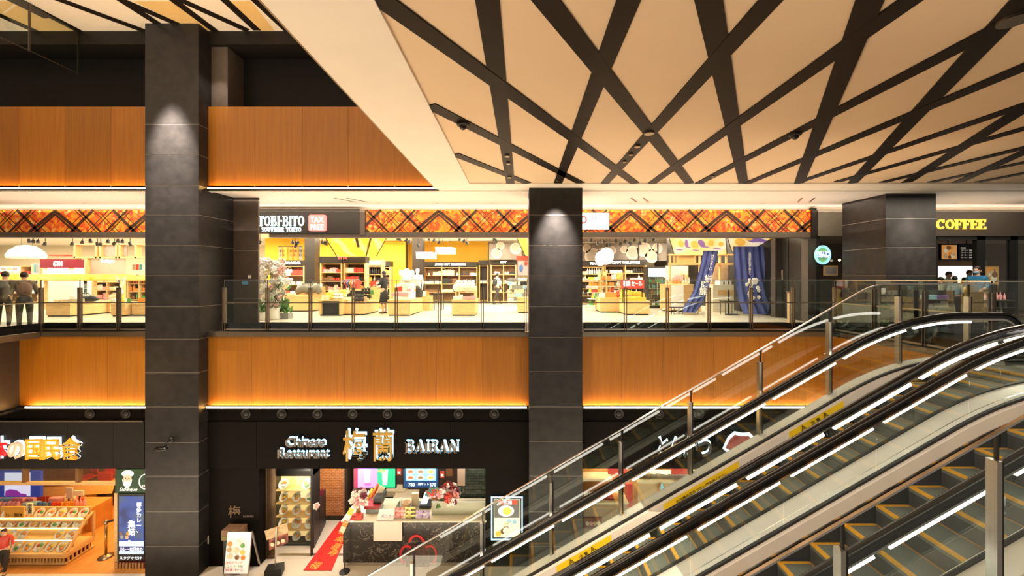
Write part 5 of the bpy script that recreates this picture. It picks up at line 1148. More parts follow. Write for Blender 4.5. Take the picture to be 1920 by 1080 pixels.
for k, ch in enumerate('日本の美しい'): text(ch, 'lettering', WHITE, cl, px(1331-k*.8,15.1), 15.0, pz(482+k*5,15.1), .08, .004)
for k, (x, y) in enumerate(((1325,528),(1318,540),(1315,552))):
    text('揃暖簾'[k], 'lettering', WHITE, cl, px(x-5,14.9), 14.86, pz(y,14.9), .22, .004, .015)
wf = pet.mesh('white_flower', mat('white_print', (.9,.88,.85), .6, noise=.03), True)
for k in range(22):
    x = 1398+R.random()*21; y = 524+R.random()*10 if k < 12 else 536+R.random()*24; x += (8 if k >= 12 else 0)-(4 if k >= 12 else 0)
    o = mk(wf, 'printed_flower', cr, (px(x,14.6), 14.58, pz(y,14.6))); o.scale = (.95,.5,.95)
cb = T('cabinet', 'tall pale cream cabinet between the two blue curtains', 'cabinet'); D = 16.3
bx(px(1337,D),px(1376,D),D,D+.6,0,pz(534,D)).ob('body', mat('pale_cabinet', (.78,.70,.55), .6, noise=.05), cb); bx(px(1346,D),px(1374,D),D-.02,D,.7,pz(544,D)).ob('drawer', LOAK, cb)
bx(px(1352,D),px(1374,D),D+.1,D+.5,pz(534,D),pz(526,D)).ob('display_case', WHITE, cb); bx(px(1338,D),px(1380,D),D+.62,D+.7,0,pz(496,D)).ob('rear_panel', mat('buff_panel', (.62,.46,.30), .6, noise=.05), cb)
for x in (1358,1366): put('bottle', 'black', px(x,D), D+.02, pz(534,D)+.01, 'on the cream cabinet', 0, .7)
sto = T('stool', 'round low black stool with a square frame before the cream cabinet', 'stool'); D = 14.9
for a in (1360,1382):
    for dy in (0,.35): G().tube([(px(a,D),D+dy,0),(px(a,D),D+dy,.50)], .012, 5).ob('leg', BLACK, sto)
bx(px(1358,D),px(1384,D),D-.02,D+.37,.5,.53).ob('seat', BLACK, sto); G().tube([(px(1371,D),D+.18,0),(px(1371,D),D+.18,.95)], .03, 8).ob('centre_pole', BLACK, sto); G().lathe([(.24,0),(.25,.03),(.05,.05)], (px(1376,D),D+.1,0), 16).ob('base', BLACK, sto)
cb = T('cabinet', 'small pale cabinet with a dark bottle at the right of the blue curtain', 'cabinet'); D = 14.9
bx(px(1448,D),px(1467,D),D,D+.4,0,pz(552,D)).ob('body', mat('grey_buff', (.55,.50,.38), .6, noise=.06), cb); bx(px(1447,D),px(1468,D),D-.02,D+.42,pz(552,D),pz(543,D)).ob('drawer', LOAK, cb)
put('bottle', 'black', px(1453,D), D+.15, pz(543,D), 'on the small pale cabinet')
lb_ = T('light_column', 'bright white panel behind the right edge of the large curtain', 'panel'); D = 16; bx(px(1436,D),px(1452,D),D,D+.1,0,pz(494,D)).ob('panel', em('panel_white', (1,.9,.75), .9), lb_); bx(px(1436,D),px(1456,D),D-.1,D+.2,pz(488,D),pz(486,D)).ob('shelf_board', LOAK, lb_); bx(px(1436,D),px(1456,D),D-.1,D+.2,pz(470,D),pz(468,D)).ob('shelf_board', LOAK, lb_)
st('wall_dark', bx(px(1452,14),px(1480,14),13.95,14.2,0,3.5), mat('dark_taupe', (.06,.05,.042), .5, noise=.1)); st('wall_dark_recess', bx(px(1478,15),px(1530,15),14.9,15.1,0,3.5), mat('dark_taupe', (.06,.05,.042), .5))
st('trim_30', bx(px(1513,SHOP),px(1528,SHOP),SHOP-.05,SHOP+.25,0,FZ0-.16), mat('dark_taupe', (.06,.05,.042), .5)); st('trim_31', bx(px(1478,13.6),px(1480,13.6),13.6,13.7,0,3.4), BLACK)
w = T('wall_notice', 'small pale upright notice on the dark wall right of the curtain', 'notice'); bx(px(1467,13.9),px(1474,13.9),13.9,13.94,pz(525,13.9),pz(506,13.9)).ob('plate', mat('grey_plate', (.35,.32,.28), .5, noise=.05), w)
pst = T('post', 'short wooden post near the railing left of the right column', 'post'); bx(px(1480,12),px(1484,12),12,12.1,0,.95).ob('shaft', cm('tan'), pst); bx(px(1479,12),px(1485,12),11.98,12.12,.95,1.0).ob('cap', cm('brown'), pst)
# --- coffee shop merchandise and people
GD = mat('green_dark_shelf', (.06,.07,.05), .5, noise=.2)
for a, b, D, tp, lb, cols in ((1602,1645,12.3,533,'dark merchandise shelf with green and orange packs in front of the column',('orange','green','yellow','tan','brown')),
      (1650,1698,9.9,537,'open grey shelf of pale cups and green packs behind the escalator glass',('white','white','green','lightblue','grey')),
      (1722,1790,9.9,545,'low shelf of blue and white boxes under the coffee menu',('white','lightblue','grey','purple')),
      (1842,1905,10.3,548,'low shelf of white cups at the far right by the coffee shop',('white','grey','teal','pink'))):
    X0, X1, Z = px(a,D), px(b,D), pz(tp,D)
    s = T('merchandise_shelf', lb, 'shelf')
    for x in (X0, X1-.03): bx(x,x+.03,D,D+.4,0,Z).ob('upright', BLACK, s)
    bx(X0,X1,D+.38,D+.4,0,Z).ob('back_panel', GD, s)
    n = max(3, int(Z/.19))
    for k in range(n):
        z = .08+k*(Z-.1)/n; bx(X0+.03,X1-.03,D,D+.38,z-.02,z).ob('shelf_board', GD, s); rowgoods({1602:'on the dark merchandise shelf before the column',1650:'on the grey shelf by the escalator top',1722:'on the low shelf under the coffee menu',1842:'on the low shelf at the far right'}[a], X0+.04, X1-.04, D+.12, z, ['carton','jar','packet','bottle'], cols, .16, sc=.8)
st('wall_kiosk', bx(px(1700,10.0),px(1720,10.0),10.0,10.4,0,1.2), mat('dark_green_panel', (.035,.04,.03), .4, noise=.2))
area('shelf_light', (11.5, 9.2, 3.6), 4, 220, (1,.86,.68), sy=1)
BLS = mat('blue_shirt', (.02,.16,.36), .8, noise=.2)
person('man in a blue top and pale blue face mask looking left at the coffee counter', px(1832,11.4), 11.4, 0, 1.72, -1.15, BLS, DKC, mask=True, arms=((.03,-.2),(.03,-.2)))
person('barista in a dark cap and white top behind the coffee counter', px(1778,14.5), 14.5, 0, 1.60, .2, WHITE, DKC, cap=cm('black'), arms=((.03,-.35),(.03,-.3)))
person('second barista in black with a dark cap half hidden behind the masked man', px(1817,15.0), 15.0, 0, 1.66, -.3, cm('black'), DKC, cap=cm('black'))
person('customer in a pale blue top in front of the coffee counter', px(1790,12.9), 12.9, 0, 1.45, PI-.3, mat('pale_blue_shirt', (.30,.45,.55), .8, noise=.1), DKC, longhair=True)
person('customer in a cream top leaning at the coffee counter', px(1764,13.2), 13.2, 0, 1.42, PI+.4, mat('cream_shirt', (.7,.66,.52), .8, noise=.1), DKC)
# ================================================================ LOWER FLOOR
HALO = em('halo_white', (.75,.93,1), 3); HALOB = em('halo_blue', (.45,.80,1), 2.6)
yF = FAS-.03
def halo_sign(chars, m, parent, x, y_top, y_bot, tot_px, bold=.02, off=(.012,.02), hm=HALO, hb=.05, depth=.05, serif=False):
    h = (y_bot-y_top)*yF/F; tot = tot_px*yF/F; X = px(x,yF); Z = pz(y_bot,yF)
    if serif:
        slabtext(chars, hm, parent, X+off[0], yF-.035, Z+off[1], h*1.02, tot*1.02, .02, name='halo'); return slabtext(chars, m, parent, X, yF-.11, Z, h, tot, .05)
    letters(chars, 'halo', hm, parent, X+off[0], yF-.03, Z+off[1], h, .01, hb, tot=tot); return letters(chars, 'letter', m, parent, X, yF-.09, Z, h, depth, bold, tot=tot)
GOLD = mat('gold_letter', (.42,.25,.04), .35, .5, noise=.1); YLET = mat('yellow_letter', (.85,.45,.03), .4, noise=.06, emit=.25, ecol=(.85,.42,.02)); RLET = mat('red_letter', (.75,.02,.02), .4, noise=.06, emit=.35); CLET = mat('cream_letter', (.85,.62,.42), .4, noise=.05, emit=.3)
s = T('restaurant_sign', 'big backlit letters in red, cream and yellow on the slate wall at left', 'sign')
halo_sign('本', RLET, s, -10, 824, 855, 33, .02); halo_sign('の', CLET, s, 24, 826, 855, 29, .03); halo_sign('国民食', YLET, s, 57, 824, 855, 101, .012)
s = T('restaurant_sign', 'silver backlit words Chinese Restaurant on the black wall', 'sign'); SL2 = mat('silver_letter', (.16,.135,.11), .4, .3, noise=.1)
halo_sign('Chinese', SL2, s, 539, 818, 835, 74, .012, (.02,.025), HALOB, .03); halo_sign('Restaurant', SL2, s, 525, 839, 856, 94, .012, (.02,.025), HALOB, .03)
s = T('restaurant_sign', 'two large gold backlit characters in the middle of the black wall', 'sign'); halo_sign('梅', GOLD, s, 646, 812, 856, 44, .012, (.022,.03), HALOB, .026); halo_sign('蘭', GOLD, s, 702, 812, 856, 38, .010, (.022,.03), HALOB, .026)
s = T('restaurant_sign', 'silver backlit capital letters right of the gold characters', 'sign'); halo_sign('BAIRAN', SL2, s, 761, 826, 847, 98, serif=True, hm=HALOB, off=(.02,.03))
s = T('restaurant_sign', 'small dull gold character and word on the dark wall above the menu stand', 'sign'); yq = FAS+.015; GD2 = mat('dull_gold', (.09,.05,.02), .5, .4, noise=.2)
text('梅', 'letter', GD2, s, px(428,yq), yq, pz(968,yq), .24, .02, .02); text('BAIRAN', 'letter', mat('dull_silver', (.15,.11,.08), .5, .3, noise=.1), s, px(456,yq), yq, pz(970,yq), .06, .01, mw=19*yq/F)
s = T('restaurant_sign', 'white backlit brush letters and a red cap shape behind the escalator glass', 'sign')
halo_sign('とんかつ', mat('dark_letter', (.05,.035,.03), .4, noise=.1), s, 1232, 822, 854, 100, .012, (.02,.03), HALO, .035)
g = G().prism([(px(a,yF),pz(b,yF)) for a,b in ((1358,838),(1366,822),(1376,813),(1386,816),(1400,815),(1412,824),(1402,832),(1378,836),(1366,842))], yF-.1, yF-.05); g.ob('red_cap', mat('cap_red', (.30,.02,.015), .4, noise=.1, emit=.2), s)
g = G().prism([(px(a,yF),pz(b,yF)) for a,b in ((1354,840),(1364,818),(1376,808),(1390,811),(1404,810),(1418,824),(1404,836),(1378,840),(1364,848))], yF-.03, yF-.02); g.ob('halo', HALO, s)
def f1(y): return fl(y, F1)
# --- left restaurant
RW = mat('amber_wood', (.55,.25,.06), .45, alt=(.45,.18,.035), nscale=3, stretch=(6,1,1))
st('floor_restaurant', G().hprism([(-22,9.97),(-8.9,9.97),(-8.9,10.6),(-7.45,10.6),(-7.45,17),(-22,17)],F1-.1,F1+.003), RW)
wf_ = st('window_6', bx(pw(-120),pw(216),FAS+.05,FAS+.15,pz(912,FAS),pz(907,FAS)), LOAK)
for a in (36,137): st('mullion', bx(pw(a),pw(a+6),FAS+.05,FAS+.15,pz(907,FAS),pz(878,FAS)), mat('dark_oak', (.22,.11,.04), .5, noise=.1), wf_)
for a, b in ((-60,36),(42,137),(143,216)): st('glass_pane', bx(pw(a),pw(b),FAS+.09,FAS+.10,pz(907,FAS),pz(878,FAS)), GLASS, wf_)
s = T('video_screen', 'blue video screen hanging at the top left of the restaurant', 'screen'); D = 11.6
bx(px(-30,D),px(75,D),D,D+.08,pz(932,D),pz(884,D)).ob('frame', em('screen_navy', (.01,.03,.22), .8), s); bx(px(9,D),px(57,D),D-.01,D,pz(930,D),pz(886,D)).ob('picture', em('screen_pale', (.55,.62,.85), .8), s)
g = G().prism([(px(a,D),pz(b,D)) for a,b in ((11,930),(12,920),(20,917),(33,919),(40,925),(50,926),(52,930))], D-.02, D-.011); g.ob('purple_shape', em('screen_purple', (.18,.02,.25), .8), s)
# sample display case
PN = {}
def plate(x, y, z, r_, where, food, tilt=.5, dish='white', side='left'):
    PN[where] = PN.get(where, 0)+1
    p = T('food_plate', f'plate of {food} food, {ORD[PN[where]-1]} from {side}, {where}', 'plate', f'plates of {food} food {where}')
    fm = {'white':cm('white'),'black':cm('black')}[dish]
    G().lathe([(r_*.5,0),(r_*.6,.006),(r_,.03),(r_*1.02,.035),(r_*.96,.033),(.001,.012)], (0,0,0), 14).ob('plate', fm, p, True)
    cs = {'curry':('orange','tan','white'),'noodle':('yellow','tan','orange'),'rice':('white','yellow','green'),'salad':('green','red','cream')}[food]
    for k in range(3):
        a = k*2.1+R.random(); G().ell((r_*.35*math.cos(a),r_*.35*math.sin(a),.03), r_*.42,r_*.36,.03, 8, 5).ob('food', cm(cs[k]), p, True)
    p.location = (x,y,z); p.rotation_euler = (tilt,0,0); return p
c = T('sample_case', 'large glowing display case of model meals in the left restaurant', 'display case')
D = 10.3; XR, XL = px(124,D), px(-60,D); zb = F1; zt = pz(974,D+.45)-.03
Dr = 10.97
bx(XL,XR,D+.04,Dr,zb,zb+.03).ob('plinth', BLACK, c)
bx(XL,XR+.04,D-.05,Dr,pz(1043,D)-.02,pz(1038,D)+.02).ob('base_rail', LOAK, c); bx(XL,XR+.04,D-.05,Dr,zb+.02,zb+.045).ob('bottom_rail', LOAK, c)
x = XL+.02
sl_ = G().box(0,.035,0,.03,0,pz(1043,D)-zb-.055).mesh('slat', LOAK)
for k in range(int((XR-XL)/.085)): mk(sl_, 'slat', c, (XL+.02+k*.085, D-.02, zb+.045))
for k in range(int((Dr-D-.02)/.1)): o = mk(sl_, 'slat', c, (XR+.03, D+.02+k*.1, zb+.045)); o.rotation_euler = (0,0,PI/2)
bx(XL+.05,XR-.02,D+.05,Dr-.05,zb+.045,pz(1043,D)-.03).ob('inner_box', cm('maroon'), c)
zc0 = pz(1038,D)+.02
GLOWY = mat('case_lining', (.85,.55,.18), .5, noise=.06)
tiers = [(D+.05,pz(1034,D+.05)),(D+.22,pz(1011,D+.22)),(D+.38,pz(989,D+.38)),(D+.48,pz(970,D+.48))]
for k, (yy, zz) in enumerate(tiers):
    bx(XL,XR-.05,yy,yy+.17,zz-.015,zz).ob('shelf_board', LOAK, c)
    bx(XL,XR-.05,yy+.165,yy+.18,zz,zz+.20).ob('tier_back', GLOWY, c)
    x = XR-.22+.03*k
    while x > XL+.1:
        if k == 1 and px(52,D)-.25 < x < px(52,D)+.3: x -= .34; continue
        plate(x, yy+.075, zz+.075, .125, ('lowest tier of the display case','second tier of the display case','third tier of the display case','top tier of the display case')[k], R.choice(['curry','noodle','rice','salad']), .85, side='right'); x -= .30
bx(XR-.04,XR+.02,D-.04,D+.04,zc0,zc0+.05).ob('corner_foot', LOAK, c)
G().bar((XR,D,zc0), (XR,D+.45,zt), .05, .05).ob('corner_post', LOAK, c); G().bar((XR,Dr,zc0), (XR,Dr,zt+.12), .05, .05).ob('corner_post', LOAK, c)
G().bar((XL,D+.45,zt), (XR,D+.45,zt), .05, .035).ob('front_rail', LOAK, c); G().bar((XR,D+.45,zt), (XR,Dr,zt+.12), .05, .035).ob('side_rail', LOAK, c); G().bar((XR,D,zc0), (XR,Dr,zc0), .05, .05).ob('side_rail', LOAK, c)
g = G().add([(XL,D-.01,zc0),(XR,D-.01,zc0),(XR,D+.43,zt),(XL,D+.43,zt)], [(0,1,2,3)]); g.ob('glass_pane', GLASS, c)
g = G().add([(XR+.01,D,zc0),(XR+.01,Dr,zc0),(XR+.01,Dr,zt+.12),(XR+.01,D+.45,zt)], [(0,1,2,3)]); g.ob('glass_pane', GLASS, c)
for yy, zz in tiers[1:]: bx(XL+.05,XR-.1,yy-.012,yy,zz-.032,zz-.018).ob('case_lamp', em('case_led', (1,.70,.30), 13), c)
# counter behind the case with small goods
ct = T('service_counter', 'amber wooden counter behind the lit display case', 'counter'); D2 = 11.6
bx(px(-60,D2),px(172,D2),D2,D2+.6,F1,pz(953,D2)).ob('body', RW, ct); bx(px(150,D2),px(160,D2),11.1,D2+.6,F1,pz(950,D2)-.1).ob('end_panel', RW, ct)
zt2 = pz(953,D2)
for r_, D_ in enumerate((D2+.1,D2+.35)): rowgoods('on the counter behind the display case', px(-20,D_), px(165,D_), D_, zt2, ['carton','jar','card','jar','bottle'], ['white','red','pink','blue','orange','lightblue','cream'], .2)
s = T('counter_notice', 'upright pale menu notice on the wooden counter', 'notice'); bx(px(109,D2),px(121,D2),D2+.2,D2+.23,pz(942,D2),pz(922,D2)).ob('card', mat('lilac_card', (.6,.55,.6), .5, noise=.1), s); bx(px(111,D2),px(112.5,D2),D2+.22,D2+.25,zt2,pz(922,D2)).ob('stick', BLACK, s)
s = T('counter_notice', 'wide white card beside the lilac notice on the counter', 'notice'); bx(px(123,D2),px(142,D2),D2+.2,D2+.23,pz(937,D2),pz(927,D2)).ob('card', cm('white'), s); bx(px(132,D2),px(133.5,D2),D2+.22,D2+.25,zt2,pz(927,D2)).ob('stick', BLACK, s)
s = T('price_board', 'orange price board standing on the display case', 'sign'); D3 = 10.67; bx(px(8,D3),px(44,D3),D3,D3+.03,pz(971,D3),pz(950,D3)).ob('board', mat('amber_board', (.75,.38,.05), .5, noise=.1), s); text('カレー 国民食', 'lettering', BLACK, s, px(10,D3), D3-.006, pz(968,D3), .07, .003, mw=32*D3/F)
s = T('price_board', 'small white upright board with dark brush writing on the case', 'sign'); bx(px(49,D3),px(60,D3),D3,D3+.03,pz(965,D3),pz(944,D3)).ob('board', cm('cream'), s)
for k, ch in enumerate('定食'): text(ch, 'lettering', BLACK, s, px(51.5,D3), D3-.006, pz(953+k*9,D3), .10, .003)
# sloped ceiling bulkhead light timber seen through the window
st('ceiling_timber', G().add([(px(60,12.5),12.5,pz(915,12.5)),(px(216,12.5),12.5,pz(905,12.5)),(px(216,12.5),12.4,pz(922,12.5)),(px(90,12.5),12.4,pz(928,12.5))], [(0,1,2,3)]), mat('lit_timber', (.75,.45,.15), .5, noise=.1))
st('wall_amber', bx(-18,-7.46,14.6,14.7,F1,-2.9), mat('amber_wall', (.40,.16,.035), .6, noise=.3))
# red chairs
def redchair(x, D, rz, lb):
    c = T('dining_chair', lb, 'chair')
    g = G(); g.box(-.22,.22,-.2,.2,.42,.48); g.ob('seat', cm('red'), c)
    bx(-.22,.22,.18,.22,.55,.88).ob('backrest', cm('red'), c)
    for a in (-.2,.2):
        for b in (-.18,.2): G().tube([(a,b,0),(a,b,.42 if b < 0 else .86)], .018, 6).ob('leg', mat('chair_wood', (.25,.11,.04), .5, noise=.1), c)
    c.location = (px(x,D), D, F1); c.rotation_euler = (0,0,rz)
redchair(186, 13.2, 0, 'red upholstered chair, left of the pair near the digital sign'); redchair(204, 13.6, .2, 'red upholstered chair, right of the pair near the digital sign'); redchair(162, 13.9, -.3, 'red upholstered chair farthest left behind the counter end')
bn = T('dining_table', 'dark dining table behind the belt post', 'table'); D = 12.6; bx(px(176,D),px(196,D),D,D+.8,F1+.68,F1+.72).ob('tabletop', RW, bn); bx(px(178,D),px(193,D),D+.1,D+.7,F1+.02,F1+.68).ob('pedestal', BLACK, bn)
# stanchion
s = T('belt_post', 'brass-coloured belt barrier post on the timber floor', 'barrier post'); D = f1(1044); X = px(199,D)
G().lathe([(.17,0),(.17,.015),(.05,.05),(.03,.06)], (X,D,F1+.004), 20).ob('base', BRONZE, s, True); G().tube([(X,D,F1+.05),(X,D,F1+.92)], .028, 10).ob('pole', mat('brass', (.55,.38,.18), .3, .9, noise=.1), s, True)
G().lathe([(.04,0),(.045,.02),(.045,.08),(.03,.10)], (X,D,F1+.88), 12).ob('belt_head', BRONZE, s, True); G().bar((X+.04,D,F1+.93), (X+.32,D+.3,F1+.93), .01, .05).ob('belt', BLACK, s)
c = T('person_bag', '', '') if False else None
person('child in a red top and dark trousers walking at the bottom left corner', px(8,10.0), 10.0, F1, 1.10, .5, cm('red'), DKC, stride=.5, arms=((.05,-.15),(.08,-.1)))
# digital sign and green emblem panel
s = T('emblem_panel', 'dark green panel with a bearded man in a white turban and a round mark', 'sign'); D = FAS-.05
bx(px(216,D),px(273,D),D,D+.05,pz(925,D),pz(880,D)).ob('board', mat('forest_green', (.012,.045,.018), .5, noise=.1, emit=.25), s)
WE = em('emblem_white', (.95,.92,.85), .75)
G().lathe([(.001,-.01),(1,-.01),(1,0),(.001,0)], (0,0,0), 20, ax='y')
def disc_y(name, m, parent, x, y_, rx, rz_, D, dy=.008):
    g = G().lathe([(.001,-dy),(1,-dy),(1,0),(.001,0)], (0,0,0), 20, ax='y'); g.v = [(a*rx,b,c_*rz_) for a,b,c_ in g.v]; o = g.ob(name, m, parent); o.location = (x,D,y_); return o
k_ = D/F
disc_y('turban', WE, s, px(240,D), pz(888,D), 11*k_, 6.5*k_, D-.002); disc_y('face', em('emblem_skin', (.75,.42,.28), .7), s, px(240,D), pz(897,D), 7.5*k_, 8*k_, D-.008); 
g = G().prism([(px(a,D),pz(b,D)) for a,b in ((231,898),(234,903),(238,901),(242,901),(246,903),(249,898),(247,908),(240,915),(233,908))], D-.026, D-.017); g.ob('beard', WE, s)
for dx in (-3,3): disc_y('eye', BLACK, s, px(240+dx,D), pz(896,D), .9*k_, .7*k_, D-.018)
disc_y('nose', em('emblem_nose', (.6,.3,.2), .6), s, px(240,D), pz(898.5,D), 1.1*k_, 1.8*k_, D-.018)
text('Siddique', 'lettering', WE, s, px(224,D), D-.008, pz(920,D), .085, .004, .01, shear=.25, mw=34*k_)
g = G(); ringarc(g, px(274,D), pz(903,D), 12.5*k_, 14*k_, PI*.5, PI*1.5, .02, D-.012, D-.002); g.ob('round_mark', WE, s); text('11', 'lettering', WE, s, px(267,D), D-.008, pz(913,D), .06, .004)
s = T('digital_sign', 'tall glowing blue advertising screen beside the tall column', 'screen')
bx(px(222,D),px(273,D),D-.03,D+.08,pz(1050,D),pz(925,D)).ob('housing', BLACK, s); yD = D-.04
def screenmat(nm, c1, c2, c3, s_=.8, sc=2.5):
    m = bpy.data.materials.new(nm); m.use_nodes = True; n_ = m.node_tree; L = n_.links; p = n_.nodes['Principled BSDF']; tc = n_.nodes.new('ShaderNodeTexCoord'); z = n_.nodes.new('ShaderNodeTexNoise'); z.inputs['Scale'].default_value = sc; z.inputs['Detail'].default_value = 1
    L.new(tc.outputs['Object'], z.inputs['Vector']); cr = n_.nodes.new('ShaderNodeValToRGB'); e = cr.color_ramp.elements; e[0].color = (*c1,1); e[0].position = .35; e[1].color = (*c3,1); e[1].position = .68; q_ = e.new(.5); q_.color = (*c2,1)
    L.new(z.outputs[0], cr.inputs[0]); L.new(cr.outputs[0], p.inputs['Emission Color']); p.inputs['Base Color'].default_value = (0,0,0,1); p.inputs['Emission Strength'].default_value = s_; return m
bx(px(226,D),px(272,D),yD,yD+.01,pz(1013,D),pz(929,D)).ob('picture', screenmat('screen_blue', (.02,.05,.20), (.05,.12,.50), (.10,.16,.25)), s)
foodface(s, px(227,D), px(250,D), yD-.004, pz(1011,D), pz(990,D), ['brown','tan','orange','grey'], 5)
bx(px(226,D),px(272,D),yD,yD+.01,pz(1037,D),pz(1013,D)).ob('picture_band', em('band_pale', (.45,.62,.80), .9), s)
bx(px(226,D),px(272,D),yD-.006,yD,pz(1031,D),pz(1022.5,D)).ob('caption_bar', em('bar_navy', (.02,.02,.10), .8), s)
WL = em('screen_white', (.85,.95,1), 1.3)
for k, ch in enumerate('博多カレー、'): text(ch, 'lettering', WL, s, px(259,D), yD-.01, pz(948+k*9.6,D), .10, .003, .01)
for k, ch in enumerate('集結。'): text(ch, 'lettering', WL, s, px(243,D), yD-.01, pz(986+k*14,D), .145, .003, .015)
text('カレーは日本の', 'lettering', WL, s, px(228,D), yD-.012, pz(1030,D), .075, .003, .015, mw=43*k_); text('スタジオだけ', 'lettering', WL, s, px(227,D), yD-.01, pz(1046,D), .06, .003, mw=42*k_)
s = T('slatted_base', 'wooden slatted box under the tall blue screen', 'cabinet'); bx(px(218,D),px(273,D),D+.0,D+.3,F1,pz(1053,D)).ob('box', cm('maroon'), s)
sm = G().box(0,.035,0,.03,0,pz(1054,D)-F1-.01).mesh('slat', LOAK)
for k in range(9): mk(sm, 'slat', s, (px(219.5,D)+k*.082, D-.03, F1))
bx(px(214,D),px(222,D),D,D+.1,F1,pz(925,D)).ob('side_post', LOAK, label='light timber post along the left side of the blue screen', cat='post')
# camera on the column
c = T('security_camera', 'black bracket camera mounted on the tall left column', 'camera'); D = D0-.0; X, z = px(322,D), pz(833,D)
G().lathe([(.06,0),(.06,-.03),(.03,-.05)], (X+.0,D,z+.12), 14, ax='y').ob('mount', BLACK, c, True); G().tube([(X,D-.03,z+.12),(X+.0,D-.16,z+.12),(X,D-.2,z+.02)], .022, 8).ob('arm', BLACK, c, True); G().ell((X-.07,D-.22,z-.02), .17,.08,.06, 12, 8).ob('camera_body', RUB, c, True)
# --- Chinese restaurant front
FD = FAS+.1
cs = T('sample_case', 'tall lit glass case of model dishes at the Chinese restaurant entrance', 'display case'); A = Vector((px(513,10.6),10.6)); B = Vector((px(583,11.9),11.9))
zt_, zb_ = -3.72, pz(1018,10.6)
X0, X1, D = px(513,11.0), px(583,11.0), 11.0; zT = pz(893,D); zB = pz(1020,D)
bx(X0,X1,D+.35,D+.4,zB,zT).ob('back_panel', mat('case_back', (.80,.55,.22), .6, noise=.06, emit=.85, ecol=(1,.66,.25)), cs); bx(X0-.06,X0,D,D+.4,F1,zT+.15).ob('side_frame', BLACK, cs); bx(X1,X1+.05,D,D+.4,F1,zT+.15).ob('side_frame', BLACK, cs)
bx(X0-.06,X1+.05,D,D+.4,zT,zT+.15).ob('top_frame', BLACK, cs); bx(X0,X1,D,D+.4,F1,zB).ob('base_cabinet', BLACK, cs); bx(X0,X0+.03,D+.0,D+.04,zB,zT).ob('side_lamp', em('case_lamp', (1,.85,.6), 10), cs)
bx(X0,X1,D+.1,D+.3,zT-.02,zT-.0).ob('top_lamp', em('case_lamp', (1,.85,.6), 10), cs)
nsh = 5
for k in range(nsh):
    z = zB+k*(zT-zB-.05)/nsh; bx(X0+.03,X1,D+.02,D+.35,z-.015,z).ob('shelf_board', LOAK, cs)
    for j in range(3 if k != 4 else 2):
        x = X0+.18+j*(X1-X0-.3)/(2 if k != 4 else 1)*(1 if k != 4 else .9)
        plate(x, D+.19, z+.10, .14 if k in (1,4) else .12, f'in the tall lit case, {["bottom","second","middle","fourth","top"][k]} shelf', R.choice(['noodle','rice','noodle','curry']), .95)
        if k in (2,3): plate(x+.05, D+.28, z+.27, .085, f'at back of tall lit case, {["","","middle","fourth"][k]} shelf', 'noodle', .95)
bx(X0,X1,D-.005,D+.005,zB,zT).ob('glass_pane', GLASS, cs)
d = T('door_panel', 'dark bronze sliding door panel left of the lit dish case', 'door'); bx(pw(486),pw(502),FAS+.3,FAS+.36,F1,Z1B).ob('panel', mat('bronze_panel', (.14,.09,.045), .3, .6, noise=.2), d); bx(pw(484),pw(486),FAS+.28,FAS+.4,F1,Z1B).ob('edge', BRONZE, d)
for a in (582,): bx(px(a,10.6),px(a+3,10.6),10.6,10.66,F1,Z1B).ob('pole', BLACK, label='thin black upright pole at the right of the dish case', cat='pole')
pt_ = T('partition', 'dark low partition with a small red and white flower at the entrance', 'partition'); 
g = G().hprism([(px(586,10.9),10.9),(px(589,10.9),10.9),(px(611,12.0),12.0),(px(608,12.0),12.0)], F1, pz(938,11.4)); g.ob('panel', cm('black'), pt_); g = G().hprism([(px(596,11.5),11.5),(px(606,11.7),11.7),(px(606,11.8),11.8),(px(596,11.6),11.6)], pz(938,11.4), pz(928,11.4)); g.ob('top_block', cm('maroon'), pt_)
ff = mk(pm['white'], 'flower', pt_, (px(592,10.85),10.85,pz(950,10.85))); ff.scale = (1.2,1,1.2); ff = mk(pm['pink'], 'flower', pt_, (px(596,10.85),10.83,pz(946,10.85)))
# brick wall
BRK = mat('brick', (.42,.17,.06), .7, noise=.25, rnd=.2); MORT = mat('mortar', (.35,.18,.09), .8, noise=.1)
bw = st('wall_brick', bx(px(584,12.2),px(648,12.2),12.22,12.4,F1+.1,-3.3), MORT); b_ = G(); D = 12.2
zz = F1+.12; r_ = 0
while zz < -3.35:
    x = px(584,D)+(.06 if r_%2 else 0)
    while x < px(648,D)-.13: b_.box(x,x+.115,D,D+.02,zz,zz+.042); x += .125
    zz += .052; r_ += 1
b_.ob('brick', BRK, bw, kind='stuff')
st('trim_32', bx(px(646,12.1),px(652,12.1),12.1,12.4,F1,-3.3), DCOL); st('baseboard_rear', bx(px(584,12.1),px(648,12.1),12.15,12.2,F1,F1+.12), DCOL)
st('wall_stall_left', bx(-7.0,px(584,12.3),12.4,12.5,F1,-3.3), mat('stall_dark_wall', (.05,.035,.025), .6, noise=.2)); st('wall_stall_rear', bx(px(650,12.6),px(992,12.6)+.6,12.9,13.0,F1,-3.3), mat('stall_rear', (.10,.06,.045), .6, noise=.3))
for a in (655,664,672): bx(px(a,12.4),px(a+3,12.4),12.4,12.5,F1,-3.3).ob('slat_post', cm('tan') if a == 664 else DCOL, label={655:'leftmost dark upright post beside the brick wall',664:'pale upright post beside the brick wall',672:'dark upright post just left of the purple screen'}[a], cat='post')
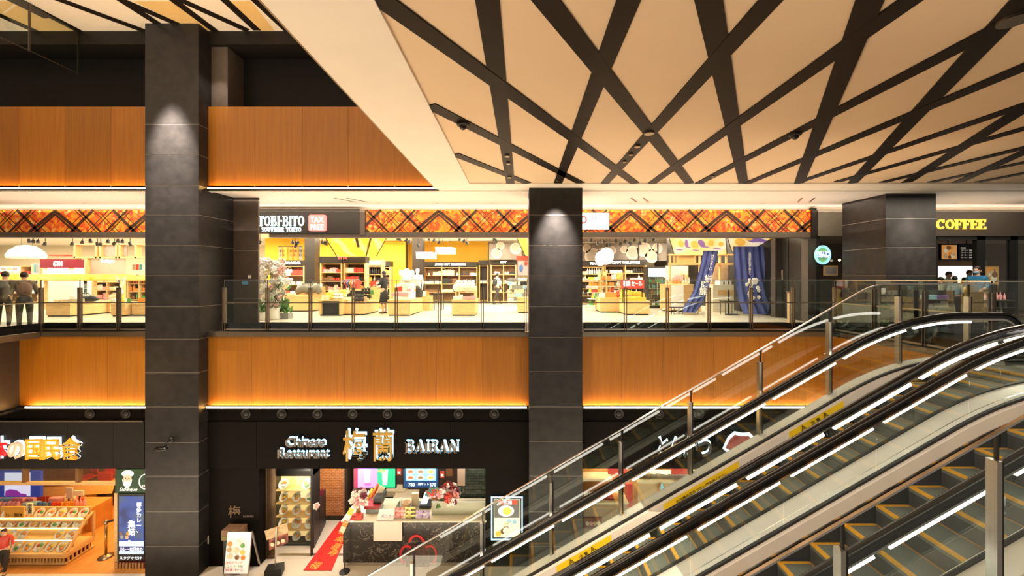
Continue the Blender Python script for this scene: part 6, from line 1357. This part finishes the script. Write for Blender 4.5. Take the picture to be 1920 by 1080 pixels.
# green tile wall
gt = st('wall_tile', bx(px(868,11.3),px(990,11.3),11.32,11.5,F1,-3.4), mat('grout', (.38,.40,.32), .7, noise=.1)); TL = mat('dark_green_tile', (.055,.075,.06), .25, noise=.2, rnd=.3)
tm = G().box(0,.15,0,.02,0,.066).mesh('tile', TL); hm_ = G().box(0,.072,0,.02,0,.066).mesh('tile', TL); zz = pz(972,11.3); r_ = 0
while zz < Z1B+.05:
    x = px(832 if zz < pz(931,11.3) else 870,11.3)+(-.08 if r_%2 else 0)
    while x < px(911,11.3): mk(tm, 'tile', gt, (x,11.3,zz)); x += .16
    zz += .076; r_ += 1
bx(px(832,11.3),px(870,11.3),11.32,11.5,F1,pz(929,11.3)).ob('wall_tile_low', MATS['grout'], gt)
bx(px(858,11.25),px(872,11.25),11.22,11.6,pz(926,10.8),-3.4).ob('cream_wall_end', mat('blush_wall', (.62,.47,.38), .6, noise=.05), gt)
# screens
def tv(label, x0, x1, y0, y1, D): 
    t = T('menu_screen', label, 'screen'); bx(px(x0,D),px(x1,D),D,D+.06,pz(y1,D),pz(y0,D)).ob('housing', BLACK, t); return t
D = 11.4; t = tv('wall screen with a purple drink and a green drink picture', 662, 743, 866, 916, D)
bx(px(664,D),px(708,D),D-.01,D,pz(914,D),pz(868,D)).ob('picture', em('tv_purple', (.48,.22,.85), 1.0), t); bx(px(708,D),px(741,D),D-.01,D,pz(914,D),pz(868,D)).ob('picture', em('tv_green', (.01,.45,.20), 1.0), t); bx(px(664,D),px(671,D),D-.014,D-.01,pz(914,D),pz(868,D)).ob('red_edge', em('tv_red', (.5,.02,.06), .8), t)
for cx_, c_ in ((689,(.75,.68,.95)),(722,(.65,.85,.85))):
    G().prism([(px(cx_-6,D),pz(880,D)),(px(cx_+6,D),pz(880,D)),(px(cx_+4,D),pz(909,D)),(px(cx_-4,D),pz(909,D))], D-.018, D-.01).ob('cup_picture', em('cup_%d'%cx_, c_, .9), t)
disc_y('fruit_picture', em('tv_pink', (.85,.10,.35), .9), t, px(690,D), pz(907,D), .10, .05, D-.019); disc_y('leaf_picture', em('tv_leaf', (.25,.75,.15), .9), t, px(716,D), pz(882,D), .12, .05, D-.019)
t = tv('wall screen with pictures of soup bowls on blue', 755, 823, 866, 916, D); bx(px(757,D),px(821,D),D-.01,D,pz(914,D),pz(868,D)).ob('picture', em('tv_navy', (.01,.05,.16), .9), t); bx(px(761,D),px(818,D),D-.014,D-.01,pz(901,D),pz(868,D)).ob('picture_inner', em('tv_sky', (.25,.62,.85), .9), t)
for i in range(6):
    cx_ = 770+(i%3)*19; cy_ = 884+(i//3)*11; disc_y('bowl_picture', em('tv_bowl', (.75,.85,.92), 1), t, px(cx_,D), pz(cy_,D), .12, .07, D-.018); disc_y('soup_picture', em('tv_soup%d'%(i%3), ((.55,.15,.05),(.3,.2,.1),(.7,.45,.1))[i%3], .9), t, px(cx_,D), pz(cy_-.5,D), .085, .04, D-.027)
text('780', 'lettering', WL, t, px(766,D), D-.02, pz(911,D), .09, .004, .015); text('麺セット', 'lettering', WL, t, px(784,D), D-.02, pz(909,D), .06, .004); text('570', 'lettering', WL, t, px(806,D), D-.02, pz(911,D), .09, .004, .015)
for x, y, lb in ((747,885,'small red price card between the two screens'),(828,890,'small red price card right of the bowl screen')): 
    q = T('price_card', lb, 'card'); bx(px(x-3,D),px(x+5,D),D,D+.02,pz(y+6,D),pz(y-6,D)).ob('card', cm('red'), q); text('税', 'lettering', WG, q, px(x-1.5,D), D-.005, pz(y+3,D), .06, .003)
bx(px(836,11.6),px(848,11.6),11.6,11.7,pz(893,11.6),pz(868,11.6)).ob('cabinet', cm('brown'), label='small brown wall cabinet right of the bowl screen', cat='cabinet')
kd = T('kitchen_hatch', 'dark serving hatch with a pale hood below the screens', 'hatch'); D = 11.9; bx(px(715,D),px(752,D),D,D+.5,F1,pz(930,D)).ob('dark_opening', BLACK, kd); bx(px(724,D),px(760,D),D-.1,D+.3,pz(928,D),pz(918,D)).ob('pale_hood', cm('cream'), kd); bx(px(744,D),px(785,D),D-.5,D+.1,pz(929,D),pz(921,D)).ob('pale_hood', mat('hood', (.72,.62,.46), .5, noise=.05), kd)
# counter
MAR = mat('black_marble', (.022,.018,.016), .22, noise=.2)
def marble():
    m = MAR; n_ = m.node_tree; L = n_.links; p = n_.nodes['Principled BSDF']; v = n_.nodes.new('ShaderNodeTexNoise'); v.inputs['Scale'].default_value = 3.2; v.inputs['Detail'].default_value = 6; v.inputs['Distortion'].default_value = 1.2
    tc = n_.nodes.new('ShaderNodeTexCoord'); L.new(tc.outputs['Object'], v.inputs['Vector']); cr = n_.nodes.new('ShaderNodeValToRGB'); e = cr.color_ramp.elements; e[0].position = .485; e[0].color = (.020,.016,.014,1); e[1].position = .515; e[1].color = (.020,.016,.014,1); q_ = e.new(.5); q_.color = (.22,.18,.15,1)
    L.new(v.outputs[0], cr.inputs[0]); L.new(cr.outputs[0], p.inputs['Base Color'])
marble()
DC = FAS+.02; ct = T('service_counter', 'black marble counter with a pale top and a red outlined emblem', 'counter'); XA, XB = px(643,DC), px(912,DC); ZT = pz(975,DC)
bx(XA,XB,DC,DC+.04,F1+.1,ZT-.04).ob('marble_front', MAR, ct); bx(XA,XA+.04,DC+.04,DC+.9,F1+.1,ZT-.04).ob('marble_side', MAR, ct); bx(XA,XB,DC+.03,DC+.9,F1,F1+.1).ob('plinth', STEEL, ct)
bx(XA-.03,XB,DC-.04,DC+1.0,ZT-.04,ZT).ob('countertop', mat('pale_top', (.72,.66,.50), .35, noise=.04), ct)
RN = mat('emblem_red', (.50,.012,.015), .5, noise=.1, emit=.25)
g = G(); cx_, cz_ = px(784,DC), pz(1042,DC); k_ = DC/F
ringarc(g, px(781,DC), pz(1023,DC), 15*k_, 19*k_, .35, PI-.35, .055, DC-.02, DC-.002); ringarc(g, px(763,DC), pz(1040,DC), 12*k_, 17*k_, .9, PI+1.2, .05, DC-.02, DC-.002); ringarc(g, px(806,DC), pz(1040,DC), 12*k_, 17*k_, -1.2, PI-.9, .05, DC-.02, DC-.002)
g.ob('emblem_outline', RN, ct); g = G(); 
for a in (762,778,794,803): g.box(px(a,DC),px(a+1.6,DC),DC-.012,DC-.002,pz(1062,DC),pz(1024,DC))
for b in (1022,1030,1038,1046,1054,1061): g.box(px(762,DC),px(804,DC),DC-.012,DC-.002,pz(b+1.4,DC),pz(b,DC))
g.ob('emblem_lattice', mat('emblem_dull_red', (.16,.012,.010), .6, noise=.1), ct)
bx(px(702,DC),px(755,DC),DC-.07,DC-.04,pz(1011,DC),ZT+.005).ob('white_card', mat('white_board', (.75,.68,.58), .6, noise=.03), label='blank cream board hanging over the front edge of the counter', cat='board')
q = T('menu_sheet', 'white menu sheet lying tilted on the counter above the cream board', 'menu'); g = G().add([(px(707,DC),DC-.05,ZT+.02),(px(738,DC),DC-.05,ZT+.02),(px(738,DC),DC+.2,ZT+.17),(px(707,DC),DC+.2,ZT+.17),(px(707,DC),DC-.04,ZT+.01),(px(738,DC),DC-.04,ZT+.01),(px(738,DC),DC+.21,ZT+.16),(px(707,DC),DC+.21,ZT+.16)], [(0,1,2,3),(7,6,5,4),(0,4,5,1),(1,5,6,2),(2,6,7,3),(3,7,4,0)]); g.ob('sheet', WHITE, q)
q2_ = text('メニュー', 'lettering', cm('purple'), q, px(713,DC), DC+.01, ZT+.065, .07, .003, rx=.55)
sc_ = T('counter_screen', 'low pale frosted screen along the rear of the counter', 'screen panel'); bx(px(806,DC),px(911,DC),DC+.2,DC+.23,ZT,pz(949,DC)).ob('frosted_pane', mat('frosted', (.40,.42,.30), .3, noise=.05), sc_); bx(px(806,DC),px(911,DC),DC+.19,DC+.24,pz(949,DC),pz(948,DC)).ob('top_edge', STEEL, sc_)
for a, b, y0, c_, lb in ((739,756,950,'red','red poster card, leftmost of three standing on the counter'),(758,778,949,'yellow','ochre menu card in the middle of the three on the counter'),(780,805,956,'purple','purplish picture card, rightmost of three on the counter')):
    q = T('counter_card', lb, 'card'); bx(px(a,DC),px(b,DC),DC+.05,DC+.07,ZT,pz(y0+13,DC)).ob('stand', cm('cream'), q); bx(px(a,DC),px(b,DC),DC+.04,DC+.06,ZT+.02,pz(y0+4,DC)).ob('card', mat('card_'+c_, tuple(v*.7 for v in PAL[c_]), .5, alt=tuple(min(1,v+.35) for v in PAL[c_]), nscale=14), q)
    for j in range(3): text('点心麺飯', 'lettering', BLACK if c_ == 'yellow' else WHITE, q, px(a+2,DC), DC+.035, pz(y0+11+j*7,DC), .05, .003)
ic = T('drinks_cooler', 'small glass cooler with a red top at the left end of the counter', 'cooler'); D = DC+.25
bx(px(684,D),px(710,D),D,D+.4,ZT,ZT+.02).ob('base', STEEL, ic); bx(px(685,D),px(709,D),D+.02,D+.38,ZT+.02,pz(955,D)).ob('glass_body', mat('ice_blue', (.45,.55,.58), .2, noise=.3, nscale=10), ic); bx(px(683,D),px(711,D),D-.01,D+.41,pz(955,D),pz(949,D)).ob('red_lid', cm('maroon') if False else mat('lid_red', (.35,.02,.02), .4, noise=.1), ic)
bx(px(697,D),px(713,D),D+.1,D+.5,pz(949,D),pz(938,D)).ob('black_box', cm('black'), ic)
sx_ = T('steel_stand', 'steel display stand with a straw basket behind the counter cards', 'stand'); D = DC+.5; bx(px(742,D),px(786,D),D-.2,D+.3,pz(955,D),pz(951,D)).ob('steel_top', STEEL, sx_); bx(px(745,D),px(783,D),D-.1,D+.25,ZT,pz(955,D)).ob('steel_box', STEEL, sx_)
G().lathe([(.08,0),(.11,.02),(.13,.14),(.12,.15),(.09,.05)], (px(762,D),D,pz(951,D)), 14).ob('straw_basket', cm('tan'), sx_, True); bx(px(770,D),px(782,D),D+.1,D+.2,pz(951,D),pz(930,D)).ob('white_canister', cm('cream'), sx_)
put('bottle', 'white', px(753,D), D, pz(951,D), 'beside the straw basket', 0, 1.0)
rg = T('cash_register', 'black cash register with a small lit screen behind the counter', 'register'); D = DC+.45; bx(px(786,D),px(808,D),D,D+.35,ZT+.04,pz(949,D)).ob('drawer_unit', BLACK, rg)
g = G().add([(px(788,D),D+.02,pz(946,D)),(px(800,D),D+.02,pz(946,D)),(px(805,D),D+.2,pz(931,D)),(px(793,D),D+.2,pz(931,D)),(px(788,D),D+.05,pz(946,D)),(px(800,D),D+.05,pz(946,D)),(px(805,D),D+.23,pz(931,D)),(px(793,D),D+.23,pz(931,D))], [(0,1,2,3),(7,6,5,4),(0,4,5,1),(1,5,6,2),(2,6,7,3),(3,7,4,0)]); g.ob('screen', em('reg_screen', (.8,.85,.8), .7), rg)
person('cook in a dark cap and black top bending behind the counter', px(806,11.6), 11.6, F1, 1.6, -.5, cm('black'), DKC, cap=cm('black'), lean=.12)
fv = T('flower_vase', 'colourful bouquet in a square glass vase on the counter', 'flowers'); D = DC+.3; Xv = px(838,D); zv = ZT+.22
bx(px(828,D),px(848,D),D-.08,D+.12,ZT+.02,pz(940,D)).ob('glass_vase', mat('vase_glass', (.35,.38,.30), .15, noise=.1), fv)
bqm = {c: pet.mesh('bouquet_'+c, mat('bouquet_'+c, PAL[c] if c != 'peach' else (.85,.55,.35), .6, noise=.1), True) for c in ('pink','white','maroon','teal','orange','red')}
for k in range(64):
    a = R.uniform(0,2*PI); rr = .42*math.sqrt(R.random()); cc_ = R.choice(['pink','white','maroon','teal','orange','red','pink','white'])
    o = mk(bqm[cc_], 'flower', fv, (Xv-.08+rr*math.cos(a), D+.1*math.sin(a*2), pz(925,D)+rr*.62*math.sin(a))); q_ = R.uniform(1.0,1.7); o.scale = (q_,q_,q_); o.rotation_euler = (0,R.uniform(0,6),R.uniform(-.5,.5))
for k in range(20): o = mk(lf, 'leaf', fv, (Xv+R.uniform(-.2,.12), D-.06, pz(940,D)+R.uniform(-.05,.12))); o.rotation_euler = (R.uniform(-.5,.5),R.uniform(-2.5,2.5),0)
for x_, lb in ((684,'bunch of white and crimson flowers at the left end of the counter'),):
    fv = T('flower_vase', lb, 'flowers'); D = DC+.15; G().lathe([(.05,0),(.07,.1),(.05,.28),(.06,.3)], (px(672,D),D,ZT), 12).ob('vase', mat('gold_vase', (.45,.28,.10), .4, noise=.3), fv, True)
    for k in range(34): o = mk(bqm[R.choice(['white','white','pink','maroon'])], 'flower', fv, (px(674,D)+R.uniform(-.16,.18), D+R.uniform(-.08,.1), ZT+.32+R.uniform(0,.32))); o.scale = (1.3,1.3,1.3); o.rotation_euler = (0,R.uniform(0,6),R.uniform(-.5,.5))
    for k in range(10): G().tube([(px(672,D),D,ZT+.25),(px(674,D)+R.uniform(-.12,.12),D,ZT+.5)], .006, 4).ob('stem', LEAF, fv)
fg = T('festive_display', 'tall yellow and red festive decoration leaning behind the flowers', 'decoration'); D = DC+.55
for k, (a, b, c_) in enumerate(((682,690,'cream'),(686,694,'yellow'),(690,700,'orange'),(696,703,'red'))): G().bar((px(a,D),D+k*.05,ZT+.1), (px(b,D),D+.1+k*.05,pz(925-k*3,D)), .10, .02).ob('paper_strip', cm(c_), fg)
g = G().bar((px(699,D),D,pz(945,D)), (px(715,D),D+.1,pz(916,D)), .16, .03, (0,1,0)); g.ob('pale_board', cm('cream'), fg)
rowgoods('along the left end of the counter', px(652,DC), px(683,DC), DC+.05, ZT, ['bottle','jar','carton'], ['red','yellow','orange','white'], .12)
# leaning banner board at the left end of the counter
g = T('leaning_board', 'red, white and yellow printed board leaning at the counter corner', 'board'); D = DC-.12
for k, c_ in enumerate(('cream','orange','white','yellow')):
    p0 = Vector((px(640+k*5,D),D,pz(998-k*11,D))); p1 = Vector((px(645+k*5,D),D,pz(987-k*11,D))); G().bar(p0, p1, .13, .02, (0,1,0)).ob('printed_panel', cm(c_), g)
G().bar((px(648,D),D-.01,pz(978,D)), (px(664,D),D-.01,pz(977,D)), .03, .02).ob('curved_clip', STEEL, g)
s = T('sign_stand', 'black round-based stand in front of the counter corner', 'stand'); D = 10.03; X = px(646,D)
G().lathe([(.13,0),(.13,.012),(.02,.02)], (X,D,F1), 20).ob('base', BLACK, s); G().tube([(X,D,F1+.02),(X+.0,D,pz(1000,D))], .012, 6).ob('pole', BLACK, s)
# red carpet
cp = T('carpet', 'bright red carpet with gold characters leading into the Chinese restaurant', 'carpet')
cor = [(568,1071),(640,1071),(660,968),(636,968)]
pts_ = [(px(x,f1(y)), f1(y)) for x,y in ((569,1070),(622,1070),(661,978),(637,978))]
G().hprism(pts_[:2]+pts_[2:], F1+.004, F1+.014).ob('carpet_field', mat('carpet_red', (.62,.015,.010), .8, noise=.15, nscale=20), cp)
for k, (x, y) in enumerate(((578,1064),(612,1040),(618,1028),(626,1014),(632,1000))): text('福寿喜楽吉'[k], 'lettering', mat('carpet_gold', (.80,.35,.05), .6, noise=.1), cp, px(x,f1(y)), f1(y), F1+.017, .20, .002, .01, rx=0, rz=-.3)
# small menu panel on a stand
s = T('menu_stand', 'slim stand with an angled menu panel on a black foot', 'menu stand'); D = 9.95; X = px(516,D)
G().box(X-.2,X+.18,D-.14,D+.12,F1,F1+.20, rz=.25).ob('foot', BLACK, s); G().tube([(X,D,F1+.18),(X+.03,D,pz(990,D))], .018, 8).ob('pole', STEEL, s)
def quad(name, m, parent, P4, t=.02):
    g = G().add(P4+[(a,b+t,c) for a,b,c in P4], [(0,1,2,3),(7,6,5,4),(0,4,5,1),(1,5,6,2),(2,6,7,3),(3,7,4,0)]); return g.ob(name, m, parent)
q = quad('upper_panel', mat('buff_print', (.70,.50,.28), .5, alt=(.45,.28,.14), nscale=16), s, [(px(500,D),D,pz(1013,D)),(px(536,D),D+.1,pz(1004,D)),(px(533,D),D+.1,pz(986,D)),(px(496,D),D,pz(996,D))])
q = quad('lower_panel', mat('dark_print', (.10,.05,.04), .5, alt=(.45,.10,.05), nscale=10), s, [(px(504,D),D+.02,pz(1033,D)),(px(535,D),D+.12,pz(1024,D)),(px(534,D),D+.12,pz(1005,D)),(px(503,D),D+.02,pz(1014,D))])
for j in range(3): disc_y('dish_picture', cm('cream'), s, px(511+j*9,D), pz(1021-j*2.5,D), .05, .05, D-.0+.02*j)
# A-frame board
a_ = T('a_frame_board', 'white lit A-frame menu board with dish pictures beside the entrance', 'menu board'); D = f1(1085); zb = F1
XA_, XB_ = px(421,D), px(466,D); zT = pz(1002,D)
for x in (XA_, XB_-.03): G().bar((x+.015,D-.02,zb), (x+.035,D+.10,zT), .035, .03).ob('front_leg', STEEL, a_); G().bar((x+.015,D+.45,zb), (x+.035,D+.12,zT), .03, .03).ob('rear_leg', STEEL, a_)
quad('board', em('board_white', (.80,.76,.68), .55), a_, [(XA_+.0,D-.02,zb+.14),(XB_+.0,D-.02,zb+.14),(XB_+.02,D+.08,zT),(XA_+.02,D+.08,zT)])
for j, (dx, dz, r_, c_) in enumerate(((.14,.82,.08,'orange'),(.35,.85,.07,'white'),(.46,.78,.07,'green'),(.13,.68,.075,'tan'),(.30,.66,.085,'cream'),(.46,.62,.07,'yellow'),(.15,.53,.08,'cream'),(.33,.50,.07,'brown'),(.48,.49,.07,'orange'))):
    disc_y('dish_rim', cm('white'), a_, XA_+dx, zb+dz+.05, r_, r_, D-.05+.05*dz/.8-.0); disc_y('dish_food', cm(c_), a_, XA_+dx, zb+dz+.05, r_*.75, r_*.72, D-.062+.05*dz/.8)
for j, (c_, t__) in enumerate((('red','本日のランチ'),('green','セット 980'),('red','飲茶コース'))): text(t__, 'lettering', cm(c_), a_, XA_+.06, D-.04, zb+.40-j*.09, .055, .003, .01, mw=.42)
cr_ = T('wooden_crate', 'small wooden crate with green paper standing behind the A-frame board', 'crate'); D = FAS-.0; bx(px(430,D),px(464,D),D-.28,D,pz(1000,D),pz(982,D)).ob('crate_body', mat('crate_wood', (.22,.12,.06), .6, noise=.3), cr_); bx(px(431,D),px(463,D),D-.29,D-.28,pz(999,D),pz(993,D)).ob('paper', mat('green_paper', (.20,.18,.04), .6, noise=.2), cr_)
bx(px(432,D),px(462,D),D-.25,D-.03,F1,pz(1000,D)).ob('crate_stand', BLACK, cr_)
o = T('wall_socket', 'small white socket plate on the side of the column at lower left', 'socket'); bx(pw(387.5),pw(391.5),FAS-.02,FAS+.0,pz(1019,FAS),pz(1004,FAS)).ob('plate', cm('white'), o)
# poster light box
s = T('poster_light_box', 'glowing poster box with a noodle bowl, framed by a thin blue line', 'poster'); D = FAS-.04
bx(px(923,D),px(978,D),D,D+.06,pz(1010,D),pz(933,D)).ob('housing', BLACK, s); bx(px(926,D),px(975,D),D-.012,D,pz(1007,D),pz(936,D)).ob('picture', em('poster_pale', (.80,.78,.60), .8), s)
for a,b,c_,d_ in ((921,923,931,1012),(978,980,931,1012),(921,980,931,933),(921,980,1010,1012)): bx(px(a,D),px(b,D),D-.02,D+.0,pz(d_,D),pz(c_,D)).ob('light_line', HALOB, s)
bx(px(927,D),px(974,D),D-.02,D-.012,pz(970,D),pz(937,D)).ob('dark_picture', em('poster_dark', (.12,.12,.11), .6), s); bx(px(936,D),px(970,D),D-.026,D-.02,pz(945,D),pz(937,D)).ob('red_caption', em('poster_red', (.65,.06,.03), .8), s)
disc_y('bowl_picture', em('poster_bowl', (.85,.83,.75), .9), s, px(949,D), pz(957,D), 15*D/F, 10.5*D/F, D-.022); disc_y('soup_picture', em('poster_soup', (.65,.60,.08), .8), s, px(951,D), pz(957,D), 8*D/F, 7*D/F, D-.032)
foodface(s, px(929,D), px(972,D), D-.014, pz(1005,D), pz(972,D), ['white','lightblue','yellow','cream','brown','white'], 12); text('拉麺', 'lettering', WL, s, px(944,D), D-.03, pz(944,D), .08, .003, .01)
# --- right stall behind the escalators
st('floor_right', bx(pw(1092),9,FAS+.41,16,F1-.1,F1+.004), mat('stall_floor', (.62,.54,.46), .3))
st('wall_right_rear', bx(px(1080,12.4),px(1650,12.4),12.4,12.5,F1,-3.3), mat('warm_stall_wall', (.55,.28,.12), .6, noise=.2))
k1 = T('shop_counter', 'light timber shop counter with cream shelf edge behind the escalator glass', 'counter'); D = 10.6
bx(px(1094,D),px(1176,D),D,D+.6,F1,pz(944,D)).ob('body', mat('counter_grey_wood', (.38,.26,.15), .5, noise=.1), k1); bx(px(1092,D),px(1178,D),D-.04,D+.62,pz(944,D),pz(941,D)).ob('top', cm('cream'), k1); bx(px(1094,D),px(1150,D),D+.1,D+.5,pz(906,D),pz(902,D)).ob('shelf_board', cm('cream'), k1); bx(px(1094,D),px(1160,D),D+.5,D+.55,pz(941,D),Z1B).ob('back_panel', mat('amber_panel', (.65,.35,.12), .5, noise=.1), k1)
q = T('counter_poster', 'dark red poster with dish pictures on the timber counter front', 'poster'); bx(px(1094,D),px(1128,D),D-.03,D-.0,pz(990,D),pz(969,D)).ob('picture', mat('dark_red_print', (.18,.03,.03), .5, noise=.2), q)
for j in range(4): disc_y('dish_picture', cm(('cream','pink','tan','white')[j]), q, px(1101+j*7,D), pz(980,D), .05, .06, D-.03)
k2 = T('shop_counter', 'timber cash counter with bright top right of the dark gap', 'counter'); bx(px(1196,D),px(1330,D),D,D+.6,F1,pz(905,D)).ob('body', mat('pale_oak_front', (.62,.42,.22), .5, noise=.08), k2); bx(px(1194,D),px(1332,D),D-.04,D+.62,pz(905,D),pz(902,D)).ob('top', cm('cream'), k2)
bx(px(1178,D),px(1190,D),D+.2,D+.3,pz(960,D),pz(915,D)).ob('red_banner', em('banner_red', (.55,.03,.02), .4), label='narrow red banner hanging between the two timber counters', cat='banner')
bx(px(1142,D),px(1178,D),D+.1,D+.16,pz(893,D),Z1B+.02).ob('red_header', em('header_red', (.60,.04,.02), .45), label='red header board at the top left of the right stall', cat='sign')
bx(px(1262,D),px(1300,D),D+.1,D+.16,pz(893,D),Z1B+.02).ob('red_header', em('header_red', (.60,.04,.02), .45), label='red header board at the top right of the right stall', cat='sign')
q = T('menu_screen', 'dark tilted menu screens above the cash counter', 'screen'); bx(px(1205,D),px(1226,D),D+.3,D+.36,pz(893,D),pz(880,D)).ob('frame', BLACK, q); bx(px(1207,D),px(1224,D),D+.29,D+.30,pz(891,D),pz(882,D)).ob('picture', mat('brown_print', (.3,.15,.08), .5, noise=.4), q)
q = T('pennant', 'small blue and orange triangular pennant on the cash counter', 'pennant'); G().prism([(px(1236,D),pz(902,D)),(px(1248,D),pz(918,D)),(px(1232,D),pz(918,D))], D-.08, D-.05).ob('orange_edge', cm('orange'), q); G().prism([(px(1238,D),pz(900,D)),(px(1246,D),pz(917,D)),(px(1235,D),pz(917,D))], D-.10, D-.08).ob('blue_face', em('pennant_blue', (.20,.50,.65), .5), q); G().tube([(px(1241,D),D-.07,pz(918,D)),(px(1241,D),D-.07,pz(904,D)-.3)], .01, 5).ob('stick', BLACK, q) if False else None
rowgoods('on the timber shop counter behind the escalator', px(1096,D), px(1170,D), D+.15, pz(941,D), ['carton','packet','jar'], ['red','white','orange'], .2); rowgoods('on the timber cash counter', px(1200,D), px(1300,D), D+.2, pz(902,D), ['carton','packet'], ['white','red','tan'], .25)
bpy.context.view_layer.update()
for grp in ('black track spotlights in the shops', 'track spotlights right of the middle column'):
    L_ = [o for o in bpy.data.objects if o.get('group') == grp and not o.parent]
    X_ = {o: [c for c in bpy.data.objects if c.parent == o][0].data.vertices[0].co for o in L_}
    for i, o in enumerate(sorted(L_, key=lambda o: X_[o].x/X_[o].y)): o['label'] = o['label']+f', {ORD[i]} from the left'
# ---------------------------------------------------------------- give every thing an origin at its base
CHI = {}
for o in bpy.data.objects:
    if o.parent: CHI.setdefault(o.parent, []).append(o)
done = set()
for o in list(bpy.data.objects):
    if o.parent or o.type not in ('EMPTY','MESH') or o.location.length > 0: continue
    me = [c for c in CHI.get(o, []) if c.type == 'MESH']
    pts = []
    for c in ([o] if o.type == 'MESH' else me):
        bb = c.bound_box; mw = c.matrix_world
        pts += [mw @ Vector(b) for b in bb]
    if not pts: continue
    mn = [min(p[i] for p in pts) for i in range(3)]; mx_ = [max(p[i] for p in pts) for i in range(3)]
    loc = Vector(((mn[0]+mx_[0])/2, (mn[1]+mx_[1])/2, mn[2]))
    if o.type == 'MESH':
        if o.data.users > 1: continue
        o.data.transform(Matrix.Translation(-loc))
    o.location = loc
    for c in CHI.get(o, []): c.location = c.location-loc
